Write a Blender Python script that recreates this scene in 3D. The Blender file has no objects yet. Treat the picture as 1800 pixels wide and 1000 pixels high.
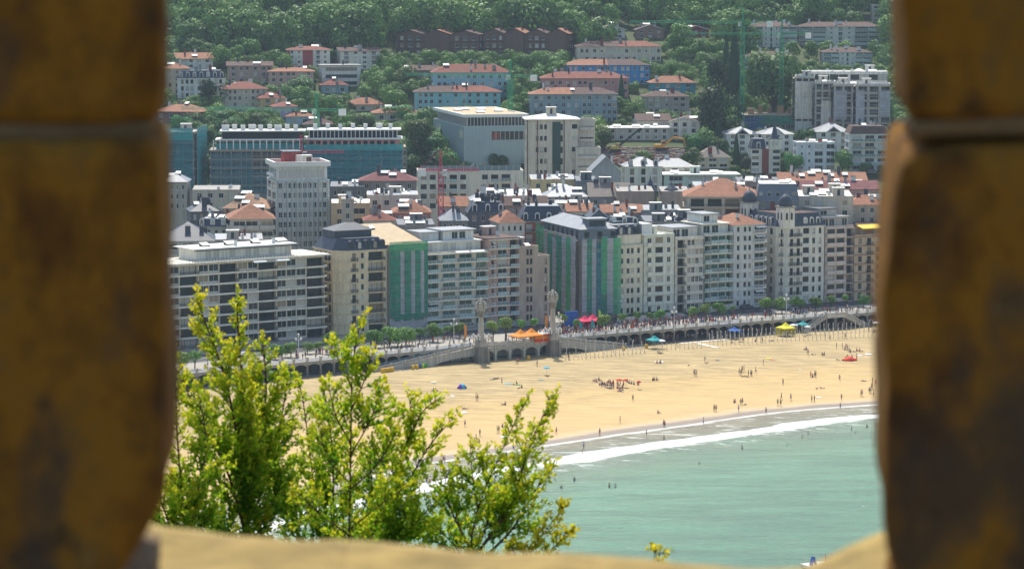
import bpy, bmesh, math, random
from math import sin, cos, tan, pi, radians, sqrt, atan2, hypot
from mathutils import Vector, Matrix, noise
R_ = random.Random(7)
S = bpy.context.scene
COL = S.collection
# ------------------------------------------------------------------ camera
F, H, YH = 5000.0, 112.0, -52.0            # focal length in photo pixels, eye height, horizon row
PITCH = math.atan((500-YH)/F)
cam = bpy.data.cameras.new('camera'); camo = bpy.data.objects.new('camera', cam); COL.objects.link(camo)
cam.lens = 100; cam.sensor_width = 36; cam.clip_start = 0.05; cam.clip_end = 20000
camo.location = (0, 0, H); camo.rotation_euler = (pi/2-PITCH, 0, 0)
cam.dof.use_dof = True; cam.dof.focus_distance = 780; cam.dof.aperture_fstop = 8.5
S.camera = camo
# ------------------------------------------------------------------ world, sun, exposure
SUN_EL, SUN_AZ = 54.0, -7.0                 # azimuth clockwise from +Y
w = bpy.data.worlds.new("World"); S.world = w; w.use_nodes = True
nt = w.node_tree; nt.nodes.clear()
sky = nt.nodes.new('ShaderNodeTexSky'); sky.sky_type = 'NISHITA'; sky.sun_disc = False
sky.sun_elevation = radians(SUN_EL); sky.sun_rotation = radians(SUN_AZ); sky.altitude = 100; sky.air_density = 1; sky.dust_density = 1.5
bg = nt.nodes.new('ShaderNodeBackground'); bg.inputs[1].default_value = 0.15
wo = nt.nodes.new('ShaderNodeOutputWorld')
nt.links.new(sky.outputs[0], bg.inputs[0]); nt.links.new(bg.outputs[0], wo.inputs[0])
sl = bpy.data.lights.new('sun', 'SUN'); sl.energy = 4.0; sl.angle = radians(0.5); sl.color = (1.0, 0.94, 0.84)
so = bpy.data.objects.new('sun', sl); COL.objects.link(so)
sd = Vector((sin(radians(SUN_AZ))*cos(radians(SUN_EL)), cos(radians(SUN_AZ))*cos(radians(SUN_EL)), sin(radians(SUN_EL))))
so.rotation_euler = sd.to_track_quat('Z', 'Y').to_euler(); so.location = (0, 0, 300)
S.view_settings.view_transform = 'Standard'; S.view_settings.look = 'None'
S.view_settings.exposure = 0.6; S.view_settings.gamma = 1; S.view_settings.use_curve_mapping = False
S.render.engine = 'CYCLES'
cy = S.cycles
cy.max_bounces = 6; cy.diffuse_bounces = 3; cy.glossy_bounces = 2; cy.transmission_bounces = 4; cy.volume_bounces = 0
cy.transparent_max_bounces = 10; cy.use_denoising = True; cy.use_adaptive_sampling = True; cy.adaptive_threshold = 0.02
cy.sample_clamp_indirect = 4; cy.caustics_reflective = False; cy.caustics_refractive = False
# ------------------------------------------------------------------ pixels of the photo <-> the place
def ray(px, py):
    a, b = (px-900)/F, -(py-500)/F
    return Vector((a, cos(PITCH)+b*sin(PITCH), -sin(PITCH)+b*cos(PITCH)))
def at_z(px, py, z=0.0):
    d = ray(px, py); t = (z-H)/d.z
    return Vector((d.x*t, d.y*t, z))
def at_Y(px, py, Y):
    d = ray(px, py); t = Y/d.y
    return Vector((d.x*t, Y, H+d.z*t))
def rail_y(X): return 793+.70*X-.0005*X*X if abs(X) < 250 else (793+.70*X-.0005*250*250-(abs(X)-250)*.25)
def lerp_tab(t, v):
    if v <= t[0][0]: return t[0][1]
    for (a, x), (b, y) in zip(t, t[1:]):
        if v <= b: return x+(y-x)*(v-a)/(b-a)
    return t[-1][1]
PROF = [(700, 8), (925, 8), (1000, 20), (1080, 33), (1130, 42), (1200, 52), (1280, 71), (1350, 84), (1420, 95), (1500, 103), (1700, 120), (2000, 140), (2600, 210), (3200, 260)]
def zt(X, Y):
    z = lerp_tab(PROF, Y)
    if Y > 1000: z += 1.2*sin(X*.03)*min(1, (Y-1000)/200)
    a = X/Y
    if a < -.085 and Y > 1380:                # the ridge drops to a valley on the left
        k = min(1, (-.085-a)/.035)
        cap = lerp_tab([(1380, 90), (1430, 84), (1500, 78), (1700, 40), (2200, 60), (2900, 170), (3600, 330)], Y)
        z = z*(1-k)+min(z, cap)*k if Y < 2600 else z*(1-k)+cap*k
    return z
def at_g(px, py):
    d = ray(px, py); t = 700.0
    while t < 4000:
        x, y, z = d.x*t, d.y*t, H+d.z*t
        if z <= zt(x, y): return Vector((x, y, zt(x, y)))
        t += 2.0
    return Vector((d.x*1500, 1500, 103))
# ------------------------------------------------------------------ materials
MATS = {}
def nodes(name):
    m = bpy.data.materials.new(name); m.use_nodes = True
    n = m.node_tree; p = n.nodes['Principled BSDF']; p.inputs['Specular IOR Level'].default_value = .3
    return m, n, p
def mat(name, rgb, rough=.85, var=.18, scale=.35, streak=0.0, metal=0, spec=.3, rnd=0.0, bump=0):
    if name in MATS: return MATS[name]
    m, n, p = nodes(name)
    L = n.links.new
    tc = n.nodes.new('ShaderNodeTexCoord')
    nz = n.nodes.new('ShaderNodeTexNoise'); nz.inputs['Scale'].default_value = scale; nz.inputs['Detail'].default_value = 6; nz.inputs['Roughness'].default_value = .65
    L(tc.outputs['Object'], nz.inputs['Vector'])
    mx = n.nodes.new('ShaderNodeMix'); mx.data_type = 'RGBA'
    mx.inputs[6].default_value = (*[c*(1-var*1.5) for c in rgb], 1); mx.inputs[7].default_value = (*[min(1, c*(1+var*1.2)) for c in rgb], 1)
    L(nz.outputs[0], mx.inputs[0]); out = mx.outputs[2]
    if streak:
        mp = n.nodes.new('ShaderNodeMapping'); mp.inputs['Scale'].default_value = (1.6, 1.6, .12); L(tc.outputs['Object'], mp.inputs[0])
        n2 = n.nodes.new('ShaderNodeTexNoise'); n2.inputs['Scale'].default_value = 1.0; n2.inputs['Detail'].default_value = 4; L(mp.outputs[0], n2.inputs['Vector'])
        mr = n.nodes.new('ShaderNodeMapRange'); mr.inputs[1].default_value = .35; mr.inputs[2].default_value = .7; mr.inputs[3].default_value = 1; mr.inputs[4].default_value = 1-streak; L(n2.outputs[0], mr.inputs[0])
        ml = n.nodes.new('ShaderNodeMix'); ml.data_type = 'RGBA'; ml.blend_type = 'MULTIPLY'; ml.inputs[0].default_value = 1; L(out, ml.inputs[6]); L(mr.outputs[0], ml.inputs[7]); out = ml.outputs[2]
    if rnd:
        oi = n.nodes.new('ShaderNodeObjectInfo'); hs = n.nodes.new('ShaderNodeHueSaturation')
        r1 = n.nodes.new('ShaderNodeMapRange'); r1.inputs[3].default_value = 1-rnd; r1.inputs[4].default_value = 1+rnd; L(oi.outputs['Random'], r1.inputs[0]); L(r1.outputs[0], hs.inputs['Value'])
        r2 = n.nodes.new('ShaderNodeMapRange'); r2.inputs[3].default_value = .5+rnd*.06; r2.inputs[4].default_value = .5-rnd*.06; L(oi.outputs['Random'], r2.inputs[0]); L(r2.outputs[0], hs.inputs['Hue'])
        L(out, hs.inputs['Color']); out = hs.outputs[0]
    L(out, p.inputs['Base Color'])
    if bump:
        bp = n.nodes.new('ShaderNodeBump'); bp.inputs['Strength'].default_value = bump; bp.inputs['Distance'].default_value = .05; L(nz.outputs[0], bp.inputs['Height']); L(bp.outputs[0], p.inputs['Normal'])
    p.inputs['Roughness'].default_value = rough; p.inputs['Metallic'].default_value = metal; p.inputs['Specular IOR Level'].default_value = spec
    MATS[name] = m; return m
def wallm(r, g, b):
    k = 1.38; return mat('wall_%02d_%02d_%02d' % (r*100, g*100, b*100), (min(.8, r*k*1.03), min(.8, g*k), min(.8, b*k*.93)), .9, .13, .25, .32)
def tilem(name, rgb):
    if name in MATS: return MATS[name]
    m, n, p = nodes(name); L = n.links.new
    tc = n.nodes.new('ShaderNodeTexCoord')
    nz = n.nodes.new('ShaderNodeTexNoise'); nz.inputs['Scale'].default_value = .9; nz.inputs['Detail'].default_value = 8; nz.inputs['Roughness'].default_value = .75; L(tc.outputs['Object'], nz.inputs['Vector'])
    cr = n.nodes.new('ShaderNodeValToRGB'); e = cr.color_ramp.elements
    e[0].position = .3; e[0].color = (*[c*.5 for c in rgb], 1); e[1].position = .72; e[1].color = (*[min(1, c*1.35) for c in rgb], 1)
    L(nz.outputs[0], cr.inputs[0])
    wv = n.nodes.new('ShaderNodeTexWave'); wv.bands_direction = 'X'; wv.inputs['Scale'].default_value = 1.4; wv.inputs['Distortion'].default_value = 1; wv.inputs['Detail'].default_value = 2; L(tc.outputs['Object'], wv.inputs['Vector'])
    bp = n.nodes.new('ShaderNodeBump'); bp.inputs['Strength'].default_value = .5; bp.inputs['Distance'].default_value = .08; L(wv.outputs[0], bp.inputs['Height'])
    L(cr.outputs[0], p.inputs['Base Color']); L(bp.outputs[0], p.inputs['Normal']); p.inputs['Roughness'].default_value = .9
    MATS[name] = m; return m
def glassm(name, dark, pale, share):
    if name in MATS: return MATS[name]
    m, n, p = nodes(name); L = n.links.new
    oi = n.nodes.new('ShaderNodeObjectInfo')
    cr = n.nodes.new('ShaderNodeValToRGB'); cr.color_ramp.interpolation = 'CONSTANT'
    e = cr.color_ramp.elements; e[0].position = 0; e[0].color = (*dark, 1); e[1].position = 1-share; e[1].color = (*pale, 1)
    x = e.new((1-share)*.5); x.color = (*[c*2.0 for c in dark], 1); x = e.new(1-share*.4); x.color = (pale[0]*.6, pale[1]*.5, pale[2]*.4, 1)
    L(oi.outputs['Random'], cr.inputs[0]); L(cr.outputs[0], p.inputs['Base Color'])
    tc = n.nodes.new('ShaderNodeTexCoord'); nz = n.nodes.new('ShaderNodeTexNoise'); nz.inputs['Scale'].default_value = .8; L(tc.outputs['Object'], nz.inputs['Vector'])
    bp = n.nodes.new('ShaderNodeBump'); bp.inputs['Strength'].default_value = .15; bp.inputs['Distance'].default_value = .1; L(nz.outputs[0], bp.inputs['Height']); L(bp.outputs[0], p.inputs['Normal'])
    p.inputs['Roughness'].default_value = .1; p.inputs['Specular IOR Level'].default_value = .3
    MATS[name] = m; return m
def netm(name, rgb, alpha, ms=(.3, .3, 5)):
    if name in MATS: return MATS[name]
    m, n, p = nodes(name); L = n.links.new
    p.inputs['Roughness'].default_value = .7
    tc = n.nodes.new('ShaderNodeTexCoord'); nz = n.nodes.new('ShaderNodeTexNoise'); nz.inputs['Scale'].default_value = .6; nz.inputs['Detail'].default_value = 8; nz.inputs['Roughness'].default_value = .7; L(tc.outputs['Object'], nz.inputs['Vector'])
    mp = n.nodes.new('ShaderNodeMapping'); mp.inputs['Scale'].default_value = ms; L(tc.outputs['Object'], mp.inputs[0])
    n2 = n.nodes.new('ShaderNodeTexNoise'); n2.inputs['Scale'].default_value = .5; n2.inputs['Detail'].default_value = 3; L(mp.outputs[0], n2.inputs['Vector'])
    mx = n.nodes.new('ShaderNodeMix'); mx.data_type = 'RGBA'; mx.inputs[6].default_value = (*[c*.6 for c in rgb], 1); mx.inputs[7].default_value = (*[min(1, c*1.45) for c in rgb], 1); L(nz.outputs[0], mx.inputs[0]); L(mx.outputs[2], p.inputs['Base Color'])
    mr = n.nodes.new('ShaderNodeMapRange'); mr.inputs[1].default_value = .3; mr.inputs[2].default_value = .7; mr.inputs[3].default_value = max(0, alpha-.2); mr.inputs[4].default_value = min(1, alpha+.2); L(n2.outputs[0], mr.inputs[0]); L(mr.outputs[0], p.inputs['Alpha'])
    p.inputs['Emission Strength'].default_value = 0
    MATS[name] = m; return m
def leafm(name, rgb, rnd=.22, trans=.35, attr=None):
    if name in MATS: return MATS[name]
    m, n, p = nodes(name); L = n.links.new
    tc = n.nodes.new('ShaderNodeTexCoord'); nz = n.nodes.new('ShaderNodeTexNoise'); nz.inputs['Scale'].default_value = .5; nz.inputs['Detail'].default_value = 5; L(tc.outputs['Object'], nz.inputs['Vector'])
    oi = n.nodes.new('ShaderNodeObjectInfo'); hs = n.nodes.new('ShaderNodeHueSaturation')
    mx = n.nodes.new('ShaderNodeMix'); mx.data_type = 'RGBA'; mx.inputs[6].default_value = (rgb[0]*.55, rgb[1]*.6, rgb[2]*.8, 1); mx.inputs[7].default_value = (rgb[0]*1.6, rgb[1]*1.4, rgb[2]*1.1, 1); L(nz.outputs[0], mx.inputs[0])
    out = mx.outputs[2]
    if attr:
        at = n.nodes.new('ShaderNodeAttribute'); at.attribute_name = attr
        cr = n.nodes.new('ShaderNodeValToRGB'); e = cr.color_ramp.elements; e[0].position = 0; e[0].color = (.032, .11, .01, 1); e[1].position = 1; e[1].color = (.66, .55, .03, 1)
        x = e.new(.62); x.color = (.36, .5, .02, 1); x = e.new(.35); x.color = (.1, .27, .012, 1)
        L(at.outputs['Fac'], cr.inputs[0]); out = cr.outputs[0]
    r1 = n.nodes.new('ShaderNodeMapRange'); r1.inputs[3].default_value = 1-rnd*1.3; r1.inputs[4].default_value = 1+rnd*1.6; L(oi.outputs['Random'], r1.inputs[0])
    r2 = n.nodes.new('ShaderNodeMath'); r2.operation = 'MULTIPLY'; r2.inputs[1].default_value = 7.31; L(oi.outputs['Random'], r2.inputs[0]); fr = n.nodes.new('ShaderNodeMath'); fr.operation = 'FRACT'; L(r2.outputs[0], fr.inputs[0])
    r3 = n.nodes.new('ShaderNodeMapRange'); r3.inputs[3].default_value = .5+rnd*.12; r3.inputs[4].default_value = .5-rnd*.12; L(fr.outputs[0], r3.inputs[0])
    L(r1.outputs[0], hs.inputs['Value']); L(r3.outputs[0], hs.inputs['Hue']); L(out, hs.inputs['Color'])
    L(hs.outputs[0], p.inputs['Base Color']); p.inputs['Roughness'].default_value = .6; p.inputs['Specular IOR Level'].default_value = .25
    tr = n.nodes.new('ShaderNodeBsdfTranslucent'); L(hs.outputs[0], tr.inputs['Color'])
    ms = n.nodes.new('ShaderNodeMixShader'); ms.inputs[0].default_value = trans; L(p.outputs[0], ms.inputs[1]); L(tr.outputs[0], ms.inputs[2]); L(ms.outputs[0], n.nodes['Material Output'].inputs[0])
    MATS[name] = m; return m
WHITE = mat('white_paint', (.62, .62, .58), .7, .1); DARKF = mat('dark_frame', (.035, .04, .045), .5, .1)
GREY = mat('grey_render', (.3, .3, .29), .9, .15, .3, .3); CONC = mat('concrete', (.42, .4, .36), .9, .2, .4, .35)
SLATE = mat('slate', (.05, .062, .082), .55, .3, .6); SLATEL = mat('zinc_roof', (.27, .29, .3), .5, .2, .3, .2)
LIGHTROOF = mat('pale_roof_sheet', (.72, .7, .62), .7, .12, .5); SANDROOF = mat('sand_coloured_roof', (.5, .38, .22), .8, .15, .3, .2)
ORANGE = tilem('clay_tiles', (.33, .15, .085)); REDT = tilem('red_tiles', (.24, .085, .055)); BROWNT = tilem('brown_tiles', (.125, .075, .06))
GLASS = glassm('window_glass', (.012, .018, .02), (.46, .44, .38), .34)
GGLASS = glassm('green_window_glass', (.018, .06, .052), (.2, .28, .22), .25)
SHADE = mat('dark_interior', (.02, .022, .024), .9, .2)
RAILD = mat('dark_iron', (.045, .05, .055), .5, .1, metal=.3); RAILW = mat('white_iron', (.75, .76, .75), .5, .05)
RAILG = glassm('balcony_glass', (.16, .22, .21), (.3, .36, .34), .3)
STONE = mat('pale_stone', (.4, .37, .3), .9, .25, .6, .35, bump=.3); BRICK = mat('brown_brick', (.16, .085, .065), .9, .25, .8, .2); REDB = mat('red_brick', (.26, .07, .05), .9, .25, .8, .2)
# ------------------------------------------------------------------ mesh builder
class MB:
    def __init__(s, *mats): s.v = []; s.f = []; s.m = []; s.mats = list(mats)
    def mi(s, m):
        if m is None: return 0
        if isinstance(m, int): return m
        if m not in s.mats: s.mats.append(m)
        return s.mats.index(m)
    def face(s, pts, m=0):
        i = len(s.v); s.v += [tuple(p) for p in pts]; s.f.append(tuple(range(i, i+len(pts)))); s.m.append(s.mi(m))
    def box(s, x0, x1, y0, y1, z0, z1, m=0, T=None):
        P = [(x, y, z) for z in (z0, z1) for (x, y) in ((x0, y0), (x1, y0), (x1, y1), (x0, y1))]
        if T: P = [T(p) for p in P]
        i = len(s.v); s.v += P; k = s.mi(m)
        for f in ((0, 3, 2, 1), (4, 5, 6, 7), (0, 1, 5, 4), (1, 2, 6, 5), (2, 3, 7, 6), (3, 0, 4, 7)): s.f.append(tuple(i+j for j in f)); s.m.append(k)
    def bar(s, a, b, r=.05, m=0, n=4, r2=None):
        a, b = Vector(a), Vector(b); d = (b-a)
        if d.length < 1e-6: return
        d.normalize(); u = d.orthogonal().normalized(); w_ = d.cross(u); r2 = r if r2 is None else r2
        i = len(s.v); k = s.mi(m)
        for q in range(n):
            t = 2*pi*(q+.5)/n; s.v.append(tuple(a+(u*cos(t)+w_*sin(t))*r))
        for q in range(n):
            t = 2*pi*(q+.5)/n; s.v.append(tuple(b+(u*cos(t)+w_*sin(t))*r2))
        for q in range(n): s.f.append((i+q, i+(q+1) % n, i+n+(q+1) % n, i+n+q)); s.m.append(k)
        s.f.append(tuple(i+n+q for q in range(n))); s.m.append(k); s.f.append(tuple(i+n-1-q for q in range(n))); s.m.append(k)
    def lathe(s, prof, c=(0, 0, 0), n=10, m=0):
        i = len(s.v); k = s.mi(m)
        for (r, z) in prof:
            for q in range(n): t = 2*pi*q/n; s.v.append((c[0]+r*cos(t), c[1]+r*sin(t), c[2]+z))
        for j in range(len(prof)-1):
            for q in range(n): s.f.append((i+j*n+q, i+j*n+(q+1) % n, i+(j+1)*n+(q+1) % n, i+(j+1)*n+q)); s.m.append(k)
        s.f.append(tuple(i+(len(prof)-1)*n+q for q in range(n))); s.m.append(k)
    def poly(s, pts2, z0, z1, m=0, mtop=None):          # prism over a CCW polygon
        n = len(pts2)
        for a in range(n):
            p, q = pts2[a], pts2[(a+1) % n]; s.face([(*p, z0), (*q, z0), (*q, z1), (*p, z1)], m)
        s.face([(*p, z1) for p in pts2], m if mtop is None else mtop); s.face([(*p, z0) for p in reversed(pts2)], m)
    def loft(s, A, za, B, zb, m=0):
        n = len(A)
        for a in range(n):
            b = (a+1) % n; s.face([(*A[a], za), (*A[b], za), (*B[b], zb), (*B[a], zb)], m)
    def xz(s, pts, y0, y1, m=0):                          # outline in x,z (CCW seen from -y) pushed along y
        n = len(pts); s.face([(x, y0, z) for x, z in pts], m); s.face([(x, y1, z) for x, z in reversed(pts)], m)
        for a in range(n):
            p, q = pts[a], pts[(a+1) % n]; s.face([(p[0], y1, p[1]), (q[0], y1, q[1]), (q[0], y0, q[1]), (p[0], y0, p[1])], m)
    def mesh(s, name, smooth=False):
        me = bpy.data.meshes.new(name); me.from_pydata(s.v, [], s.f)
        for m in s.mats: me.materials.append(m)
        if len(s.mats) > 1: me.polygons.foreach_set('material_index', s.m)
        if smooth: me.polygons.foreach_set('use_smooth', [True]*len(s.f))
        me.update(); return me
    def build(s, name, parent=None, smooth=False, **kw):
        return link(s.mesh(name, smooth), name, parent, **kw)
def link(me, name, parent=None, loc=None, rz=None, **kw):
    o = bpy.data.objects.new(name, me); COL.objects.link(o)
    if parent: o.parent = parent
    if loc is not None: o.location = loc
    if rz is not None: o.rotation_euler = (0, 0, rz)
    for k, v in kw.items(): o[k] = v
    return o
def thing(name, label, cat, loc=(0, 0, 0), rz=0.0, group=None):
    o = bpy.data.objects.new(name, None); COL.objects.link(o); o.empty_display_size = .5
    o.location = loc; o.rotation_euler = (0, 0, rz); o['label'] = label; o['category'] = cat
    if group: o['group'] = group
    return o
def tag(o, label, cat, group=None):
    o['label'] = label; o['category'] = cat
    if group: o['group'] = group
    return o
def copy_tree(o, loc=None, rz=None, label=None, parent=None, group=None, sc=None):
    c = o.copy(); COL.objects.link(c); c.parent = parent
    if loc is not None: c.location = loc
    if rz is not None: c.rotation_euler = (0, 0, rz)
    if label: c['label'] = label
    if group: c['group'] = group
    if sc: c.scale = sc
    for ch in o.children: copy_tree(ch, parent=c)
    return c
# ------------------------------------------------------------------ the shore line
SH = [(2300, 660), (1900, 683), (1540, 710), (1438, 717), (1334, 727), (1235, 742), (1165, 752), (1083, 763), (952, 783), (900, 791), (757, 812), (640, 838), (500, 872), (300, 925), (0, 1010), (-500, 1150)]
SHW = [at_z(x, y, 0) for x, y in SH]
def shore_d(X, Y):                            # signed distance to the water's edge, positive on the sand
    best = 1e9; sg = 1
    for a, b in zip(SHW, SHW[1:]):
        dx, dy = b.x-a.x, b.y-a.y; t = max(0, min(1, ((X-a.x)*dx+(Y-a.y)*dy)/(dx*dx+dy*dy)))
        qx, qy = a.x+dx*t, a.y+dy*t; d = (X-qx)**2+(Y-qy)**2
        if d < best: best = d; sg = 1 if dx*(Y-qy)-dy*(X-qx) < 0 else -1
    return sqrt(best)*sg
def beach_z(X, Y):
    d = shore_d(X, Y)
    if d < 0: return max(-6, d*.045)
    return min(4.0, 4.0*min(1, d/85.0)**.85)
def grid_obj(name, mt, pts, nx, ny, attr=None, **kw):
    f = [(j*nx+i, j*nx+i+1, (j+1)*nx+i+1, (j+1)*nx+i) for j in range(ny-1) for i in range(nx-1)]
    me = bpy.data.meshes.new(name); me.from_pydata(pts, [], f); me.materials.append(mt)
    me.polygons.foreach_set('use_smooth', [True]*len(f))
    if attr:
        a = me.attributes.new('shore', 'FLOAT', 'POINT'); a.data.foreach_set('value', attr)
    me.update(); return link(me, name, None, **kw)
# sand
def sand_mat():
    m, n, p = nodes('sand'); L = n.links.new
    at = n.nodes.new('ShaderNodeAttribute'); at.attribute_name = 'shore'
    tc = n.nodes.new('ShaderNodeTexCoord')
    n1 = n.nodes.new('ShaderNodeTexNoise'); n1.inputs['Scale'].default_value = .05; n1.inputs['Detail'].default_value = 8; n1.inputs['Roughness'].default_value = .6; L(tc.outputs['Object'], n1.inputs['Vector'])
    mp = n.nodes.new('ShaderNodeMapping'); mp.inputs['Rotation'].default_value = (0, 0, radians(-35)); mp.inputs['Scale'].default_value = (.25, 1.1, 1); L(tc.outputs['Object'], mp.inputs[0])
    n2 = n.nodes.new('ShaderNodeTexNoise'); n2.inputs['Scale'].default_value = .42; n2.inputs['Detail'].default_value = 9; n2.inputs['Roughness'].default_value = .75; L(mp.outputs[0], n2.inputs['Vector'])
    ad = n.nodes.new('ShaderNodeMath'); ad.operation = 'MULTIPLY_ADD'; ad.inputs[1].default_value = 5; L(n1.outputs[0], ad.inputs[0]); L(at.outputs['Fac'], ad.inputs[2])
    # wet: near the edge; smooth packed sand; trampled dry sand far from the water
    c1 = n.nodes.new('ShaderNodeValToRGB'); e = c1.color_ramp.elements
    mr = n.nodes.new('ShaderNodeMapRange'); mr.inputs[1].default_value = 0; mr.inputs[2].default_value = 100; L(ad.outputs[0], mr.inputs[0]); L(mr.outputs[0], c1.inputs[0])
    e[0].position = 0; e[0].color = (.22, .155, .085, 1); e[1].position = 1; e[1].color = (.46, .345, .165, 1)
    for pos, col in ((.055, (.25, .175, .095, 1)), (.068, (.42, .3, .15, 1)), (.09, (.5, .355, .155, 1)), (.45, (.52, .365, .15, 1)), (.62, (.48, .355, .165, 1))):
        x = e.new(pos); x.color = col
    mr2 = n.nodes.new('ShaderNodeMapRange'); mr2.inputs[1].default_value = .3; mr2.inputs[2].default_value = .75; mr2.inputs[3].default_value = .42; mr2.inputs[4].default_value = 1.3; L(n2.outputs[0], mr2.inputs[0])
    fd = n.nodes.new('ShaderNodeMapRange'); fd.inputs[1].default_value = 25; fd.inputs[2].default_value = 60; fd.inputs[3].default_value = .35; L(ad.outputs[0], fd.inputs[0])
    ml = n.nodes.new('ShaderNodeMix'); ml.data_type = 'RGBA'; ml.blend_type = 'MULTIPLY'; L(fd.outputs[0], ml.inputs[0]); L(c1.outputs[0], ml.inputs[6]); L(mr2.outputs[0], ml.inputs[7])
    L(ml.outputs[2], p.inputs['Base Color'])
    bp = n.nodes.new('ShaderNodeBump'); bp.inputs['Distance'].default_value = .35; L(n2.outputs[0], bp.inputs['Height']); L(fd.outputs[0], bp.inputs['Strength']); L(bp.outputs[0], p.inputs['Normal'])
    rr = n.nodes.new('ShaderNodeMapRange'); rr.inputs[1].default_value = 5; rr.inputs[2].default_value = 11; rr.inputs[3].default_value = .35; rr.inputs[4].default_value = .9; L(ad.outputs[0], rr.inputs[0]); L(rr.outputs[0], p.inputs['Roughness'])
    return m
nx, ny = 150, 90; pts = []; at = []
for j in range(ny):
    for i in range(nx):
        X = -420+i*840/(nx-1); v = j/(ny-1); Y = 440+(rail_y(X)+8-440)*v
        d = shore_d(X, Y); at.append(d)
        z = max(-6, d*.045) if d < 0 else min(4.0, 4.0*min(1, d/85.0)**.85)
        pts.append((X, Y, z+.12*noise.noise((X*.06, Y*.06, 0))*(1 if d > 12 else 0)))
grid_obj('beach_sand', sand_mat(), pts, nx, ny, at, kind='structure')
# water
def water_mat():
    m, n, p = nodes('sea_water'); L = n.links.new
    at = n.nodes.new('ShaderNodeAttribute'); at.attribute_name = 'shore'
    tc = n.nodes.new('ShaderNodeTexCoord')
    mp = n.nodes.new('ShaderNodeMapping'); mp.inputs['Rotation'].default_value = (0, 0, radians(-33)); mp.inputs['Scale'].default_value = (.35, 1, 1); L(tc.outputs['Object'], mp.inputs[0])
    def noi(sc, det, ro=.6):
        q = n.nodes.new('ShaderNodeTexNoise'); q.inputs['Scale'].default_value = sc; q.inputs['Detail'].default_value = det; q.inputs['Roughness'].default_value = ro; L(mp.outputs[0], q.inputs['Vector']); return q.outputs[0]
    def mth(op, a, b=None, c=None):
        q = n.nodes.new('ShaderNodeMath'); q.operation = op
        for k, v in enumerate((a, b, c)):
            if v is None: continue
            if isinstance(v, (int, float)): q.inputs[k].default_value = v
            else: L(v, q.inputs[k])
        return q.outputs[0]
    big, mid, fine = noi(.035, 4), noi(.28, 9, .7), noi(1.6, 5, .6)
    dist = mth('MULTIPLY', at.outputs['Fac'], -1)
    def ramp(x, a, b, lo=0, hi=1):
        q = n.nodes.new('ShaderNodeMapRange'); q.interpolation_type = 'SMOOTHSTEP'; L(x, q.inputs[0])
        for k, v in zip((1, 2, 3, 4), (a, b, lo, hi)): q.inputs[k].default_value = v
        return q.outputs[0]
    wob = mth('MULTIPLY_ADD', big, 9, mth('SUBTRACT', dist, 4.5))
    wf = mth('ADD', wob, mth('MULTIPLY_ADD', mid, 15, -7.5))
    band = mth('MULTIPLY', ramp(mth('ADD', wob, mth('MULTIPLY_ADD', mid, 2.5, -1.2)), 14.5, 15.8), ramp(wf, 21.5, 26, 1, 0))
    ragged = mth('MULTIPLY', mth('MULTIPLY', ramp(wf, 23, 27), ramp(wf, 27, 34, 1, 0)), ramp(mid, .53, .62, 0, .5))
    edge = mth('MULTIPLY', ramp(mth('ADD', dist, mth('MULTIPLY_ADD', mid, 3, -1.5)), -.4, .3), ramp(mth('ADD', dist, mth('MULTIPLY_ADD', mid, 5, -2.5)), 1.0, 3.0, .6, 0))
    specks = mth('MULTIPLY', mth('MULTIPLY', ramp(dist, 1.5, 6), ramp(dist, 12, 15, 1, 0)), ramp(mid, .5, .64, 0, .45))
    glint_caps = mth('MULTIPLY', ramp(noi(.55, 3, .7), .735, .76), ramp(dist, 30, 45)); lace = ramp(fine, .3, .6, .72, 1); foam = mth('MINIMUM', 1, mth('MULTIPLY', lace, mth('ADD', mth('ADD', mth('ADD', band, glint_caps), ragged), mth('ADD', edge, specks))))  # white specks offshore paint sun glints into the colour, with a few whitecaps
    cr = n.nodes.new('ShaderNodeValToRGB'); e = cr.color_ramp.elements
    L(ramp(mth('ADD', dist, mth('MULTIPLY_ADD', big, 40, -20)), 0, 110), cr.inputs[0])
    e[0].position = 0; e[0].color = (.24, .21, .12, 1); e[1].position = 1; e[1].color = (.085, .21, .125, 1)
    for pos, col in ((.07, (.17, .195, .12, 1)), (.22, (.13, .22, .12, 1)), (.5, (.115, .25, .145, 1))): x = e.new(pos); x.color = col
    # darker swell lines
    sw = n.nodes.new('ShaderNodeMix'); sw.data_type = 'RGBA'; sw.blend_type = 'MULTIPLY'; sw.inputs[0].default_value = 1
    L(cr.outputs[0], sw.inputs[6]); L(mth('MULTIPLY', ramp(noi(.09, 5, .6), .3, .7, .78, 1.14), ramp(fine, .3, .7, .8, 1.16)), sw.inputs[7])
    mx = n.nodes.new('ShaderNodeMix'); mx.data_type = 'RGBA'; L(foam, mx.inputs[0]); L(sw.outputs[2], mx.inputs[6]); mx.inputs[7].default_value = (.82, .83, .8, 1)
    L(mx.outputs[2], p.inputs['Base Color'])
    L(ramp(foam, 0, 1, .2, .9), p.inputs['Roughness']); p.inputs['IOR'].default_value = 1.33; p.inputs['Specular IOR Level'].default_value = .35
    hgt = mth('ADD', mth('MULTIPLY', mid, 1.1), mth('ADD', mth('MULTIPLY', fine, .6), mth('MULTIPLY', noi(.12, 2), 1.5)))
    bp = n.nodes.new('ShaderNodeBump'); bp.inputs['Strength'].default_value = 1.0; bp.inputs['Distance'].default_value = .7; L(hgt, bp.inputs['Height']); L(bp.outputs[0], p.inputs['Normal'])
    return m
nx, ny = 170, 120; pts = []; at = []
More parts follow.
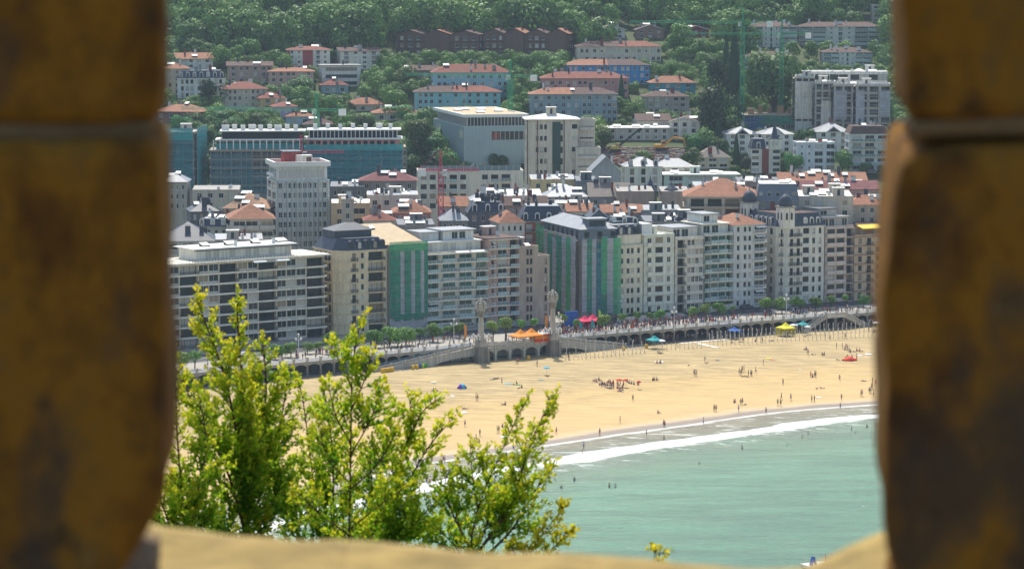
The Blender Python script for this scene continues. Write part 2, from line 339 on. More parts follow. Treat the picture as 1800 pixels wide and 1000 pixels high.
for j in range(ny):
    for i in range(nx):
        X = -420+i*840/(nx-1); Y = 150+640*(j/(ny-1))
        d = shore_d(X, Y); at.append(d)
        b = -d+ (noise.noise((X*.02, Y*.02, 3))*4)
        z = .02+.75*math.exp(-((b-25.0)/3.2)**2)+.12*noise.noise((X*.05, Y*.12, 1))*min(1, max(0, b/8))
        if d > -2: z = .02
        pts.append((X, Y, z))
WATER = water_mat()
grid_obj('sea', WATER, pts, nx, ny, at, kind='structure')
far = MB(WATER); far.box(-4000, -420, 60, 2500, -3, 0); far.box(420, 4000, 60, 780, -3, 0); far.box(-420, 420, 20, 150, -3, 0)
far.build('sea', kind='structure')
# land behind the promenade, one sheet to the far hills
LANDM = mat('hillside_grass', (.06, .085, .025), .95, .4, .05)
nx, ny = 110, 130; pts = []
for j in range(ny):
    for i in range(nx):
        u = (i/(nx-1)*2-1); X0 = 260*u*(1+5*abs(u)**3)
        v = j/(ny-1); X = X0*(1+v*.6); y0 = rail_y(X)+6
        Y = y0+(3600-y0)*v**1.7
        z = zt(X, Y)+(1.0*noise.noise((X*.02, Y*.02, 0)) if Y > 1000 else 0)
        pts.append((X, Y, z if Y > 905 else min(z, 7.9)))
grid_obj('hillside', LANDM, pts, nx, ny, None, kind='structure')
def line_pt(X, off=0):                        # a point on the rail line, pushed off metres towards the sea
    y = rail_y(X); dx = .01; s = (rail_y(X+dx)-rail_y(X-dx))/(2*dx); q = hypot(1, s)
    return Vector((X+s/q*off, y-1/q*off, 0))
XL, XR = -150, 190
def strip(name, mt, o0, o1, z0, z1, x0=XL, x1=XR, step=4, **kw):   # a slab following the rail line between two offsets
    mb = MB(mt); n_ = int((x1-x0)/step); a = [line_pt(x0+(x1-x0)*i/n_, o0) for i in range(n_+1)]; b = [line_pt(x0+(x1-x0)*i/n_, o1) for i in range(n_+1)]
    for i in range(n_):
        A, B, C, D = a[i], a[i+1], b[i+1], b[i]
        mb.face([(A.x, A.y, z1), (B.x, B.y, z1), (C.x, C.y, z1), (D.x, D.y, z1)]); mb.face([(D.x, D.y, z0), (C.x, C.y, z0), (B.x, B.y, z0), (A.x, A.y, z0)])
        mb.face([(A.x, A.y, z0), (B.x, B.y, z0), (B.x, B.y, z1), (A.x, A.y, z1)]); mb.face([(C.x, C.y, z0), (D.x, D.y, z0), (D.x, D.y, z1), (C.x, C.y, z1)])
    return mb.build(name, **kw)
PAVE = mat('promenade_paving', (.33, .3, .25), .85, .15, .5); ASPH = mat('asphalt', (.06, .06, .062), .85, .2, .5)
strip('promenade', PAVE, 0.35, -17, 7.5, 8.0, kind='structure')
strip('kerb', CONC, -17, -17.4, 7.6, 8.06, kind='structure')
strip('road', ASPH, -17.4, -30, 7.5, 7.93, kind='structure')
strip('pavement', PAVE, -30, -46, 7.5, 8.04, kind='structure')
PAINT = mat('road_paint', (.7, .7, .68), .7, .1)
mb = MB(PAINT)
for i in range(70):
    X = -140+i*4.4; a, b = line_pt(X, -23.6), line_pt(X+2, -23.6); c, d = line_pt(X+2, -23.8), line_pt(X, -23.8)
    mb.face([(q.x, q.y, 7.936) for q in (a, b, c, d)])
mb.build('road_marking', kind='structure')
# hill under the castle
pts = []; nx, ny = 60, 50
for j in range(ny):
    for i in range(nx):
        X = -160+i*320/(nx-1); Y = -60+j*200/(ny-1)
        r = hypot(max(0, abs(X)-22)*.9, max(0, Y-21)); z = 106-1.1*max(0, r-4)+(1.5*noise.noise((X*.05, Y*.05, 2)) if r > 12 else 0)
        if Y < 3: z -= .5
        pts.append((X, Y, max(-4, z)))
grid_obj('castle_hill', LANDM, pts, nx, ny, None, kind='structure')
# ------------------------------------------------------------------ buildings: walls with real openings, windows, balconies, roofs
MESH = {}
def cached(key, fn):
    if key not in MESH: MESH[key] = fn()
    return MESH[key]
# kind: relative bay width, share of the bay that is opening, sill, opening height, depth of the recess
BAY = {'w': (1.0, .62, .75, 1.65, .22), 's': (.8, .42, 1.0, 1.1, .2), 'd': (1.1, .66, .08, 2.3, .25), 'D': (1.1, .55, .08, 2.25, .25), 'l': (2.0, .9, .06, 2.45, 1.3), 'L': (3.0, .94, .06, 2.45, 1.3),
       'g': (1.6, .92, .7, 1.9, .22), 'G': (2.2, .94, .3, 2.3, .2), 'p': (1.0, .78, .7, 1.75, .2), 'b': (5, .97, .9, 1.5, .4), 'a': (1.2, .5, .1, 2.3, .25), '.': (.5, 0, 0, 0, 0), ',': (1.5, 0, 0, 0, 0)}
def r1(x): return round(x*5)/5
def window_mesh(kind, w, h, rec, fm, gm):
    def mk():
        b = MB(fm, gm); t = .07 if w < 2.2 else .09; y0 = rec-.06; y1 = rec
        b.box(-w/2, w/2, rec, rec+.04, 0, h, gm)
        b.box(-w/2, w/2, y0, y1, 0, t); b.box(-w/2, w/2, y0, y1, h-t, h); b.box(-w/2, -w/2+t, y0, y1, t, h-t); b.box(w/2-t, w/2, y0, y1, t, h-t)
        n_ = max(1, round(w/(.75 if kind in 'wsdDap' else 1.9)))
        for i in range(1, n_): x = -w/2+w*i/n_; b.box(x-t*.45, x+t*.45, y0, y1-.01, t, h-t)
        if kind in 'pG': b.box(-w/2+t, w/2-t, y0, y1-.012, h*.38, h*.38+.06)
        if kind in 'wsgp': b.box(-w/2-.08, w/2+.08, -.1, .05, -.1, -.005)
        return b.mesh('window')
    return cached(('win', kind, w, h, rec, fm.name, gm.name), mk)
def balcony_mesh(style, w, dep, wm):
    def mk():
        b = MB(wm, RAILD, RAILW, RAILG)
        b.box(-w/2, w/2, -dep, -.003, -.14, 0)
        if style == 'solid':
            b.box(-w/2, w/2, -dep-.002, -dep+.12, 0.0, .95); b.box(-w/2, -w/2+.1, -dep+.12, -.003, 0, .95); b.box(w/2-.1, w/2, -dep+.12, -.003, 0, .95)
        elif style == 'glass':
            b.box(-w/2, w/2, -dep+.02, -dep+.06, .06, .95, RAILG); b.box(-w/2, w/2, -dep, -dep+.08, .95, 1.0, RAILW)
            for i in range(max(2, int(w/1.2))+1): x = -w/2+.05+(w-.1)*i/max(2, int(w/1.2)); b.box(x-.03, x+.03, -dep, -dep+.02, 0, .95, RAILW)
        else:
            k = RAILD if style == 'iron' else RAILW
            b.box(-w/2, w/2, -dep, -dep+.07, .92, 1.0, k); b.box(-w/2, w/2, -dep+.005, -dep+.065, .1, .15, k)
            n_ = int(w/.22)
            for i in range(n_+1): x = -w/2+.03+(w-.06)*i/n_; b.box(x-.022, x+.022, -dep+.01, -dep+.055, 0, .92, k)
            for sx in (-1, 1):
                x = sx*(w/2-.03); b.box(x-.03, x+.03, -dep+.07, -.003, .92, 1.0, k)
                for q in range(1, 4): y = -dep+dep*q/4; b.box(x-.02, x+.02, y-.02, y+.02, 0, .92, k)
        return b.mesh('balcony')
    return cached(('bal', style, w, dep, wm.name), mk)
def facade(root, wmb, o, ang, L, z0, nf, fh, pat, st, top):
    """cuts the openings of a wall and hangs windows, balconies and floor bands on it"""
    u = (cos(ang), sin(ang)); n = (sin(ang), -cos(ang))
    def P(s, out, z): return (o[0]+u[0]*s+n[0]*out, o[1]+u[1]*s+n[1]*out, z)
    pats = pat if isinstance(pat, (list, tuple)) else [pat]
    zc = z0
    for fl in range(nf):
        q = pats[min(fl, len(pats)-1)]
        tot = sum(BAY[c][0] for c in q); s = 0; ops = []
        for c in q:
            bw = L*BAY[c][0]/tot
            if BAY[c][1]:
                ow = min(r1(bw*BAY[c][1]), bw-.1); sill, oh = BAY[c][2], BAY[c][3]
                oh = min(oh, fh-sill-.25); ops.append((s+bw/2-ow/2, s+bw/2+ow/2, zc+sill, zc+sill+oh, c))
            s += bw
        # wall faces of this storey around the openings
        x = 0
        for (a, b, za, zb, c) in ops:
            rec = BAY[c][4]
            wmb.face([P(x, 0, zc), P(a, 0, zc), P(a, 0, zc+fh), P(x, 0, zc+fh)])
            wmb.face([P(a, 0, zc), P(b, 0, zc), P(b, 0, za), P(a, 0, za)]); wmb.face([P(a, 0, zb), P(b, 0, zb), P(b, 0, zc+fh), P(a, 0, zc+fh)])
            wmb.face([P(a, 0, za), P(b, 0, za), P(b, -rec, za), P(a, -rec, za)]); wmb.face([P(a, -rec, zb), P(b, -rec, zb), P(b, 0, zb), P(a, 0, zb)])
            wmb.face([P(a, -rec, za), P(a, -rec, zb), P(a, 0, zb), P(a, 0, za)]); wmb.face([P(b, 0, za), P(b, 0, zb), P(b, -rec, zb), P(b, -rec, za)])
            x = b
            ww, hh = round(b-a, 2), round(zb-za, 2)
            c_ = P((a+b)/2, 0, za)
            gm = st.get('glass', GLASS); fm = st.get('frame', WHITE)
            if c in st.get('darkf', ''): fm = DARKF
            wo_ = link(window_mesh(c, ww, hh, rec-.045, fm, gm), 'window', root, c_, ang)
            bs = st.get('bal', {}).get(c)
            if bs:
                bw_ = r1(ww+(.3 if c in 'lL' else .7)); dp = st.get('bdep', .8)
                link(balcony_mesh(bs, bw_, dp, st.get('slabm', st['wall'])), 'balcony', root, P((a+b)/2, .004, za-.02), ang)
            if st.get('awn') and R_.random() < st['awn']:
                aw = cached(('awn', ww, st.get('awm', WHITE).name), lambda: awning_mesh(ww, st.get('awm', WHITE))); link(aw, 'awning', root, P((a+b)/2, .05, zb-.05), ang)
        wmb.face([P(x, 0, zc), P(L, 0, zc), P(L, 0, zc+fh), P(x, 0, zc+fh)])
        zc += fh
    if top > zc: wmb.face([P(0, 0, zc), P(L, 0, zc), P(L, 0, top), P(0, 0, top)])
    if st.get('band'):
        bd, bh = st['band']
        me = cached(('band', round(L, 2), bd, bh, st.get('slabm', st['wall']).name), lambda: band_mesh(L, bd, bh, st.get('slabm', st['wall'])))
        for fl in range(0 if st.get('band0') else 1, nf+(1 if st.get('bandtop', 1) else 0)): link(me, 'floor_band', root, P(0, .003, z0+fl*fh-bh/2), ang)
def band_mesh(L, bd, bh, m):
    b = MB(m); b.box(0.01, L-.01, -bd, 0, 0, bh); return b.mesh('floor_band')
def awning_mesh(w, m):
    b = MB(m); b.face([(-w/2, 0, 0), (-w/2, -1.1, -.45), (w/2, -1.1, -.45), (w/2, 0, 0)]); b.box(-w/2, w/2, -1.12, -1.09, -.6, -.45); return b.mesh('awning')
def inset(poly, d):
    cx = sum(p[0] for p in poly)/len(poly); cy_ = sum(p[1] for p in poly)/len(poly); out = []
    n = len(poly)
    for i in range(n):
        a, b, c = Vector(poly[i-1]), Vector(poly[i]), Vector(poly[(i+1) % n])
        e1, e2 = (b-a).normalized(), (c-b).normalized(); n1, n2 = Vector((-e1.y, e1.x)), Vector((-e2.y, e2.x))
        k = (n1+n2); k = k/max(.3, k.length_squared)*2 if k.length > .01 else n1
        out.append(tuple(b+k*d))
    return out
CHIM = {}
def chimney_mesh(w, d, h, m, cap):
    def mk():
        b = MB(m, cap); b.box(-w/2, w/2, -d/2, d/2, -1.0, h); b.box(-w/2-.08, w/2+.08, -d/2-.08, d/2+.08, h+.003, h+.15, cap)
        for i in range(max(1, int(w/.5))): x = -w/2+.25+i*.5; b.lathe([(.11, h+.15), (.09, h+.5)], (x, 0, 0), 6, cap)
        return b.mesh('chimney')
    return cached(('ch', w, d, h, m.name, cap.name), mk)
def skylight_mesh(w, d):
    def mk():
        b = MB(LIGHTROOF, DARKF); b.box(-w/2, w/2, -d/2, d/2, -.6, .3, DARKF); b.face([(-w/2-.1, -d/2-.1, .3), (w/2+.1, -d/2-.1, .3), (w/2+.1, d/2+.1, 1.05), (-w/2-.1, d/2+.1, 1.05)]); b.xz([(-w/2, .3), (w/2, .3), (w/2, .9), (-w/2, .9)], d/2-.05, d/2, DARKF)
        b.face([(-w/2-.1, -d/2-.1, .22), (-w/2-.1, d/2+.1, .97), (w/2+.1, d/2+.1, .97), (w/2+.1, -d/2-.1, .22)]); return b.mesh('skylight')
    return cached(('sk', w, d), mk)
def ac_mesh():
    def mk():
        b = MB(WHITE, DARKF); b.box(-.5, .5, -.3, .3, .1, .9); b.box(-.45, -.35, -.3, .3, 0, .1, DARKF); b.box(.35, .45, -.3, .3, 0, .1, DARKF)
        b.lathe([(.3, 0), (.3, .03)], (0, 0, .9), 8, DARKF); return b.mesh('air_conditioner')
    return cached('ac', mk)
def lift_mesh(m):
    def mk():
        b = MB(m, DARKF, LIGHTROOF); b.box(-1.8, 1.8, -1.5, 1.5, -.5, 2.4); b.box(-2.0, 2.0, -1.7, 1.7, 2.403, 2.6, LIGHTROOF); b.box(-.5, .4, -1.53, -1.503, 0, 2.0, DARKF); return b.mesh('stair_hut')
    return cached(('lift', m.name), mk)
def clutter(root, w, d, zf, spec, m, rnd):
    """spec: dict of counts; zf(x, y) gives the height of the roof"""
    used = []
    def spot(rad, mx=.1):
        for t in range(30):
            x, y = rnd.uniform(w*mx+rad, w*(1-mx)-rad) if w > 2*rad+1 else w/2, rnd.uniform(d*.12, d*.88)
            if all(hypot(x-a, y-b) > rad+c for a, b, c in used): used.append((x, y, rad)); return x, y
        return None
    for _ in range(spec.get('hut', 0)):
        s = spot(2)
        if s: link(lift_mesh(m), 'stair_hut', root, (*s, zf(*s)), 0)
    for _ in range(spec.get('ch', 0)):
        s = spot(.8)
        if s: cm = rnd.choice([WHITE, CONC, REDB, SLATE, GREY]) if not spec.get('chm') else spec['chm']; link(chimney_mesh(rnd.choice([.8, 1.2, 1.6]), .7, rnd.choice([1.2, 1.6, 2.2]), cm, DARKF), 'chimney', root, (*s, zf(*s)), rnd.choice([0, pi/2]))
    for _ in range(spec.get('sky', 0)):
        s = spot(1.4)
        if s: link(skylight_mesh(rnd.choice([1.6, 2.4, 3.2]), rnd.choice([1.4, 2.0])), 'skylight', root, (*s, zf(*s)), 0)
    for _ in range(spec.get('ac', 0)):
        s = spot(.7)
        if s: link(ac_mesh(), 'air_conditioner', root, (*s, zf(*s)), rnd.choice([0, pi/2]))
    for _ in range(spec.get('aer', 0)):
        s = spot(.3)
        if s: link(cached('aer', aerial_mesh), 'aerial', root, (*s, zf(*s)), rnd.uniform(0, 3))
def aerial_mesh():
    b = MB(RAILD); b.bar((0, 0, -.3), (0, 0, 3), .035)
    for k in range(4): b.bar((-.5+.06*k, 0, 2+.3*k), (.5-.06*k, 0, 2+.3*k), .02)
    return b.mesh('aerial')
def roof(root, poly, z, rf, wall, cl, rnd):
    """rf: (kind, ...). returns nothing; roof and what stands on it are parts of root"""
    k = rf[0]; xs = [p[0] for p in poly]; ys = [p[1] for p in poly]; w, d = max(xs), max(ys)
    if k == 'flat':
        _, par, m = rf[:3]
        b = MB(m, wall); tl = rf[3] if len(rf) > 3 else 0; b.face([(*p, z+p[1]*tl) for p in poly], m)
        if tl: b.face([(*p, z) for p in reversed(poly)], m); [b.face([(*p, z), (*q, z), (*q, z+q[1]*tl), (*p, z+p[1]*tl)], 1) for p, q in zip(poly, poly[1:]+poly[:1])]
        o_ = b.build('roof', root)
        if par > 0:
            c = MB(wall); ins = inset(poly, .25); out = inset(poly, -.06)
            c.loft(out, z-.15, out, z+par); c.loft(out, z+par, ins, z+par); c.loft(ins, z+par, ins, z+.002)
            c.build('parapet', root)
        zf = lambda x, y: z+y*tl
    elif k == 'eave':                            # flat roof with a slab that hangs over
        _, over, m = rf[:3]; b = MB(m); o_ = inset(poly, -over); y0 = min(p[1] for p in o_); tl = rf[3] if len(rf) > 3 else 0; b.face([(*p, z+.3+(p[1]-y0)*tl) for p in o_]); b.face([(*p, z+.002) for p in reversed(o_)]); [b.face([(*p, z+.002), (*q, z+.002), (*q, z+.3+(q[1]-y0)*tl), (*p, z+.3+(p[1]-y0)*tl)]) for p, q in zip(o_, o_[1:]+o_[:1])]; b.build('roof', root); zf = lambda x, y: z+.3+(y-y0)*tl
    elif k in ('hip', 'gable', 'gablef'):
        rise, m, ov = rf[1:4]; m2 = rf[4] if len(rf) > 4 else None; sp = rf[5] if len(rf) > 5 else .5
        x0, x1, y0, y1 = -ov, w+ov, -ov, d+ov; b = MB(m, wall)
        if k == 'hip':
            if w >= d: h = (y1-y0)/2; A, B = (x0+h, (y0+y1)/2, z+rise), (x1-h, (y0+y1)/2, z+rise)
            else: h = (x1-x0)/2; A, B = ((x0+x1)/2, y0+h, z+rise), ((x0+x1)/2, y1-h, z+rise)
            c = [(x0, y0, z), (x1, y0, z), (x1, y1, z), (x0, y1, z)]
            if w >= d:
                if m2:
                    sx = x0+(x1-x0)*sp; b.face([c[0], (sx, y0, z), (sx, A[1], A[2]), A], m); b.face([(sx, y0, z), c[1], B, (sx, A[1], A[2])], m2); b.face([c[1], c[2], B], m2)
                    b.face([(sx, y1, z), c[3], A, (sx, A[1], A[2])], m); b.face([c[2], (sx, y1, z), (sx, A[1], A[2]), B], m2)
                else: b.face([c[0], c[1], B, A]); b.face([c[1], c[2], B]); b.face([c[2], c[3], A, B])
                b.face([c[3], c[0], A])
            else: b.face([c[0], c[1], A]); b.face([c[1], c[2], B, A]); b.face([c[2], c[3], B]); b.face([c[3], c[0], A, B])
            zf = lambda x, y: z+rise*min(1, 2*min(x+ov, w+ov-x, y+ov, d+ov-y)/(min(w, d)+2*ov))
        elif k == 'gable':                       # ridge along x
            ym = (y0+y1)/2; b.face([(x0, y0, z), (x1, y0, z), (x1, ym, z+rise), (x0, ym, z+rise)]); b.face([(x1, y1, z), (x0, y1, z), (x0, ym, z+rise), (x1, ym, z+rise)])
            g = MB(wall); e = rise*(1-ov*2/(y1-y0))
            for x in (0, w): g.face([(x, 0, z), (x, d, z), (x, d/2, z+e)])
            g.build('gable', root); zf = lambda x, y: z+rise*(1-abs(y-d/2)/(d/2+ov))
            b.box(x0, x1, y0, y0+.06, z-.16, z-.004, 0); b.box(x0, x1, y1-.06, y1, z-.16, z-.004, 0)
        else:                                    # ridge runs front to back, gable faces the viewer
            xm = (x0+x1)/2; b.face([(x0, y0, z), (xm, y0, z+rise), (xm, y1, z+rise), (x0, y1, z)]); b.face([(xm, y0, z+rise), (x1, y0, z), (x1, y1, z), (xm, y1, z+rise)])
            g = MB(wall); e = rise*(1-ov*2/(x1-x0))
            for y in (0, d): g.face([(0, y, z), (w, y, z), (w/2, y, z+e)])
            g.build('gable', root); zf = lambda x, y: z+rise*(1-abs(x-w/2)/(w/2+ov))
            tr = MB(rf[5] if len(rf) > 5 and not isinstance(rf[5], float) else WHITE)
            for sx, ex in ((x0, xm), (x1, xm)): tr.bar((sx, y0-.02, z-.1), (ex, y0-.02, z+rise-.1), .12)
            tr.build('bargeboard', root)
        if k == 'hip' or k == 'gablef': pass
        if k == 'hip': s = MB(wall); s.poly([(x0+.1, y0+.1), (x1-.1, y0+.1), (x1-.1, y1-.1), (x0+.1, y1-.1)], z-.2, z-.01); s.build('eave', root)
        b.build('roof', root)
    elif k == 'mans':
        _, rise, ins, m, mt = rf[:5]; A = inset(poly, -.2); B = inset(poly, ins); b = MB(m, mt)
        b.loft(A, z, B, z+rise); b.face([(*p, z+rise) for p in B], mt); b.face([(*p, z) for p in reversed(A)], m)
        b.build('roof', root); zf = lambda x, y: z+rise
        c = MB(wall); c.loft(inset(poly, -.3), z-.3, inset(poly, -.3), z-.003); c.loft(inset(poly, -.3), z-.003, inset(poly, .1), z-.003); c.build('cornice', root)
        nd = rf[5] if len(rf) > 5 else 0; dm = rf[6] if len(rf) > 6 else WHITE
        if nd:
            dmesh = cached(('dorm', round(rise, 1), dm.name), lambda: dormer_mesh(rise, ins, dm))
            for i in range(nd): link(dmesh, 'dormer', root, (w*(i+.5)/nd, .12, z+.25), 0)
    if cl: clutter(root, w, d, zf, cl, wall, rnd)
    return zf
def dormer_mesh(rise, ins, dm):
    b = MB(dm, GLASS, SLATE); w, h = .75, min(1.9, rise*.72); n_ = 7
    arc = [(w*cos(pi*i/n_), h+w*.8*sin(pi*i/n_)) for i in range(n_+1)]
    b.xz([(-w, 0), (w, 0)]+arc, 0, .25); iw = .5
    b.xz([(-iw, .1), (iw, .1), (iw, h-.1), (0, h+.3), (-iw, h-.1)], -.03, -.002, GLASS)
    out = [(w*1.12*cos(pi*i/n_), h+w*.95*sin(pi*i/n_)) for i in range(n_+1)]
    b.xz([(-w*1.12, 0), (w*1.12, 0)]+out, .252, 1.5, SLATE); return b.mesh('dormer')
def footprint(xl, xr, yt, D, yaw):
    L = at_Y(xl, yt, D); r = ray(xr, yt); k = r.x/r.y
    t = (k*L.y-L.x)/(cos(yaw)-k*sin(yaw)); return L, t
ALLB = []
def BLD(name, label, cat, xl, xr, yt, yb=None, D=None, yaw=0, dep=12, nf=None, fh=3.0, pat='.w.w.w.', side=None, left=None, right=None, wall=None, rf=('flat', .5, CONC), cl=None,
        poly=None, pats=None, st=None, grp=None, zb=None, zt_=None, rows=None):
    """a building from where its front stands in the photo: xl..xr its front, yt the eaves, yb its foot (or D its distance)"""
    rnd = random.Random(hash((xl, xr, yt)) & 0xffff)
    ya = radians(yaw); wall = wall or GREY
    if D is None:
        g = at_g((xl+xr)/2, yb); D = g.y
        if yaw: D -= tan(ya)*((xr-xl)*D/F)/2
    L, w = footprint(xl, xr, yt, D, ya)
    ztop = L.z if zt_ is None else zt_
    c = (L.x+cos(ya)*w/2-sin(ya)*dep/2, L.y+sin(ya)*w/2+cos(ya)*dep/2)
    ground = min(zt(L.x, L.y), zt(L.x+cos(ya)*w, L.y+sin(ya)*w)) if zb is None else zb
    foot = min(ground, zt(*c))-.4 if zb is None else zb-.3
    h = ztop-ground
    S_ = dict(wall=wall); S_.update(st or {})
    if rows is None and nf: fh = (h-.15)/nf if h/nf < 5 else fh
    n_ = nf or max(1, int((h-.2)/fh)); n_ = min(n_, rows or 9)
    z0 = ztop-.15-n_*fh                           # storeys are counted down from the eaves
    root = thing(name, label, cat, (L.x, L.y, 0), ya, grp)
    if poly is None: poly = [(0, 0), (w, 0), (w, dep), (0, dep)]; pats = [pat, right or side, None, left or side]
    else: poly = [(p[0]*w, p[1]) for p in poly]
    wm = MB(wall)
    for i, p in enumerate(poly):
        q = poly[(i+1) % len(poly)]; ang = atan2(q[1]-p[1], q[0]-p[0]); Ln = hypot(q[0]-p[0], q[1]-p[1]); pt = pats[i] if i < len(pats) else None
        if pt and Ln > 1.5:
            facade(root, wm, p, ang, Ln, z0, n_, fh, pt, S_, ztop)
            wm.face([(*p, foot), (*q, foot), (*q, z0), (*p, z0)])
        else: wm.face([(*p, foot), (*q, foot), (*q, ztop), (*p, ztop)])
    wm.build('wall', root)
    root['zt'] = ztop; root['zg'] = ground
    zf = roof(root, poly, ztop, rf, wall, cl, rnd)
    ALLB.append((root, w, dep, ztop, D))
    return root, w, ztop, zf
def penthouse(root, x0, x1, y0, y1, z, h, wall, pat, rf, st=None, name='penthouse', fh=None):
    """a set-back storey: one mesh of walls with dark glazing, its own slab roof"""
    b = MB(wall, GLASS, WHITE); b.poly([(x0, y0), (x1, y0), (x1, y1), (x0, y1)], z+.002, z+h)
    n_ = max(1, int((x1-x0)/2.4))
    for i in range(n_):
        a = x0+(x1-x0)*(i+.14)/n_; c = x0+(x1-x0)*(i+.86)/n_
        if (i*7+int(x0)) % 5 < 3: b.box(a, c, y0-.02, y0-.003, z+.4, z+h-.45, GLASS); b.box(a-.06, c+.06, y0-.05, y0-.022, z+h-.45, z+h-.37, WHITE); b.box((a+c)/2-.04, (a+c)/2+.04, y0-.045, y0-.022, z+.4, z+h-.45, WHITE)
    o = b.build(name, root)
    if rf: c = MB(rf[1]); c.poly([(x0-rf[0], y0-rf[0]), (x1+rf[0], y0-rf[0]), (x1+rf[0], y1+rf[0]), (x0-rf[0], y1+rf[0])], z+h+.003, z+h+.25); c.build('roof_slab', root)
    return o
# ------------------------------------------------------------------ houses on the hillside
W = wallm
LT, CR, PK, BL, CY, DG = W(.5, .5, .47), W(.46, .41, .33), W(.42, .26, .23), W(.04, .2, .42), W(.2, .4, .44), W(.03, .12, .1)
RT = {'r': REDT, 'o': ORANGE, 'b': BROWNT, 's': SLATE, 'z': SLATEL}
CH = dict(ch=3, sky=1, aer=1)
hs = 'house'; ap = 'apartment block'
def HH(lab, xl, xr, yr, ye, yb, wall, rm, nf, pat, yaw=12, dep=11, kind='hip', name='hill_house', cat=hs, ov=.7, m2=None, sp=.5, cl=CH, side='.w.w.', st=None, **k):
    g = at_g((xl+xr)/2, yb); rise = max(1.2, (ye-yr)*g.y/F*1.05-(dep/2)*sin(radians(6)))
    rf = (kind, rise, RT[rm], ov)+((RT[m2], sp) if m2 else ())
    return BLD(name, lab, cat, xl, xr, ye, yb=yb, yaw=yaw, dep=dep, nf=nf, pat=pat, side=side, wall=wall, rf=rf, cl=cl, st=st, **k)
HH('pale grey house with an orange roof at the left foot of the wood', 312, 374, 92, 104, 130, LT, 'o', 3, '.w.w.w.w.', 18, 12, 'gable')
HH('cream house with rows of pink shutters at the left edge of the hillside', 290, 332, 110, 121, 168, W(.5, .4, .28), 'o', 4, '.w.w.w.', 8, 10)
BLD('villa', 'white villa under a dark slate mansard with a line of arched dormers', hs, 312, 396, 138, yb=174, yaw=8, dep=12, nf=3, pat='.www.www.ww.', side='.w.w.', wall=LT, rf=('mans', 3.2, 1.6, SLATE, SLATE, 7, WHITE), cl=CH, st=dict(frame=DARKF))
HH('brown stone house with a wide gabled brown roof left of the pink-columned house', 400, 478, 107, 116, 148, W(.33, .24, .2), 'b', 3, '.w.ww.w.ww', 6, 12, 'gable')
HH('beige four-storey block with red hipped roof beside the dark round tree', 396, 470, 143, 157, 202, W(.42, .37, .3), 'r', 4, '.www.s.www.', 14, 13, name='apartment_block', cat=ap)
HH('pink house with white corner columns and an orange hipped roof', 472, 551, 118, 126, 158, W(.42, .27, .22), 'o', 3, '.w.w.ww.w.w.', 4, 11, st=dict(frame=WHITE))
r = HH('white block with a dark red middle strip under a red hipped roof', 505, 580, 80, 88, 124, LT, 'r', 4, '.w.w,,d.w.', 6, 12, name='apartment_block', cat=ap, st=dict(bal={'d': 'white'}))
mb = MB(W(.26, .05, .05)); wv = r[1]; mb.box(wv*.36, wv*.6, -.12, -.004, r[2]-11, r[2]-.3); mb.build('red_panel', r[0]); mb = MB(W(.26, .05, .05)); mb.box(-.0, wv*.06, -.12, -.004, r[2]-11, r[2]-.3); mb.build('red_panel', r[0])
HH('pale grey four-storey block with brown gabled roof next to the wood', 598, 668, 82, 90, 122, W(.48, .47, .43), 'b', 4, '.d.w.w.d.', 14, 13, 'gable', name='apartment_block', cat=ap, st=dict(bal={'d': 'white'}))
BLD('office_building', 'long white flat-roofed block with three dark window bands', 'building', 566, 634, 116, yb=153, yaw=12, dep=12, nf=3, pat='.b.', side='.w.w.', wall=LT, rf=('eave', .6, CONC), cl=dict(ch=1), st=dict(darkf='b'))
HH('low blue-grey house under a red roof half hidden by trees', 566, 612, 138, 150, 166, W(.2, .3, .34), 'r', 1, '.ww.w.', 10, 10)
HH('ochre house with red hipped roof at the end of the crane jib', 458, 502, 161, 173, 207, W(.45, .3, .16), 'r', 3, '.w.w.', 20, 10)
HH('lilac house with a red roof between the ochre and the pale blue house', 482, 524, 178, 188, 216, W(.32, .28, .4), 'r', 2, '.w.w.w.', 15, 10)
HH('pale blue cottage with a bright orange pyramid roof', 503, 550, 193, 205, 221, W(.33, .42, .47), 'o', 1, '.w.w.', 8, 11)
HH('beige cottage with orange hipped roof sunk in the trees', 612, 674, 171, 184, 197, W(.4, .35, .27), 'o', 1, '.w.ww.w.', 8, 11)
HH('wide beige house with orange roof left of the big pale glass block', 658, 740, 187, 199, 213, W(.42, .36, .28), 'o', 1, '.w.w.w.w.', 8, 12)
HH('low house of which only the dull brown roof shows above the scaffolding', 534, 590, 207, 219, 226, W(.3, .27, .24), 'b', 1, '.w.w.', 8, 11)
HH('dark brick house with a flat orange roof at the left end above the netted block', 270, 352, 182, 196, 222, BRICK, 'o', 2, '.w.w.w.w.', -14, 14)
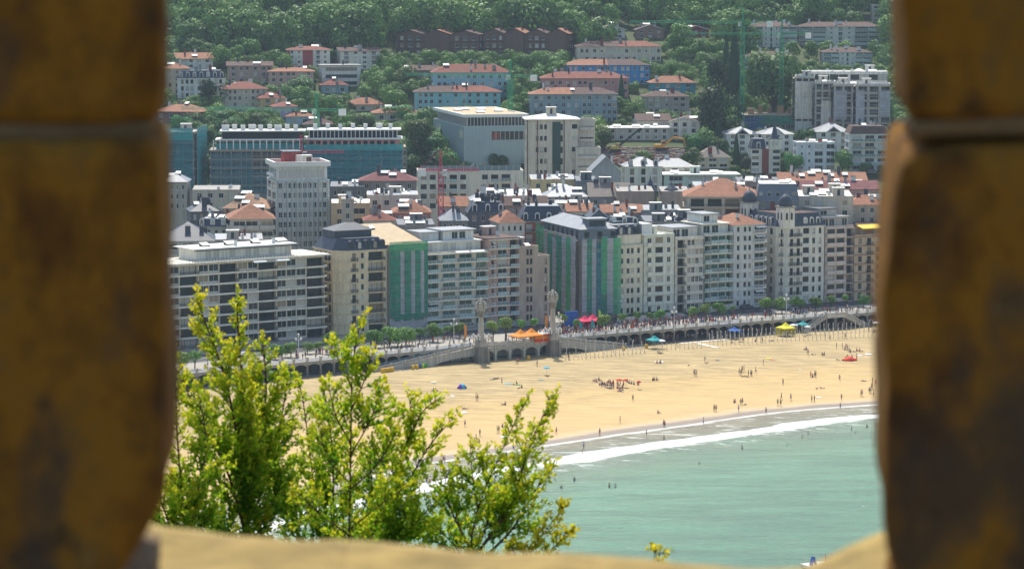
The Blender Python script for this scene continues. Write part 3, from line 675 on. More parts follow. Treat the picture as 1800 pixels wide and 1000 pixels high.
def terrace(lab, xl, xr, yr, ye, yb, n, yaw):
    """brown brick row: gable-fronted units stepping along the slope"""
    g = at_g((xl+xr)/2, yb)
    root, w, z, zf = BLD('terraced_house', lab, 'houses', xl, xr, ye, yb=yb, yaw=yaw, dep=11, nf=3, pat='.w.p.w.'*n, side='.w.w.', wall=BRICK, rf=('flat', 0, BROWNT), st=dict(frame=WHITE, band=(.35, .5), bandtop=0, slabm=mat('brown_band', (.1, .06, .05))))
    u = w/n
    for i in range(n):
        dy = -.9 if i % 2 else 0; b = MB(RT['o' if i % 2 else 'b'], BRICK); x0, x1 = i*u-.3, (i+1)*u+.3; xm = (x0+x1)/2; h = (ye-yr)*g.y/F*.6+.3*(i % 2)
        b.face([(x0, dy-.6, z), (xm, dy-.6, z+h), (xm, 12, z+h), (x0, 12, z)]); b.face([(xm, dy-.6, z+h), (x1, dy-.6, z), (x1, 12, z), (xm, 12, z+h)])
        b.face([(x0+.3, dy-.02, z), (x1-.3, dy-.02, z), (xm, dy-.02, z+h*.9)], BRICK); b.face([(x0+.3, 11.4, z), (x1-.3, 11.4, z), (xm, 11.4, z+h*.9)], BRICK)
        if dy: b.box(x0+1.2, x1-1.2, dy, -.01, z-9, z, BRICK)
        b.build('gabled_roof', root)
        link(chimney_mesh(.8, .7, 1.2, BRICK, DARKF), 'chimney', root, (xm+u*.2, 5, z+h*.7))
    return root
terrace('brown brick terrace, left of the two rows below the wood, orange gables', 697, 842, 48, 60, 97, 3, -16)
terrace('brown brick terrace, right of the two rows below the wood, dull gables', 850, 1000, 45, 59, 99, 4, -14)
HH('small white chalet with a balcony under its front gable', 1050, 1099, 41, 53, 69, LT, 'b', 2, '.w.p.w.', 3, 11, 'gablef', st=dict(bal={'p': 'white'}))
HH('brown chalet with a low front gable right of the white chalet', 1118, 1168, 42, 53, 70, W(.24, .15, .12), 'b', 2, '.w.w.w.', 3, 10, 'gablef')
HH('dark red chalet with white window frames and white gable edges', 1200, 1246, 44, 53, 71, W(.2, .03, .03), 'o', 2, '.p.w.p.', 3, 10, 'gablef')
HH('long cream block with half brown, half red roof above the bright blue one', 1014, 1162, 71, 82, 108, W(.48, .42, .34), 'b', 2, '.ww.w.s.www.w.ww.s.ww', 3, 13, m2='r', sp=.5, name='apartment_block', cat=ap, cl=dict(ch=6))
HH('long bright blue block under an orange and brown roof', 994, 1142, 103, 115, 150, BL, 'o', 3, '.ww.w.s.www.w.ww.s.ww', 3, 13, m2='b', sp=.5, name='apartment_block', cat=ap, cl=dict(ch=6), st=dict(frame=WHITE))
HH('long red and pink block with a red hipped roof', 953, 1104, 125, 138, 178, W(.4, .2, .19), 'r', 3, '.ww.w.s.www.w.ww.s.ww', 3, 13, name='apartment_block', cat=ap, cl=dict(ch=7))
HH('long blue-grey four-storey block with white shutters behind the tall office', 933, 1085, 153, 166, 216, W(.2, .26, .29), 'o', 4, '.ww.w.s.ww.w.ww.s.www', 3, 13, m2='b', sp=.48, name='apartment_block', cat=ap, cl=dict(ch=7, sky=2))
HH('teal house with an orange hipped roof above the grey-brown house', 1144, 1222, 133, 146, 170, W(.05, .22, .3), 'o', 2, '.w.w.w.w.', 4, 11)
HH('grey-brown house with brown hipped roof and white shutters', 1132, 1212, 159, 170, 202, W(.3, .26, .23), 'b', 3, '.ww.s.ww.', 4, 11)
HH('long pale blue block with a red roof behind the cyan and green one', 762, 898, 112, 128, 178, W(.2, .37, .42), 'r', 4, '.ww.w.s.ww.w.w.ww.', 6, 13, name='apartment_block', cat=ap, cl=dict(ch=8, sky=2))
r = HH('block painted cyan on its left half and dark green on its right', 729, 880, 150, 162, 196, CY, 'b', 3, '.www.w.s.w.ww.w.w.w.', 3, 13, m2='r', sp=.45, name='apartment_block', cat=ap, cl=dict(ch=6, sky=1))
HH('low house with three dull brown gables left of the pale blue block', 700, 778, 114, 124, 138, W(.22, .17, .15), 'b', 1, '.w.w.w.w.', 3, 11, 'gable')
HH('white gabled house with arched windows on the edge of the demolition site', 1177, 1230, 202, 214, 247, W(.55, .53, .47), 'b', 3, '.w.w.w.', -8, 18, 'gablef', st=dict(darkf='w'))
BLD('shed', 'long low white workshop roof beside the demolition site', 'building', 1067, 1178, 226, yb=248, yaw=4, dep=14, nf=2, pat='.w.w.w.w.w.w.w.', side='.w.', wall=W(.42, .4, .36), rf=('eave', .8, LIGHTROOF), cl=dict(sky=4))
BLD('shed', 'brown-roofed wing joined to the white gabled house', 'building', 1120, 1178, 212, yb=232, yaw=4, dep=14, nf=1, pat='.w.w.', wall=W(.42, .4, .36), rf=('gable', 2.5, BROWNT, .6), cl=dict(sky=2))
def flats(lab, xl, xr, ye, yb, nf, yaw=2):
    return BLD('apartment_block', lab, ap, xl, xr, ye, yb=yb, yaw=yaw, dep=13, nf=nf, pat='GG.s.D.s.GG', side='.w.w.', wall=W(.45, .45, .42), rf=('hip', 2.0, BROWNT, .5), cl=dict(ch=7, chm=WHITE), st=dict(glass=GGLASS, darkf='G', bal={'G': 'glass'}), grp='flats with white stair towers')
flats('white and glass flats behind the left green crane, upper block', 1312, 1400, 47, 84, 4)
flats('long pale flats with brown roof at the top right of the hill', 1405, 1550, 47, 82, 4)
flats('lower white flats half hidden by the big round tree', 1310, 1400, 99, 122, 2)
flats('lower white flats at the right above the netted building site', 1448, 1532, 92, 118, 3)
BLD('tower_block', 'narrow white tower peeping in beside the right stone jamb', 'tower block', 1534, 1560, 10, yb=42, yaw=0, dep=10, nf=4, pat='.b.', wall=LT, rf=('flat', .4, CONC))
# villas at the right
for i, (xl, xr, yp, ye, yb, lab) in enumerate(((1277, 1333, 222, 236, 270, 'white villa with a grey pyramid roof, left of the three'), (1339, 1394, 222, 236, 270, 'white villa with a grey roof behind the spired tower house'), (1436, 1494, 214, 232, 268, 'white villa with a grey pyramid roof beside the tall right-hand block'))):
    r = HH(lab, xl, xr, yp, ye, yb, W(.55, .56, .53), 'z', 3, '.w.p.w.', 3, 13, cl=dict(ch=1))
    b = MB(SLATEL, WHITE, GLASS); w_ = r[1]; b.xz([(w_*.28, 0), (w_*.72, 0), (w_*.5, 2.2)], -.6, 3.5, SLATEL); b.xz([(w_*.35, .15), (w_*.65, .15), (w_*.5, 1.6)], -.64, -.602, GLASS); b.build('pediment', r[0]).location = (0, 0, r[2])
root, w, z, zf = BLD('tower_house', 'white and red brick tower house with a black mansard and a pointed spire', 'house', 1321, 1372, 262, yb=306, yaw=2, dep=11, nf=4, pat='g.,.g', side='.w.w.', wall=W(.52, .5, .44), rf=('flat', .3, SLATE), cl=dict(ch=1))
b = MB(SLATE); b.loft([(-.2, -.2), (w*.5, -.2), (w*.5, 11), (-.2, 11)], z+.01, [(.8, .9), (w*.45, .9), (w*.45, 9), (.8, 9)], z+3.8); b.face([(.8, .9, z+3.8), (w*.45, .9, z+3.8), (w*.45, 9, z+3.8), (.8, 9, z+3.8)]); b.build('mansard', root)
link(cached(('dorm', 3.0, WHITE.name), lambda: dormer_mesh(3, 1, WHITE)), 'dormer', root, (w*.24, -.1, z+.2))
b = MB(W(.52, .5, .44), SLATE, GLASS); b.box(w*.62, w+.3, -.6, 4, z-.05, z+3.8); b.box(w*.6, w+.5, -.8, 4.2, z+3.803, z+4.1, SLATE)
for k in range(2): b.box(w*.68+k*1.5, w*.68+k*1.5+1.0, -.65, -.602, z+1.2, z+2.8, GLASS)
b.build('turret', root); c = MB(SLATE); c.lathe([(1.9, 0), (1.0, 1.5), (.75, 3.6), (.4, 5), (.05, 7.2)], (w*.81, 1.6, z+4.1), 8); c.build('spire', root)
b = MB(REDB); b.box(w*.36, w*.6, -.14, -.004, z-13, z); b.build('brick_strip', root)
BLD('apartment_block', 'white modern flats with flat roof right of the spired tower house', ap, 1401, 1468, 252, yb=303, yaw=2, dep=12, nf=4, pat='.s.s.g.g', side='.w.', wall=W(.5, .52, .55), rf=('flat', .4, LIGHTROOF), cl=dict(ch=2, sky=2))
BLD('apartment_block', 'tall white flats with brown roof storey at the right of the villas', ap, 1494, 1560, 236, yb=305, yaw=2, dep=13, nf=5, pat='.G.G.G', side='.w.', wall=W(.5, .5, .47), rf=('mans', 3, 1.2, BROWNT, BROWNT), cl=dict(ch=4, sky=1), st=dict(bal={'G': 'glass'}, band=(.3, .25)))
BLD('villa', 'cream villa with steep brown-grey roof and corner spire beside dark firs', hs, 1227, 1284, 277, yb=298, yaw=4, dep=11, nf=2, pat='.w.g.g.', side='.w.w.', wall=W(.45, .4, .28), rf=('hip', 4, mat('brown_slate', (.2, .17, .14), .8, .2, .5), .5), cl=dict(ch=2))
root, w, z, zf = BLD('mansion', 'white mansion with arched windows and a slate roof full of dormers', 'mansion', 1098, 1164, 293, yb=338, yaw=4, dep=12, nf=3, pat='.a.a.a.', side='.a.a.', wall=W(.55, .54, .48), rf=('hip', 3.2, SLATEL, .4), cl=dict(ch=2), st=dict(frame=DARKF))
for i in range(3): link(cached(('dorm', 2.6, WHITE.name), lambda: dormer_mesh(2.6, 1, WHITE)), 'dormer', root, (w*(i+.5)/3, .5, z))
BLD('mansion_wing', 'long slate-roofed wing behind the white mansion', 'building', 1150, 1222, 294, yb=318, yaw=4, dep=11, nf=2, pat='.w.w.w.', wall=W(.5, .48, .42), rf=('hip', 3, SLATEL, .4), cl=dict(ch=2))
BLD('low_building', 'long low building with white sheet roof and a pale green storey', 'building', 1167, 1298, 308, yb=336, yaw=2, dep=14, nf=2, pat='.g.b.', side='.w.', wall=W(.42, .5, .45), rf=('eave', .8, LIGHTROOF), cl=dict(sky=4, hut=1))
# big blocks in the valley
root, w, z, zf = BLD('glass_block', 'large pale glass-skinned block with a recessed top storey and tan flat roof', 'building', 816, 929, 222, yb=304, yaw=13, dep=60, nf=1, wall=mat('ribbed_glass_skin', (.38, .48, .475), .35, .06, .3, .12), pat=None, rf=('flat', 0, CONC), rows=1, zb=None)
b = MB(mat('skin_joint', (.2, .28, .29), .5, .05)); 
for i in range(1, 46): x = w*i/46; b.box(x-.04, x+.04, -.06, -.003, z-16.5, z-.2)
for i in range(1, 80): y = 60*i/80; b.box(-.06, -.003, y-.05, y+.05, z-16.5, z-.2)
b.build('skin_fin', root, kind='stuff')
b = MB(GLASS, WHITE, REDB); b.box(w*.42, w-.2, -.1, -.062, z-5.4, z-2.2, GLASS); b.box(w*.43, w*.55, -.13, -.102, z-5.2, z-2.5, REDB)
for i in range(9): x = w*.42+(w*.57)*i/8; b.box(x-.08, x+.08, -.16, -.132, z-5.4, z-2.2, WHITE)
b.build('window_band', root)
b = MB(GLASS); b.box(-.1, -.062, 2, 8, z-5, z-1.5); [b.box(-.1, -.062, y, y+.9, z-9-k*1.3, z-5.5-k*1.3) for k, y in enumerate((14, 20, 27))]; b.box(-.1, -.062, 40, 54, z-15.5, z-12); b.box(-.1, -.062, 44, 56, z-5, z-1.5); b.build('side_window', root)
b = MB(GLASS, WHITE); b.poly([(1.5, 1.5), (w-1, 1.5), (w-1, 58), (1.5, 58)], z+.01, z+3.2)
for i in range(18): x = 1.5+(w-2.5)*i/17; b.box(x-.1, x+.1, 1.3, 1.49, z+.01, z+3.2, WHITE)
for i in range(36): y = 1.5+56*i/35; b.box(1.3, 1.49, y-.1, y+.1, z+.01, z+3.2, WHITE)
b.build('top_storey', root)
b = MB(SANDROOF, LIGHTROOF); b.poly([(-.1, .2), (w+.2, .2), (w+.2, 59.5), (-.1, 59.5)], z+3.21, z+4.4, LIGHTROOF); b.face([(.8, 1.2, z+4.42), (w-.8, 1.2, z+4.42), (w-.8, 58, z+4.42), (.8, 58, z+4.42)], SANDROOF); b.build('roof_slab', root)
for s in ((4, 30), (9, 12), (14, 34), (18, 20), (8, 36)): link(skylight_mesh(3.2, 2.0), 'skylight', root, (*s, z+4.45))
root, w, z, zf = BLD('office_building', 'tall stone office with a dark glass stair strip and light hipped roof', 'office building', 926, 1016, 210, D=1045, yaw=3, dep=15, rows=6, fh=4.2, pat='.,www,G,.g', left='.w.w.w.', wall=W(.46, .42, .35), rf=('hip', 1.8, LIGHTROOF, .9), cl=dict(ch=1, hut=1, chm=SLATE), st=dict(darkf='Gw'))
b = MB(GGLASS, DARKF); b.box(w*.5, w*.66, -.25, -.004, z-25, z-1, GGLASS)
for k in range(12): b.box(w*.5, w*.66, -.28, -.252, z-25+k*2, z-24.9+k*2, DARKF)
b.build('stair_strip', root); b = MB(BRICK)
for x in (0.1, w*.2, w*.72): b.box(x, x+.35, -.12, -.005, z-25, z-.3)
b.build('quoin', root)
for i, (x0, x1, yt, yb) in enumerate(((1016, 1046, 212, 262), (1012, 1056, 262, 306))):
    BLD('office_annex', ('stepped rear wing of the stone office, upper part', 'stepped rear wing of the stone office with long balconies, lower part')[i], 'building', x0, x1, yt, D=1052-i*8, yaw=3, dep=10, rows=3, fh=4.2, pat='.b.', wall=W(.48, .44, .38), rf=('flat', .5, CONC), st=dict(bal={'b': 'solid'}))
root, w, z, zf = BLD('apartment_block', 'long cream flats with two rows of balconies below the pale glass block', ap, 735, 920, 303, D=985, yaw=4, dep=14, rows=4, fh=3.3, pat=['.g.g.l.l.g,.,g.l.G,,'], left='.w.w.', wall=W(.52, .49, .41), rf=('flat', .5, LIGHTROOF), cl=dict(ch=3, ac=5), st=dict(bal={'l': 'glass', 'G': 'glass'}, darkf='lG'))
b = MB(RAILG, WHITE); b.box(1, w-1, 1, 1.06, z+.02, z+2.2, RAILG); [b.box(1+(w-2)*i/14-.06, 1+(w-2)*i/14+.06, .9, .99, z+.02, z+2.3, WHITE) for i in range(15)]; b.build('glass_screen', root)
# ------------------------------------------------------------------ buildings under scaffolding
NTEAL = netm('teal_net', (.03, .3, .3), .78); NTEALD = netm('dark_teal_net', (.02, .19, .23), .62); NTEALT = netm('thin_teal_net', (.05, .24, .28), .32); NGREEN = netm('green_net', (.06, .36, .16), .75); NMID = netm('mid_green_net', (.03, .24, .14), .78); NGREY = netm('grey_net', (.4, .4, .41), .75); NDGREEN = netm('dark_green_net', (.02, .2, .12), .8); NBEIGE = netm('beige_net', (.66, .6, .5), .78, (2.2, 2.2, .15))
NBLUE = netm('blue_net', (.03, .13, .3), .6); STEEL = mat('galvanised_steel', (.3, .31, .31), .5, .1, metal=.4); PLANK = mat('scaffold_plank', (.4, .33, .2), .8, .2)
def scaffold(root, a, b, z0, z1, out=1.2, step=2.5, lift=2.0, nets=None):
    """tubes and planks along the wall line a-b (local x,y); nets: list of (from, to, z0, z1, material) as shares"""
    d = Vector((b[0]-a[0], b[1]-a[1])); L = d.length; d.normalize(); n = Vector((d.y, -d.x)); ang = atan2(d.y, d.x)
    def P(s, o, z): return (a[0]+d.x*s+n.x*o, a[1]+d.y*s+n.y*o, z)
    ns = max(1, round(L/step)); nl = max(1, round((z1-z0)/lift))
    f = MB(STEEL, PLANK)
    for i in range(ns+1):
        for o in (.25, out): f.bar(P(L*i/ns, o, z0), P(L*i/ns, o, z1+.8), .06, 0, 3)
    for k in range(nl+1):
        z = z0+(z1-z0)*k/nl; f.bar(P(0, out, z+1), P(L, out, z+1), .05, 0, 3); f.bar(P(0, out, z+.5), P(L, out, z+.5), .04, 0, 3)
        q = [P(0, .3, z), P(L, .3, z), P(L, out-.1, z), P(0, out-.1, z)]; f.face(q, PLANK); f.face([(x, y, zz-.06) for x, y, zz in reversed(q)], PLANK)
        f.face([P(0, out-.1, z-.06), P(L, out-.1, z-.06), P(L, out-.1, z+.15), P(0, out-.1, z+.15)], PLANK)
    for i in range(0, ns, 4): f.bar(P(L*i/ns, out, z0), P(min(L, L*(i+3)/ns), out, z0+min(z1-z0, 8)), .04, 0, 3)
    f.build('scaffold_frame', root, kind='stuff')
    for (s0, s1, h0, h1, m) in nets or []:
        nb = MB(m); zz0, zz1 = z0+(z1-z0)*h0, z0+(z1-z0)*h1; k = max(2, int((s1-s0)*L/1.2)); r = max(2, int((zz1-zz0)/2))
        for i in range(k):
            for j in range(r):
                def Q(i, j): s = L*(s0+(s1-s0)*i/k); z = zz0+(zz1-zz0)*j/r; return P(s, out+.1+.14*sin(i*2.1+j)*(i % 2)+.08*sin(j*2.7), z)
                nb.face([Q(i, j), Q(i+1, j), Q(i+1, j+1), Q(i, j+1)])
        nb.build('net', root)
DKW = W(.2, .2, .2)
# the long block under construction, left and right halves
root, w, z, zf = BLD('building_under_construction', 'long grey concrete block under construction behind bare scaffolding, left half', 'construction site', 370, 532, 264, D=1010, yaw=3, dep=16, rows=5, fh=3.1, pat='GGGGGGGGG', left='GG', wall=W(.3, .29, .27), rf=('flat', 0, CONC), st=dict(glass=SHADE, frame=CONC, band=(.5, .3)))
scaffold(root, (0, 0), (w, 0), z-17, z-.2, nets=[(0, .45, 0, .95, NTEALT), (.4, 1, 0, .6, NTEALT)])
b = MB(CONC, GLASS, WHITE, SHADE); b.poly([(2, 3), (w, 3), (w, 15), (2, 15)], z+.01, z+3.2, SHADE)
for i in range(14): x = 1+(w-2)*i/13; b.box(x-.2, x+.2, 1.2, 1.6, z+.01, z+3.4, LIGHTROOF)
b.build('top_storey', root); c = MB(LIGHTROOF); c.poly([(1.5, 2), (w, 2), (w, 15), (1.5, 15)], z+3.21, z+3.6); c.build('roof_slab', root)
scaffold(root, (2, 2.9), (w, 2.9), z+.1, z+2.8, .6, nets=[(0, 1, 0, .8, NTEAL)])
c = MB(CONC, SHADE); c.poly([(4, 5), (w, 5), (w, 15), (4, 15)], z+3.61, z+6.2, SHADE); c.poly([(3, 4), (w+1, 4), (w+1, 15.5), (3, 15.5)], z+6.21, z+6.6, LIGHTROOF); c.build('attic', root)
for i in range(9): x = 5+i*(w-6)/8.5; link(chimney_mesh(1.6 if i % 3 else 2.6, 1.2, 1.6, WHITE, LIGHTROOF), 'chimney', root, (x, 8+(i % 2)*3, z+6.6))
root, w, z, zf = BLD('building_under_construction', 'long block behind dark teal netting with pink attic wall, right half', 'construction site', 534, 708, 262, D=1016, yaw=3, dep=16, rows=5, fh=3.1, pat='GGGGGGGGG', right='GG', wall=W(.3, .29, .27), rf=('flat', 0, CONC), st=dict(glass=SHADE, frame=CONC, band=(.5, .3)))
scaffold(root, (0, 0), (w, 0), z-18, z+.2, nets=[(0, 1, 0, .96, NTEALD), (0, 1, .96, 1.08, NTEAL)]); scaffold(root, (w, 0), (w, 15), z-18, z+.6, nets=[(0, 1, 0, 1.05, NTEALD)])
b = MB(W(.42, .22, .2), GLASS, LIGHTROOF, SHADE); b.poly([(1, 2), (w-1, 2), (w-1, 15), (1, 15)], z+.3, z+3.2)
for i in range(13): x = 2+(w-4)*i/13; b.box(x, x+1.5, 1.9, 1.99, z+.5, z+2.7, SHADE)
b.poly([(0, .8), (w, .8), (w, 15.3), (0, 15.3)], z+3.21, z+3.7, LIGHTROOF); b.build('top_storey', root)
b = MB(SHADE, LIGHTROOF, WHITE); b.poly([(2, 4), (w-2, 4), (w-2, 15), (2, 15)], z+3.71, z+6.3); b.poly([(1, 3), (w-.5, 3), (w-.5, 15.5), (1, 15.5)], z+6.31, z+6.7, LIGHTROOF)
for i in range(22): x = 2+(w-4)*i/21; b.box(x-.15, x+.15, 3.4, 3.9, z+3.71, z+6.3, WHITE)
b.build('attic', root)
for i in range(7): x = 4+i*(w-6)/6.5; link(chimney_mesh(1.4, 1.2, 1.6, WHITE, LIGHTROOF), 'chimney', root, (x, 8+(i % 2)*3, z+6.7))
link(chimney_mesh(1.6, 1.2, 1.6, WHITE, LIGHTROOF), 'chimney', root, (w-8, 9, z+6.7))
root, w, z, zf = BLD('building_under_construction', 'block wrapped in bright teal netting beside the left stone jamb', 'construction site', 285, 340, 234, D=1005, yaw=-4, dep=20, rows=6, fh=3.1, pat='GGG', right='GG', wall=W(.25, .25, .24), rf=('flat', .4, LIGHTROOF), st=dict(glass=SHADE, frame=CONC, band=(.5, .3)), cl=dict(hut=1))
scaffold(root, (0, 0), (w, 0), z-20, z+.6, nets=[(0, 1, 0, .85, NTEALD), (0, 1, .85, 1.06, NTEAL)]); scaffold(root, (w, 0), (w, 20), z-20, z+.6, nets=[(0, 1, 0, 1.06, NTEAL)])
root, w, z, zf = BLD('building_under_construction', 'concrete frame with orange-brown columns on its open top slab', 'construction site', 1308, 1472, 202, yb=232, yaw=-2, dep=20, rows=3, fh=3.0, pat='GGGGGGGGG', left='GG', wall=W(.34, .3, .25), rf=('flat', 0, SANDROOF), st=dict(glass=SHADE, frame=CONC, band=(.6, .35)))
scaffold(root, (0, 0), (w, 0), z-8, z-.1, nets=[(0, .22, 0, .9, NBLUE), (.15, .6, .55, .95, NDGREEN), (.6, 1, .3, .6, NBEIGE)])
FORM = mat('timber_formwork', (.33, .17, .09), .8, .25)
for i in range(9):
    x = 3+i*(w-6)/8; link(chimney_mesh(1.6 if i % 3 else 2.6, 1.6, 3.2 if i % 2 else 2.2, FORM, PLANK), 'formwork_column', root, (x, 4+(i % 3)*4, z))
# the stepped complex under nets on the right
for (xl, xr, yt, yb, lab, nets, D_) in ((1398, 1432, 136, 205, 'stepped block behind pale beige netting, left end of the right-hand site', [(0, 1, 0, .93, NBEIGE)], 1160), (1433, 1468, 146, 210, 'narrow half netted block between the beige and the grey netted ones', [(.3, 1, 0, .6, NBEIGE)], 1155), (1466, 1512, 150, 214, 'lower scaffolded block in the middle of the right-hand site', [(0, .5, .2, .9, NGREY)], 1150), (1505, 1565, 150, 222, 'netted block with dark openings at the right stone jamb', [(0, .25, 0, .9, NGREY), (.7, 1, .3, .9, NGREY)], 1140)):
    root, w, z, zf = BLD('building_under_construction', lab, 'construction site', xl, xr, yt, D=D_, yaw=-6, dep=16, rows=6, fh=3.0, pat='.G.G.G', left='GG', wall=W(.46, .45, .42), rf=('flat', .6, LIGHTROOF), st=dict(glass=SHADE, frame=CONC, band=(.4, .3)), cl=dict(hut=1, ac=3, sky=1))
    scaffold(root, (0, 0), (w, 0), z-17, z-.5, nets=nets); scaffold(root, (0, 16), (0, 0), z-17, z-.5, nets=[(0, 1, 0, .93, NBEIGE)])
root, w, z, zf = BLD('building_under_construction', 'long white top storey with a dark window band over the right-hand site', 'construction site', 1422, 1560, 127, D=1172, yaw=-4, dep=16, rows=1, fh=3.4, pat='.GGGG.GGGG', left='G', wall=W(.5, .5, .48), rf=('flat', .3, LIGHTROOF), cl=dict(hut=1, ac=8, sky=3), st=dict(darkf='G'))
# ------------------------------------------------------------------ the twelve-storey tower
root, w, z, zf = BLD('tower_block', 'grey twelve-storey tower with rows of small windows and a flat roof', 'tower block', 484, 579, 318, D=902, yaw=14, dep=17, rows=11, fh=3.1, pat='.pppppppppp.', left='.G.G', right='.w.w.', wall=W(.44, .47, .46), rf=('flat', 0, CONC), st=dict(band=(.12, .3)))
b = MB(W(.31, .33, .33), WHITE)
for i in range(12): x = w*(.5+i)/12; b.box(x-.14, x+.14, -.22, -.004, z-34, z-.2)
b.build('mullion_rib', root)
b = MB(W(.5, .52, .5), GLASS, WHITE); b.poly([(.6, .6), (w-.6, .6), (w-.6, 16.4), (.6, 16.4)], z+.02, z+4.4)
for i in range(10): x = 1.4+(w-3.6)*i/9.4; b.box(x, x+.9, .5, .59, z+.8, z+3.4, GLASS); b.box(x+1.1, x+1.3, .4, .59, z+.3, z+4, WHITE)
b.box(.5, .59, 2, 15, z+1, z+3.4, GLASS); b.build('top_storey', root)
b = MB(LIGHTROOF, W(.3, .12, .11)); o = inset([(0, 0), (w, 0), (w, 17), (0, 17)], -.4); i_ = inset(o, .7)
b.poly(o, z+4.41, z+4.7, LIGHTROOF, 1); b.loft(o, z+4.7, o, z+5.9); b.loft(o, z+5.9, i_, z+5.9); b.loft(i_, z+5.9, i_, z+4.71); b.build('roof_slab', root)
b = MB(W(.3, .06, .06), SLATE); b.poly([(4, 6), (9, 6), (9, 13), (4, 13)], z+4.72, z+8.6); b.poly([(3.5, 5.5), (9.5, 5.5), (9.5, 13.5), (3.5, 13.5)], z+8.61, z+8.9, SLATE); b.build('plant_room', root)
b = MB(W(.55, .54, .5), BRICK, LIGHTROOF); b.poly([(7.5, 3), (12.5, 3), (12.5, 6), (7.5, 6)], z+4.72, z+7.8, 0, LIGHTROOF); b.box(10.6, 12.2, 2.9, 2.99, z+5, z+7.2, BRICK); b.build('stair_hut', root)
for s in ((14, 8), (15.5, 5), (3, 4)): link(ac_mesh(), 'air_conditioner', root, (*s, z+4.72))
b = MB(RAILD); [b.bar((x, 8, z+8), (x, 8, z+13), .05) for x in (5, 8)]; b.build('mast', root)

def dome_mesh():
    b = MB(WHITE); b.lathe([(.9, 0), (.85, .5), (.6, .9), (.1, 1.1)], n=10); return b.mesh('skylight_dome')
for k in range(3): link(cached('dome', dome_mesh), 'skylight_dome', root, (-.2, 3+k*4, z+1.2))
# ------------------------------------------------------------------ the old town: name, label, xl, xr, eaves row, distance, yaw, depth, wall, roof, clutter
def tweak(rf):
    if not rf: return rf
    if rf[0] in ('hip', 'gable', 'gablef'): return (rf[0], rf[1]*1.4)+tuple(rf[2:])
    if rf[0] in ('flat', 'eave') and len(rf) == 3: return tuple(rf)+(.1,)
    return rf
def more(cl): return {k: (v+1 if k in ('ch', 'ac') and v else v) for k, v in cl.items()}
def T(lab, xl, xr, yt, D, yaw=4, dep=13, wall=None, rf=None, cl=None, pat='.w.w.w.w.', rows=3, name='town_building', cat='building', side='.w.w.', **k):
    return BLD(name, lab, cat, xl, xr, yt, D=D, yaw=yaw, dep=dep, rows=rows, fh=3.2, pat=pat, side=side, wall=wall or W(.42, .38, .31), rf=tweak(rf) or ('flat', .4, CONC, .09), cl=more(cl) if cl is not None else dict(ch=4, ac=2, sky=2), zb=7.5 if D < 930 else None, **k)
Z = ('flat', .5, SLATEL); LR = ('eave', .5, LIGHTROOF)
T('slate-roofed building with one white skylight at the left edge below the teal nets', 285, 328, 320, 960, 0, 12, W(.3, .28, .25), ('hip', 2, SLATEL, .4), dict(sky=2))
T('grey garden wall building at the foot of the bare scaffolding', 338, 420, 335, 960, 2, 10, W(.36, .33, .28), ('flat', .3, CONC), dict(ac=2), rows=2)
T('dark slate building with black chimneys left of the tower', 335, 384, 372, 905, 12, 12, W(.1, .1, .11), ('hip', 2, SLATE, .4), dict(ch=5, chm=SLATE, sky=2))
T('tan hipped roof with a big white skylight left of the tower', 392, 470, 366, 900, -6, 14, W(.32, .28, .23), ('hip', 3.2, tilem('tan_tiles', (.42, .25, .15)), .6), dict(sky=3, ch=1))
T('orange-roofed apartments with white terraces touching the tower', 405, 480, 385, 868, 8, 15, W(.4, .38, .34), ('hip', 3.0, ORANGE, .9), dict(sky=1, ch=1), pat='.GG.G', st=dict(band=(.6, .25), bal={'G': 'solid'}), side='.GG.')
T('curved slate-roofed terrace building left of the orange-roofed apartments', 345, 402, 398, 880, -10, 12, W(.35, .33, .3), ('mans', 2.4, 1.2, SLATE, SLATEL, 3), dict(ch=4, sky=2))
T('long blue slate roof with black chimneys behind the left apartment block', 285, 376, 424, 835, 6, 15, W(.28, .29, .3), ('hip', 3.6, SLATE, .5), dict(ch=5, chm=SLATE), pat='.g.g.g.')
T('grey stepped roof terrace between the slate roof and the tower', 378, 462, 424, 850, 6, 12, W(.36, .34, .31), Z, dict(ch=3, ac=4, hut=1))
T('maroon roof with two white skylights right of the tower top', 632, 732, 318, 950, 2, 12, W(.16, .15, .15), ('hip', 2, tilem('maroon_tiles', (.2, .075, .07)), .5), dict(sky=5, ch=2), pat='.w.w.w.w.w.')
T('dark flat roof with one white skylight between tower and maroon roof', 580, 640, 330, 945, 2, 12, W(.09, .1, .11), ('flat', .4, SLATE), dict(sky=2, ch=1))
T('white roof terrace over an ochre wall right of the tower', 582, 650, 362, 895, 3, 12, W(.42, .33, .22), ('flat', .9, LIGHTROOF), dict(hut=1, ac=3, sky=1), pat='.w..g.')
T('netted old building with a grey tower right of the twelve-storey block', 600, 622, 352, 885, 3, 6, W(.33, .29, .24), ('flat', .4, CONC), dict(ch=1), pat='.w.', rows=3)
T('grey-roofed row with white skylights below the maroon roof', 645, 735, 347, 915, 3, 12, W(.4, .37, .33), ('flat', .8, SLATEL), dict(ch=4, sky=5, ac=3, hut=1))
T('orange-roofed building left of the red crane', 692, 757, 374, 878, 4, 14, W(.35, .16, .12), ('hip', 2.6, ORANGE, .4), dict(sky=3, ch=2))
T('small red roof and white terrace below the ochre building', 640, 700, 388, 872, 5, 11, W(.4, .36, .3), ('hip', 1.8, REDT, .4), dict(sky=2, ch=3))
T('flat black roof with white hatch just left of the red crane mast', 700, 765, 398, 856, 6, 12, W(.16, .15, .16), ('flat', .5, SLATE), dict(hut=1, sky=3, ch=2))
T('orange roof behind the red crane mast', 772, 822, 363, 900, 4, 12, W(.4, .35, .3), ('gable', 2, ORANGE, .4), dict(ch=2))
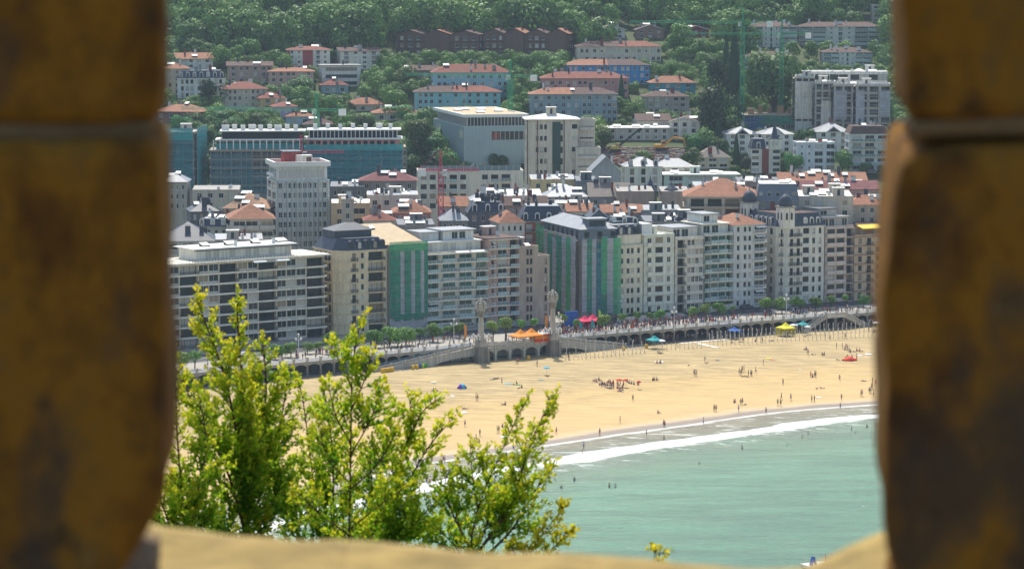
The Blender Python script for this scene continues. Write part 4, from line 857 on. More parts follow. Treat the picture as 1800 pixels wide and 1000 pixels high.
T('grey pitched roof just right of the red crane mast', 775, 822, 388, 862, 4, 11, W(.13, .14, .15), ('hip', 2.4, SLATEL, .4), dict(ch=2, chm=SLATE))
T('zinc-roofed block bristling with tall dark chimneys', 823, 892, 374, 884, 4, 14, W(.1, .11, .12), ('mans', 3.2, 2, SLATE, SLATEL, 3), dict(ch=11, chm=SLATE, sky=1))
T('white terrace building with arcaded attic right of the chimneyed block', 878, 922, 392, 868, 14, 12, W(.48, .46, .42), ('hip', 2.4, ORANGE, .5), dict(ch=2))
root, w, z, zf = T('brick chateau with a slate mansard and round white dormers', 914, 996, 389, 890, 4, 14, W(.26, .09, .07), ('mans', 4.6, 2.2, SLATE, SLATEL, 4, WHITE), dict(ch=4, chm=SLATE), pat='.d.d.d.', st=dict(bal={'d': 'iron'}, band=(.3, .3), slabm=STONE), name='chateau', cat='mansion')
T('yellowish low building with grey roof left of the grey gable', 934, 1012, 318, 985, 3, 13, W(.45, .36, .2), ('flat', .5, SLATEL), dict(sky=2, ch=4, ac=2))
T('white roof between the cream flats and the yellowish building', 895, 950, 345, 950, 3, 11, W(.5, .46, .4), LR, dict(ch=4))
T('broad grey zinc roof with a white skylight', 958, 1032, 346, 930, 3, 13, W(.3, .29, .27), ('hip', 2.6, SLATEL, .5), dict(sky=4, ch=2))
T('grey gabled building with teal ridge window below the rubble', 1038, 1092, 303, 1000, 3, 14, W(.3, .31, .31), ('gablef', 4, SLATEL, .4), dict(ch=1), pat='.w.')
T('dark slate-clad house with blue box dormer', 1014, 1050, 320, 975, 3, 12, W(.11, .13, .15), ('flat', .4, SLATE), dict(sky=2, hut=1))
T('long dark slate roof with a blue-grey dormer box', 1036, 1108, 346, 930, 3, 13, W(.22, .22, .22), ('gable', 3, mat('brown_slate', (.2, .17, .14), .8, .2, .5), .4), dict(ch=3, hut=1))
T('orange flat-pitched roof on a white wall right of the chateau', 997, 1044, 372, 895, 4, 12, W(.48, .45, .4), ('gable', 1.6, ORANGE, .4), dict(ch=3, sky=2))
T('long orange roof with white skylights behind the front row', 1058, 1130, 374, 905, 4, 11, W(.2, .22, .24), ('gable', 1.6, ORANGE, .4), dict(ch=2, sky=4))
T('dark slate house with a front gable behind the cream house', 1034, 1072, 386, 868, 4, 11, W(.09, .1, .12), ('gablef', 2.4, SLATE, .4), dict(ch=2))
T('slate block with grey dormers and one big white skylight', 1070, 1126, 398, 862, 5, 10, W(.08, .09, .11), ('mans', 2.6, 1.4, SLATE, SLATE, 3), dict(sky=2, ch=2))
T('bare brown party wall beside a dark spire', 1085, 1150, 338, 925, 2, 12, W(.26, .21, .17), ('flat', .3, CONC), dict(ch=2), pat=None, side=None)
root, w, z, zf = T('bare grey-brown gable wall with a pointed slate turret', 1163, 1212, 338, 932, 2, 11, W(.3, .25, .21), ('flat', .3, CONC), dict(ch=1), pat=None, side=None)
for i, (nm, x, yy, D_) in enumerate((('pointed slate turret roof rising from the bare brown wall', 1143, 337, 938), ('broad slate pyramid on the bare grey-brown wall', 1180, 341, 936))):
    p = at_Y(x, yy, D_); t_ = thing('turret', nm, 'turret', tuple(p)); h = 3.6+1.2*(i == 0); b = MB(SLATE); b.lathe([(2.6+i*.8, -.05), (1.2+i, h*.45), (.3, h*.85), (.04, h+.6)], n=8 if i == 0 else 4); b.build('spire', t_)
    b = MB(STONE); b.lathe([(2.2+i*.6, -24), (2.2+i*.6, 0)], n=8); b.build('shaft', t_); b = MB(RAILD); b.bar((0, 0, h), (0, 0, h+1.8), .05); b.build('finial', t_)
T('black roofs and terraces between the cream and white front houses', 1135, 1232, 393, 885, 4, 14, W(.14, .15, .16), ('flat', .6, SLATE), dict(ch=9, chm=SLATE, hut=2, ac=4, sky=2))
T('grey-green roof terraces behind the dark roofs', 1128, 1200, 372, 905, 4, 12, W(.2, .21, .21), Z, dict(ch=4, hut=1))
root, w, z, zf = T('brown-balconied apartments under a broad orange hipped roof', 1208, 1331, 345, 905, -3, 20, W(.46, .41, .34), ('hip', 3.6, ORANGE, 1.4), dict(sky=3, ch=2), pat='.L.L.L.L', side='.L.L', rows=4, st=dict(bal={'L': 'iron'}, bdep=1.4, band=(1.4, .2), darkf='L'))
T('blue-grey slate mansard block with tall dormers right of the orange roof', 1330, 1404, 352, 902, -3, 14, W(.2, .22, .24), ('mans', 5.2, .8, mat('blue_slate', (.13, .16, .19), .5, .15, .5), LIGHTROOF, 5, SLATEL), dict(sky=2))
T('white flat roofs with a black stair block, right of the blue-grey mansard', 1404, 1500, 347, 905, 0, 13, W(.4, .36, .31), ('flat', .4, LIGHTROOF), dict(hut=3, sky=3, ac=2))
T('long low row with orange roof and many white skylights', 1370, 1524, 318, 960, 1, 13, W(.28, .22, .19), ('gable', 1.8, ORANGE, .4), dict(sky=9, ch=5), pat='.w.w.w.w.w.w.w.')
T('red-roofed row behind the white flat roofs at the right', 1410, 1545, 333, 930, 1, 12, W(.33, .25, .22), ('gable', 1.8, tilem('maroon_tiles', (.2, .075, .07)), .4), dict(sky=5, ch=4))
T('dark low roofs with a parked white car court below the tower house', 1298, 1372, 322, 950, 1, 12, W(.2, .17, .16), ('flat', .4, SLATE), dict(sky=3, ch=3, ac=2))
T('stone building at the right edge with a small green dome', 1490, 1560, 360, 912, 1, 12, W(.36, .3, .24), ('hip', 2, ORANGE, .4), dict(ch=4, sky=1))
T('slate roofs with black box skylights above the pinkish block', 1420, 1498, 374, 915, 5, 9, W(.25, .25, .26), ('mans', 2, 1, SLATE, SLATEL), dict(sky=3, ch=3))
T('orange-roofed house above the yellow awning', 1496, 1560, 372, 918, 5, 10, W(.42, .38, .34), ('hip', 2.6, ORANGE, .5), dict(ch=3))
T('brown building with low grey roof below the excavator', 1222, 1300, 330, 965, 2, 12, W(.3, .27, .23), Z, dict(ch=3, sky=2))
T('small white house with a grey roof beside the chateau', 828, 900, 352, 930, 3, 12, W(.45, .43, .4), ('hip', 2.4, SLATEL, .5), dict(ch=4, sky=2))
T('dull red roof row behind the chimneyed block', 870, 962, 362, 915, 3, 11, W(.33, .25, .22), ('gable', 2, BROWNT, .4), dict(ch=5, sky=3))
T('grey roof with parapet between the chateau and the orange roof', 960, 1040, 362, 918, 3, 11, W(.36, .34, .3), Z, dict(ch=4, hut=1, sky=1))
# ------------------------------------------------------------------ the front row on the bay
def DB(px): # distance of the building line for a photo column
    k = (px-900)/F; a = ray(px, 590); k = a.x/a.y
    D0 = 807.0; X0 = -53.0; s = .70 if px < 572 else .55
    return (D0-s*X0)/(1-s*k)
def FR(name, lab, xl, xr, yt, off=0, dep=15, wall=None, rf=None, cl=None, yaw=None, **k):
    return BLD(name, lab, ap, xl, xr, yt, D=DB(xl)+off, yaw=yaw if yaw is not None else (35 if xl < 572 else 28.8), dep=dep, wall=wall, rf=rf or ('flat', .5, CONC), cl=cl if cl is not None else dict(ch=2, ac=2), zb=8.0, **k)
SL = W(.56, .53, .46)
root, w, z, zf = FR('apartment_block', 'long white apartment block with continuous balcony slabs, left end of the seafront', 190, 570, 474, dep=16, nf=8, wall=W(.5, .45, .36), pat='Lg g L g L g g L g g L g gg L'.replace(' ', ''), right='.g.g', rf=('flat', 0, CONC), cl={}, st=dict(band=(.9, .5), slabm=SL, bal={'L': 'iron'}, bdep=.9, darkf='L', bandtop=0), zt_=None)
b = MB(SL); b.poly([(-.8, -1.4), (w+1.4, -1.4), (w+1.4, 15), (-.8, 15)], z+.01, z+.45); b.build('roof_terrace_slab', root)
b = MB(RAILD); b.box(0, w, -1.3, -1.26, z+1.3, z+1.36); [b.box(i*.9, i*.9+.05, -1.31, -1.25, z+.45, z+1.3) for i in range(int(w/.9))]; b.build('terrace_railing', root)
penthouse(root, w*.42, w-9, 3, 13, z+.45, 3.1, W(.55, .54, .5), '', (1.2, LIGHTROOF)); 
b = MB(LIGHTROOF, SLATE); b.box(w*.4, w-7, 1.2, 1.5, z+3.2, z+3.5, SLATE); b.build('fascia', root)
for i in range(4): link(skylight_mesh(3.2 if i % 2 else 2.4, 2.0), 'skylight', root, (w*.5+i*8.2, 8, z+3.85))
for x in (w*.62, w*.8): link(chimney_mesh(.8, .7, 1.6, WHITE, DARKF), 'chimney', root, (x, 5, z+3.8))
for x in (w*.7, w*.76): link(cached(('awnbig',), lambda: awning_mesh(7.5, WHITE)), 'awning', root, (x, -1.5+.1, z+.0))
# cream corner building: bevelled left corner, mansard
root, w, z, zf = FR('apartment_block', 'cream corner building with a dark mansard and a blank rounded corner', 612, 680, 441, dep=16, nf=8, wall=W(.55, .47, .33), poly=[(0, 0), (1, 0), (1, 16), (-.28, 16), (-.28, 3)], pats=['.d.w.L.', None, None, '.dd.dd.', '.,.,.'], rf=('mans', 3.4, 1.8, SLATE, SLATE, 5, SLATE), cl=dict(ch=3, chm=SLATE), st=dict(bal={'d': 'iron', 'L': 'iron'}, darkf='dL', band=(.25, .3)))
b = MB(SLATE, SLATEL); b.poly([(-2, 5), (w*.8, 5), (w*.8, 13), (-2, 13)], z+3.41, z+5.4); b.loft([(-2.3, 4.7), (w*.8+.3, 4.7), (w*.8+.3, 13.3), (-2.3, 13.3)], z+5.4, [(w*.3, 8.5), (w*.5, 8.5), (w*.5, 9.5), (w*.3, 9.5)], z+7.4, SLATE); b.build('upper_roof', root)
# green scaffolding
root, w, z, zf = BLD('building_under_repair', 'narrow house wrapped in green striped netting beside the cream corner building', 'scaffolded building', 681, 748, 434, D=DB(681), yaw=28.8, dep=15, nf=8, wall=W(.4, .37, .32), pat='.w.w.w.', rf=('flat', 0, SANDROOF), cl=dict(), zb=8.0)
scaffold(root, (0, 0), (w, 0), 8.2, z+.4, 1.4, nets=[(0, .12, .16, 1.0, NDGREEN), (.12, .28, .2, .93, NMID), (.28, .38, .2, .93, NGREY), (.4, .56, .2, .93, NMID), (.56, .66, .2, .93, NGREY), (.66, .82, .2, .93, NMID), (.8, .9, .2, .93, NGREY), (.9, 1, .16, 1.0, NDGREEN), (0, 1, .93, 1.04, NGREEN), (.12, .9, .12, .2, NDGREEN), (0, 1, 0, .14, NGREY)])
b = MB(SANDROOF, PLANK); b.face([(-.5, .5, z+.5), (w+.5, .5, z+.5), (w+.5, 24, z+4.6), (-.5, 24, z+4.6)]); b.face([(-.5, .5, z+.4), (-.5, 24, z+.4), (-.5, 24, z+4.6), (-.5, .5, z+.5)]); b.face([(w+.5, .5, z+.4), (w+.5, .5, z+.5), (w+.5, 24, z+4.6), (w+.5, 24, z+.4)]); b.build('temporary_roof', root)
link(skylight_mesh(1.6, 1.4), 'skylight', root, (w*.3, 18, z+3.6))
def block(lab, xl, xr, yt, nf, pat, wall, st, rf=None, cl=None, **k):
    return FR('apartment_block', lab, xl, xr, yt, wall=wall, pat=pat, nf=nf, st=st, rf=rf, cl=cl, **k)
root, w, z, zf = block('broad glazed block with white slabs and two set-back white storeys', 750, 857, 447, 8, 'l.G.G.l', W(.46, .44, .38), dict(glass=GGLASS, band=(.9, .35), slabm=SL, bal={'l': 'glass', 'G': 'glass'}, awn=.04), cl={})
penthouse(root, 1, w-1, 2.5, 14, z, 3.0, W(.52, .52, .48), '', (.5, WHITE)); penthouse(root, 8, w-2, 5, 14, z+3.25, 2.8, W(.55, .55, .52), '', (.8, SLATEL), name='upper_penthouse'); penthouse(root, 1.2, 7, 6, 14, z+3.25, 2.4, W(.45, .47, .47), '', (.5, SLATEL), name='glazed_penthouse')
link(awning_mesh(4.5, WHITE), 'awning', root, (w*.55, -.9, z+.6)); link(awning_mesh(4.5, WHITE), 'awning', root, (w*.8, -.9, z+.6))
root, w, z, zf = block('pinkish brick and white block with glass balconies under a brown flat roof', 858, 911, 421, 9, '.d.G.l', W(.4, .27, .23), dict(band=(.7, .32), slabm=SL, bal={'d': 'white', 'l': 'glass', 'G': 'glass'}, awn=.05), rf=('eave', .5, BROWNT), cl=dict(hut=1, ch=2), dep=14)
root, w, z, zf = block('plain brown-grey stone building with a few small windows', 912, 946, 436, 8, ',.ww.', W(.33, .27, .22), dict(darkf='w'), dep=12, cl=dict(ch=1, hut=1, sky=1), poly=[(0, 0), (1, 0), (1, 10), (0, 10)], pats=[',.ww,', None, None, None])
FR('apartment_block', 'lower brown-grey stone wing with one column of windows beside the side street', 946, 966, 452, wall=W(.33, .27, .22), nf=7, pat=',w.', right='.w.', dep=9, cl=dict(ch=1), st=dict(darkf='w'))
# scaffolded corner building
root, w, z, zf = BLD('building_under_repair', 'corner building shrouded in grey and green striped netting', 'scaffolded building', 1020, 1085, 425, D=DB(1020), yaw=20, dep=34, nf=8, wall=W(.3, .28, .26), pat='.w.w.w.', left='.w.w.w.w.', rf=('flat', .0, SLATEL), cl={}, zb=8.0)
SB = mat('blue_slate', (.13, .16, .19), .5, .15, .5)
b = MB(SB, GLASS, WHITE); b.poly([(.4, .4), (w-.4, .4), (w-.4, 33), (.4, 33)], z+.02, z+3.6)
for i in range(3): b.box(1.5+i*4.2, 3+i*4.2, .3, .39, z+.6, z+2.8, GLASS)
for i in range(7): b.box(.3, .39, 3+i*4, 4.4+i*4, z+.8, z+2.9, GLASS)
b.build('attic', root); b = MB(SLATEL); b.loft([(-.2, -.2), (w+.2, -.2), (w+.2, 34), (-.2, 34)], z+3.62, [(w*.45, 6), (w*.55, 6), (w*.55, 28), (w*.45, 28)], z+6.4); b.build('roof_slope', root)
b = MB(SB, GLASS, SLATEL); b.poly([(3, 1.5), (w-3, 1.5), (w-3, 6), (3, 6)], z+3.65, z+6.4); b.box(3.5, w-3.5, 1.4, 1.49, z+4.4, z+6, GLASS); b.poly([(2.6, 1.1), (w-2.6, 1.1), (w-2.6, 6.4), (2.6, 6.4)], z+6.41, z+6.7, SLATEL); b.build('roof_lantern', root)
scaffold(root, (0, 0), (w, 0), 8.2, z+.4, 1.4, nets=[(0, .13, .08, 1.02, NGREY), (.13, .27, .08, 1.02, NMID), (.27, .38, .05, 1.02, NGREY), (.38, .52, .05, .98, NTEALD), (.52, .68, .3, 1.04, NGREEN), (.52, .68, .05, .3, NDGREEN), (.68, .84, .06, 1.02, NGREY), (.84, 1.06, .05, 1.02, NGREEN)])
scaffold(root, (0, 34), (0, 0), 8.2, z+.4, 1.4, nets=[(.06, .2, .1, 1.08, NGREEN), (.2, .3, .1, 1.0, NGREY), (.3, .42, .05, 1.02, NMID), (.42, .52, .05, .98, NGREY), (.52, .66, .05, 1.02, NMID), (.66, .76, .05, 1.02, NGREY), (.76, .88, .05, 1.02, NGREEN), (.88, 1, .05, 1.02, NGREY), (0, .1, .3, 1.12, NGREEN)])
CW = W(.58, .53, .42)
root, w, z, zf = block('cream stone house with black dormered attic, right of the netted corner', 1086, 1130, 433, 7, '.w.ww.w.', CW, dict(bal={'d': 'solid'}, band=(.15, .25)), cl={}, rf=('flat', .3, CONC))
b = MB(CW, SLATE); b.poly([(.2, .8), (w-.2, .8), (w-.2, 14), (.2, 14)], z+.31, z+3.3); b.build('set_back_wall', root)
b = MB(SLATE, SLATEL); b.loft([(0, .5), (w, .5), (w, 14.5), (0, 14.5)], z+3.32, [(0, 2.6), (w, 2.6), (w, 13), (0, 13)], z+6.2); b.face([(0, 2.6, z+6.2), (w, 2.6, z+6.2), (w, 13, z+6.2), (0, 13, z+6.2)], SLATEL); b.build('attic_roof', root)
for i in range(3): link(cached(('dorm', 2.6, SLATE.name), lambda: dormer_mesh(2.6, 1, SLATE)), 'dormer', root, (w*(i+.5)/3, .6, z+3.4))
link(skylight_mesh(3.2, 2.0), 'skylight', root, (w*.5, 8, z+6.4))
root, w, z, zf = block('cream-white house with small balconies, a glazed middle bay and arched ground doors', 1132, 1185, 415, 8, ['.a.a.a.']+['.d.g.w.'], W(.6, .57, .49), dict(bal={'d': 'solid'}, band=(.3, .3), slabm=W(.6, .57, .49)), rf=('flat', .4, LIGHTROOF), cl=dict(hut=1))
b = MB(WHITE); b.poly([(w*.1, 3), (w*.45, 3), (w*.45, 10), (w*.1, 10)], z+.02, z+3.4); b.build('roof_room', root)
root, w, z, zf = block('white-framed building with gridded windows and dark balconies', 1187, 1236, 420, 8, '.l.pppp', W(.55, .52, .45), dict(bal={'l': 'iron'}, band=(.4, .35), slabm=SL, darkf='l', awn=.05), cl={})
penthouse(root, .5, w-.5, 2.5, 13, z, 3.0, W(.5, .49, .45), '', (.3, SLATEL))
root, w, z, zf = block('green-glazed apartment building with thin white slabs', 1238, 1288, 413, 8, 'lGGl', W(.45, .46, .43), dict(glass=GGLASS, band=(.8, .25), slabm=SL, bal={'l': 'glass', 'G': 'glass'}), cl={})
penthouse(root, .5, w-.5, 2, 13, z, 3.0, W(.5, .52, .5), '', (.7, SL)); penthouse(root, 2, w-3, 4, 13, z+3.25, 2.6, W(.5, .52, .5), '', (.5, SLATEL), name='upper_penthouse')
root, w, z, zf = block('pale grey-white building with a corner stack of white balconies', 1290, 1344, 396, 9, '.w.ww.G', W(.47, .48, .48), dict(bal={'G': 'white'}, band=(.2, .2), slabm=SL, awn=.03), cl=dict(ch=2), rf=('hip', 3, ORANGE, .5), right='.G.')
# the domed corner building
root, w, z, zf = FR('apartment_block', 'grand white corner building with two dark domed turrets', 1384, 1449, 399, dep=22, nf=8, wall=W(.52, .51, .46), poly=[(0, 0), (1, 0), (1, 22), (-.18, 22), (-.18, 2.5)], pats=['.d.d.g.w.w.', None, None, '.w.w.ww.w.', ',d,'], rf=('mans', 4.0, 1.5, SLATE, BROWNT, 0), cl=dict(ch=3, chm=REDB), st=dict(bal={'d': 'iron'}, darkf='wd', band=(.15, .25)))
for i in range(3): link(cached(('dorm', 3.8, WHITE.name), lambda: dormer_mesh(3.8, 1, WHITE)), 'dormer', root, (w*(.5+.17*i), .15, z+.2))
for i in range(5): link(cached(('dorm', 3.0, WHITE.name), lambda: dormer_mesh(3.0, 1, WHITE)), 'dormer', root, (-w*.18-.1, 6+2.6*i, z+.2), -pi/2)
def dome_turret():
    b = MB(W(.55, .53, .47), SHADE, STONE); b.box(-2.1, 2.1, -2.1, 2.1, -.2, 6.2)
    for sx in (-.9, .9):
        for a in range(2):
            q = [(-.35, 2.4), (.35, 2.4), (.35, 4.4), (0, 4.8), (-.35, 4.4)]
            if a == 0: b.xz([(x+sx, zz) for x, zz in q], -2.14, -2.103, SHADE)
            else: b.face([(-2.13, -(x+sx), zz) for x, zz in q], SHADE)
    b.box(-2.4, 2.4, -2.4, 2.4, 6.2, 6.6, STONE); return b.mesh('turret')
tm = dome_turret(); dm = MB(SLATE); dm.lathe([(2.1, 0), (2.25, .7), (2.2, 1.5), (1.8, 2.5), (1.1, 3.3), (.3, 3.75), (.08, 4.0), (.05, 5.2)], n=14); dm = dm.mesh('dome', True)
for (x, y) in ((w*.02, 1.5), (-w*.18+1.9, 20.5)):
    t_ = link(tm, 'turret', root, (x, y, z-.2)); link(dm, 'dome', t_, (0, 0, 6.6))
root, w, z, zf = block('pinkish-grey block with wide dark windows right of the domed building', 1451, 1500, 401, 8, '.G.G.l', W(.42, .34, .3), dict(bal={'l': 'iron', 'G': 'solid'}, band=(.5, .3), slabm=W(.46, .39, .35), darkf='Gl'), cl={})
penthouse(root, .5, w-.5, 2.5, 13, z, 3.0, W(.36, .34, .32), '', (.6, SLATEL)); penthouse(root, 1, w-3, 5, 13, z+3.25, 2.2, W(.36, .34, .32), '', (.4, SLATE), name='upper_penthouse')
root, w, z, zf = block('brown and cream building with a yellow awning beside the right stone jamb', 1502, 1580, 416, 7, '.w.d.w.d.w', W(.4, .31, .22), dict(bal={'d': 'iron'}, band=(.4, .3), slabm=W(.24, .15, .11), darkf='wd'), cl={})
penthouse(root, .5, w-.5, 2.5, 13, z, 3.0, W(.28, .14, .1), '', (.4, BROWNT))
YEL = mat('yellow_canvas', (.75, .5, .04), .8, .1); aw = MB(YEL); aw.face([(0, -1.6, 2.6), (8.5, -1.6, 2.6), (8.5, 2.4, 3.4), (0, 2.4, 3.4)]); aw.box(0, 8.5, -1.62, -1.58, 2.3, 2.6); aw.build('yellow_awning', root).location = (2, 0, z)
# ------------------------------------------------------------------ sea wall, arcade, ramps, columns
PALE = mat('pale_limestone', (.5, .46, .38), .85, .2, .8, .35); PALED = mat('weathered_limestone', (.3, .27, .22), .9, .25, .9, .4)
def frame_at(X, off=0):
    p = line_pt(X, off); s = (rail_y(X+.01)-rail_y(X-.01))/.02; return p, atan2(s, 1)
T0, T1 = -10.6, 9.6                            # the terrace between the two columns
sw = thing('sea_wall', 'long pale arcaded sea wall with dark openings between its pillars above the sand', 'sea wall', tuple(line_pt(-150)), 0)
O_ = Vector(sw.location)
PW = 4.15
def spandrel(wd):
    b = MB(PALE); n_ = 8; hw = wd/2; pts = [(-hw, 3.75), (-hw, 2.7)]+[(-hw+.2+(wd-.4)*i/n_, 2.75+.62*sin(pi*i/n_)**.7) for i in range(n_+1)]+[(hw, 2.7), (hw, 3.75)]
    for (a, c) in zip(pts[1:-2], pts[2:-1]): b.face([(a[0], 0, a[1]), (c[0], 0, c[1]), (c[0], 0, 3.75), (a[0], 0, 3.75)]); b.face([(a[0], .4, a[1]), (c[0], .4, c[1]), (c[0], 0, c[1]), (a[0], 0, a[1])])
    b.box(-hw, hw, -.25, .3, 3.752, 4.0); return b.mesh('arch')
def rail_panel(wd, m=RAILW):
    b = MB(m, PALE); b.box(-wd/2, wd/2, -.05, .05, .92, 1.02); b.box(-wd/2, wd/2, -.04, .04, .1, .16)
    n_ = int(wd/.3)
    for i in range(n_): x = -wd/2+wd*(i+.5)/n_; b.box(x-.05, x+.05, -.03, .03, .16, .92)
    b.box(-wd/2, wd/2, -.02, .02, .4, .62); return b.mesh('railing_panel')
pil = MB(PALED, PALE); pil.box(-.22, .22, -.25, .3, -.8, 3.74); pil.box(-.4, .4, -.33, .5, 3.4, 3.74, PALE); pil.box(-.28, .28, -.3, .3, 4.0, 5.15, PALE); pil.box(-.34, .34, -.36, .36, 5.153, 5.3, PALE); pil = pil.mesh('pillar')
rl = thing('railing', 'white iron railing along the top of the promenade', 'railing', tuple(line_pt(-150)), 0)
X = -150
while X < 188:
    dx = PW*.82; mid = X+dx/2; (p, a) = frame_at(X); (pm, am) = frame_at(mid); wd = hypot(dx, rail_y(X+dx)-rail_y(X))
    if not (T0-1 < mid < T1):
        ms = cached(('span', round(wd, 1)), lambda: spandrel(round(wd, 1)+.02)); mr_ = cached(('rail', round(wd, 1)), lambda: rail_panel(round(wd, 1)-.5))
        link(pil, 'pillar', sw, (p.x-O_.x, p.y-O_.y, 4.0), a); link(ms, 'arch', sw, (pm.x-O_.x, pm.y-O_.y, 4.0), am); link(mr_, 'railing_panel', rl, (pm.x-O_.x, pm.y-O_.y, 8.0), am)
    X += dx
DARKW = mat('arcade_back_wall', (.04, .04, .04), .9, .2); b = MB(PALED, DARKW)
n_ = 90
for i in range(n_):
    p, q = line_pt(XL+(XR-XL)*i/n_, -6), line_pt(XL+(XR-XL)*(i+1)/n_, -6); P_, Q_ = line_pt(XL+(XR-XL)*i/n_, .2), line_pt(XL+(XR-XL)*(i+1)/n_, .2)
    p, q, P_, Q_ = [v-O_ for v in (p, q, P_, Q_)]
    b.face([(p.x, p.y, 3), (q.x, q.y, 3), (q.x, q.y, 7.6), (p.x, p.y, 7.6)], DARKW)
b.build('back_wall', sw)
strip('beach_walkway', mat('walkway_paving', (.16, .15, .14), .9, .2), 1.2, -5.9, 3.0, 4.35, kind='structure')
# openings seen in the back wall of the arcade
DOORM = mat('blue_grey_door', (.04, .055, .07), .6, .3, rnd=.6)
dmh = MB(DOORM); dmh.box(-1.1, 1.1, 0, .08, 0, 2.4); dmh = dmh.mesh('changing_room_door')
for i in range(90):
    X = -146+i*3.7; p, a = frame_at(X, -5.85); link(dmh, 'changing_room_door', sw, (p.x-O_.x, p.y-O_.y, 4.4), a)
# terrace between the columns
pA, aA = frame_at(T0, 3.4); ter = thing('terrace', 'arched stone terrace with white parapet between the two sculpted columns', 'terrace', (pA.x, pA.y, 0), aA)
pB, _ = frame_at(T1, 3.4); TL = (pB-pA).length; nb = 5
b = MB(PALE); b.box(0, TL, -.02, 4.6, 7.6, 8.02); b.box(-.2, TL+.2, -.25, .2, 7.3, 8.1); b.build('deck', ter)
for i in range(nb):
    wd = TL/nb; mb = MB(PALE); n2 = 12; hw = wd/2-.45; base = 5.5; pts = [(-hw+2*hw*k/n2, base+1.35*sqrt(max(0, 1-((k/n2)*2-1)**2))) for k in range(n2+1)]
    mb.box(-wd/2+.01, -hw, 0, .8, 3.5, 7.29); mb.box(hw, wd/2-.01, 0, .8, 3.5, 7.29)
    for a, c in zip(pts, pts[1:]): mb.face([(a[0], 0, a[1]), (c[0], 0, c[1]), (c[0], 0, 7.29), (a[0], 0, 7.29)]); mb.face([(a[0], .8, a[1]), (c[0], .8, c[1]), (c[0], 0, c[1]), (a[0], 0, a[1])])
    mb.box(-wd/2-.35, -wd/2+.35, -.25, -.003, 3.5, 7.28); mb.build('arch', ter).location = ((i+.5)*wd, 0, 0)
    mb = MB(PALE); mb.box(-wd/2+.3, wd/2-.3, -.1, .1, 8.1, 8.35); mb.box(-wd/2+.3, wd/2-.3, -.1, .1, 8.9, 9.05)
    for k in range(14): x = -wd/2+.45+(wd-.9)*k/13; mb.box(x-.08, x+.08, -.07, .07, 8.35, 8.9)
    mb.box(-wd/2-.28, -wd/2+.28, -.2, .2, 8.1, 9.3); mb.build('balustrade', ter).location = ((i+.5)*wd, 0, 0)
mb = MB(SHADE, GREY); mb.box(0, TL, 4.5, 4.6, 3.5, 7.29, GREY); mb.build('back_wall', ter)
# ramps
def ramp(X0, X1, lab, sgn):
    p0, a0 = frame_at(X0, 3.0); p1, _ = frame_at(X1, 3.0); L = (p1-p0).length; ang = atan2(p1.y-p0.y, p1.x-p0.x)
    r = thing('ramp', lab, 'ramp', (p0.x, p0.y, 0), ang if sgn > 0 else ang+pi)
    def X_(s): return s*sgn
    def top(s): return 8.0-(8.0-4.15)*s/L
    b = MB(PALE); ys = (0, 3.2); n_ = 24; arcL = L*.42
    for i in range(n_):
        s0, s1 = L*i/n_, L*(i+1)/n_
        def bot(s): return min(top(s)-.45, 3.8+1.9*sqrt(max(0, 1-(s/arcL)**2))) if s < arcL else 3.2
        a_, b_ = X_(s0), X_(s1)
        q = [(a_, 0, bot(s0)), (b_, 0, bot(s1)), (b_, 0, top(s1)), (a_, 0, top(s0))]; b.face(q if sgn > 0 else q[::-1])
        q = [(a_, 0, top(s0)), (b_, 0, top(s1)), (b_, 3.2, top(s1)), (a_, 3.2, top(s0))]; b.face(q if sgn > 0 else q[::-1])
        if s1 <= arcL+.5: b.face([(a_, 0, bot(s0)), (b_, 0, bot(s1)), (b_, 3.2, bot(s1)), (a_, 3.2, bot(s0))])
        b.face([(a_, 3.2, 3.4), (b_, 3.2, 3.4), (b_, 3.2, top(s1)), (a_, 3.2, top(s0))])
    b.build('ramp_body', r)
    for y in (0.1, 3.1):
        c = MB(PALE if y < 1 else mat('blue_grey_iron', (.2, .3, .34), .5, .1)); n2 = int(L/.45)
        c.bar((X_(.2), y, top(.2)+1), (X_(L), y, top(L)+1), .1); c.bar((X_(.2), y, top(.2)+.12), (X_(L), y, top(L)+.12), .12)
        for i in range(n2): s = L*(i+.5)/n2; c.box(X_(s)-.09, X_(s)+.09, y-.06, y+.06, top(s)+.1, top(s)+.95)
        for i in range(8): s = L*i/7.2+.2; c.box(X_(s)-.22, X_(s)+.22, y-.2, y+.2, top(s)-.1, top(s)+1.2)
        c.build('balustrade', r)
ramp(T0-.8, -39, 'long stone ramp falling to the left of the sculpted columns', -1); ramp(T1+.9, 31.5, 'long stone ramp falling to the right of the sculpted columns', 1)
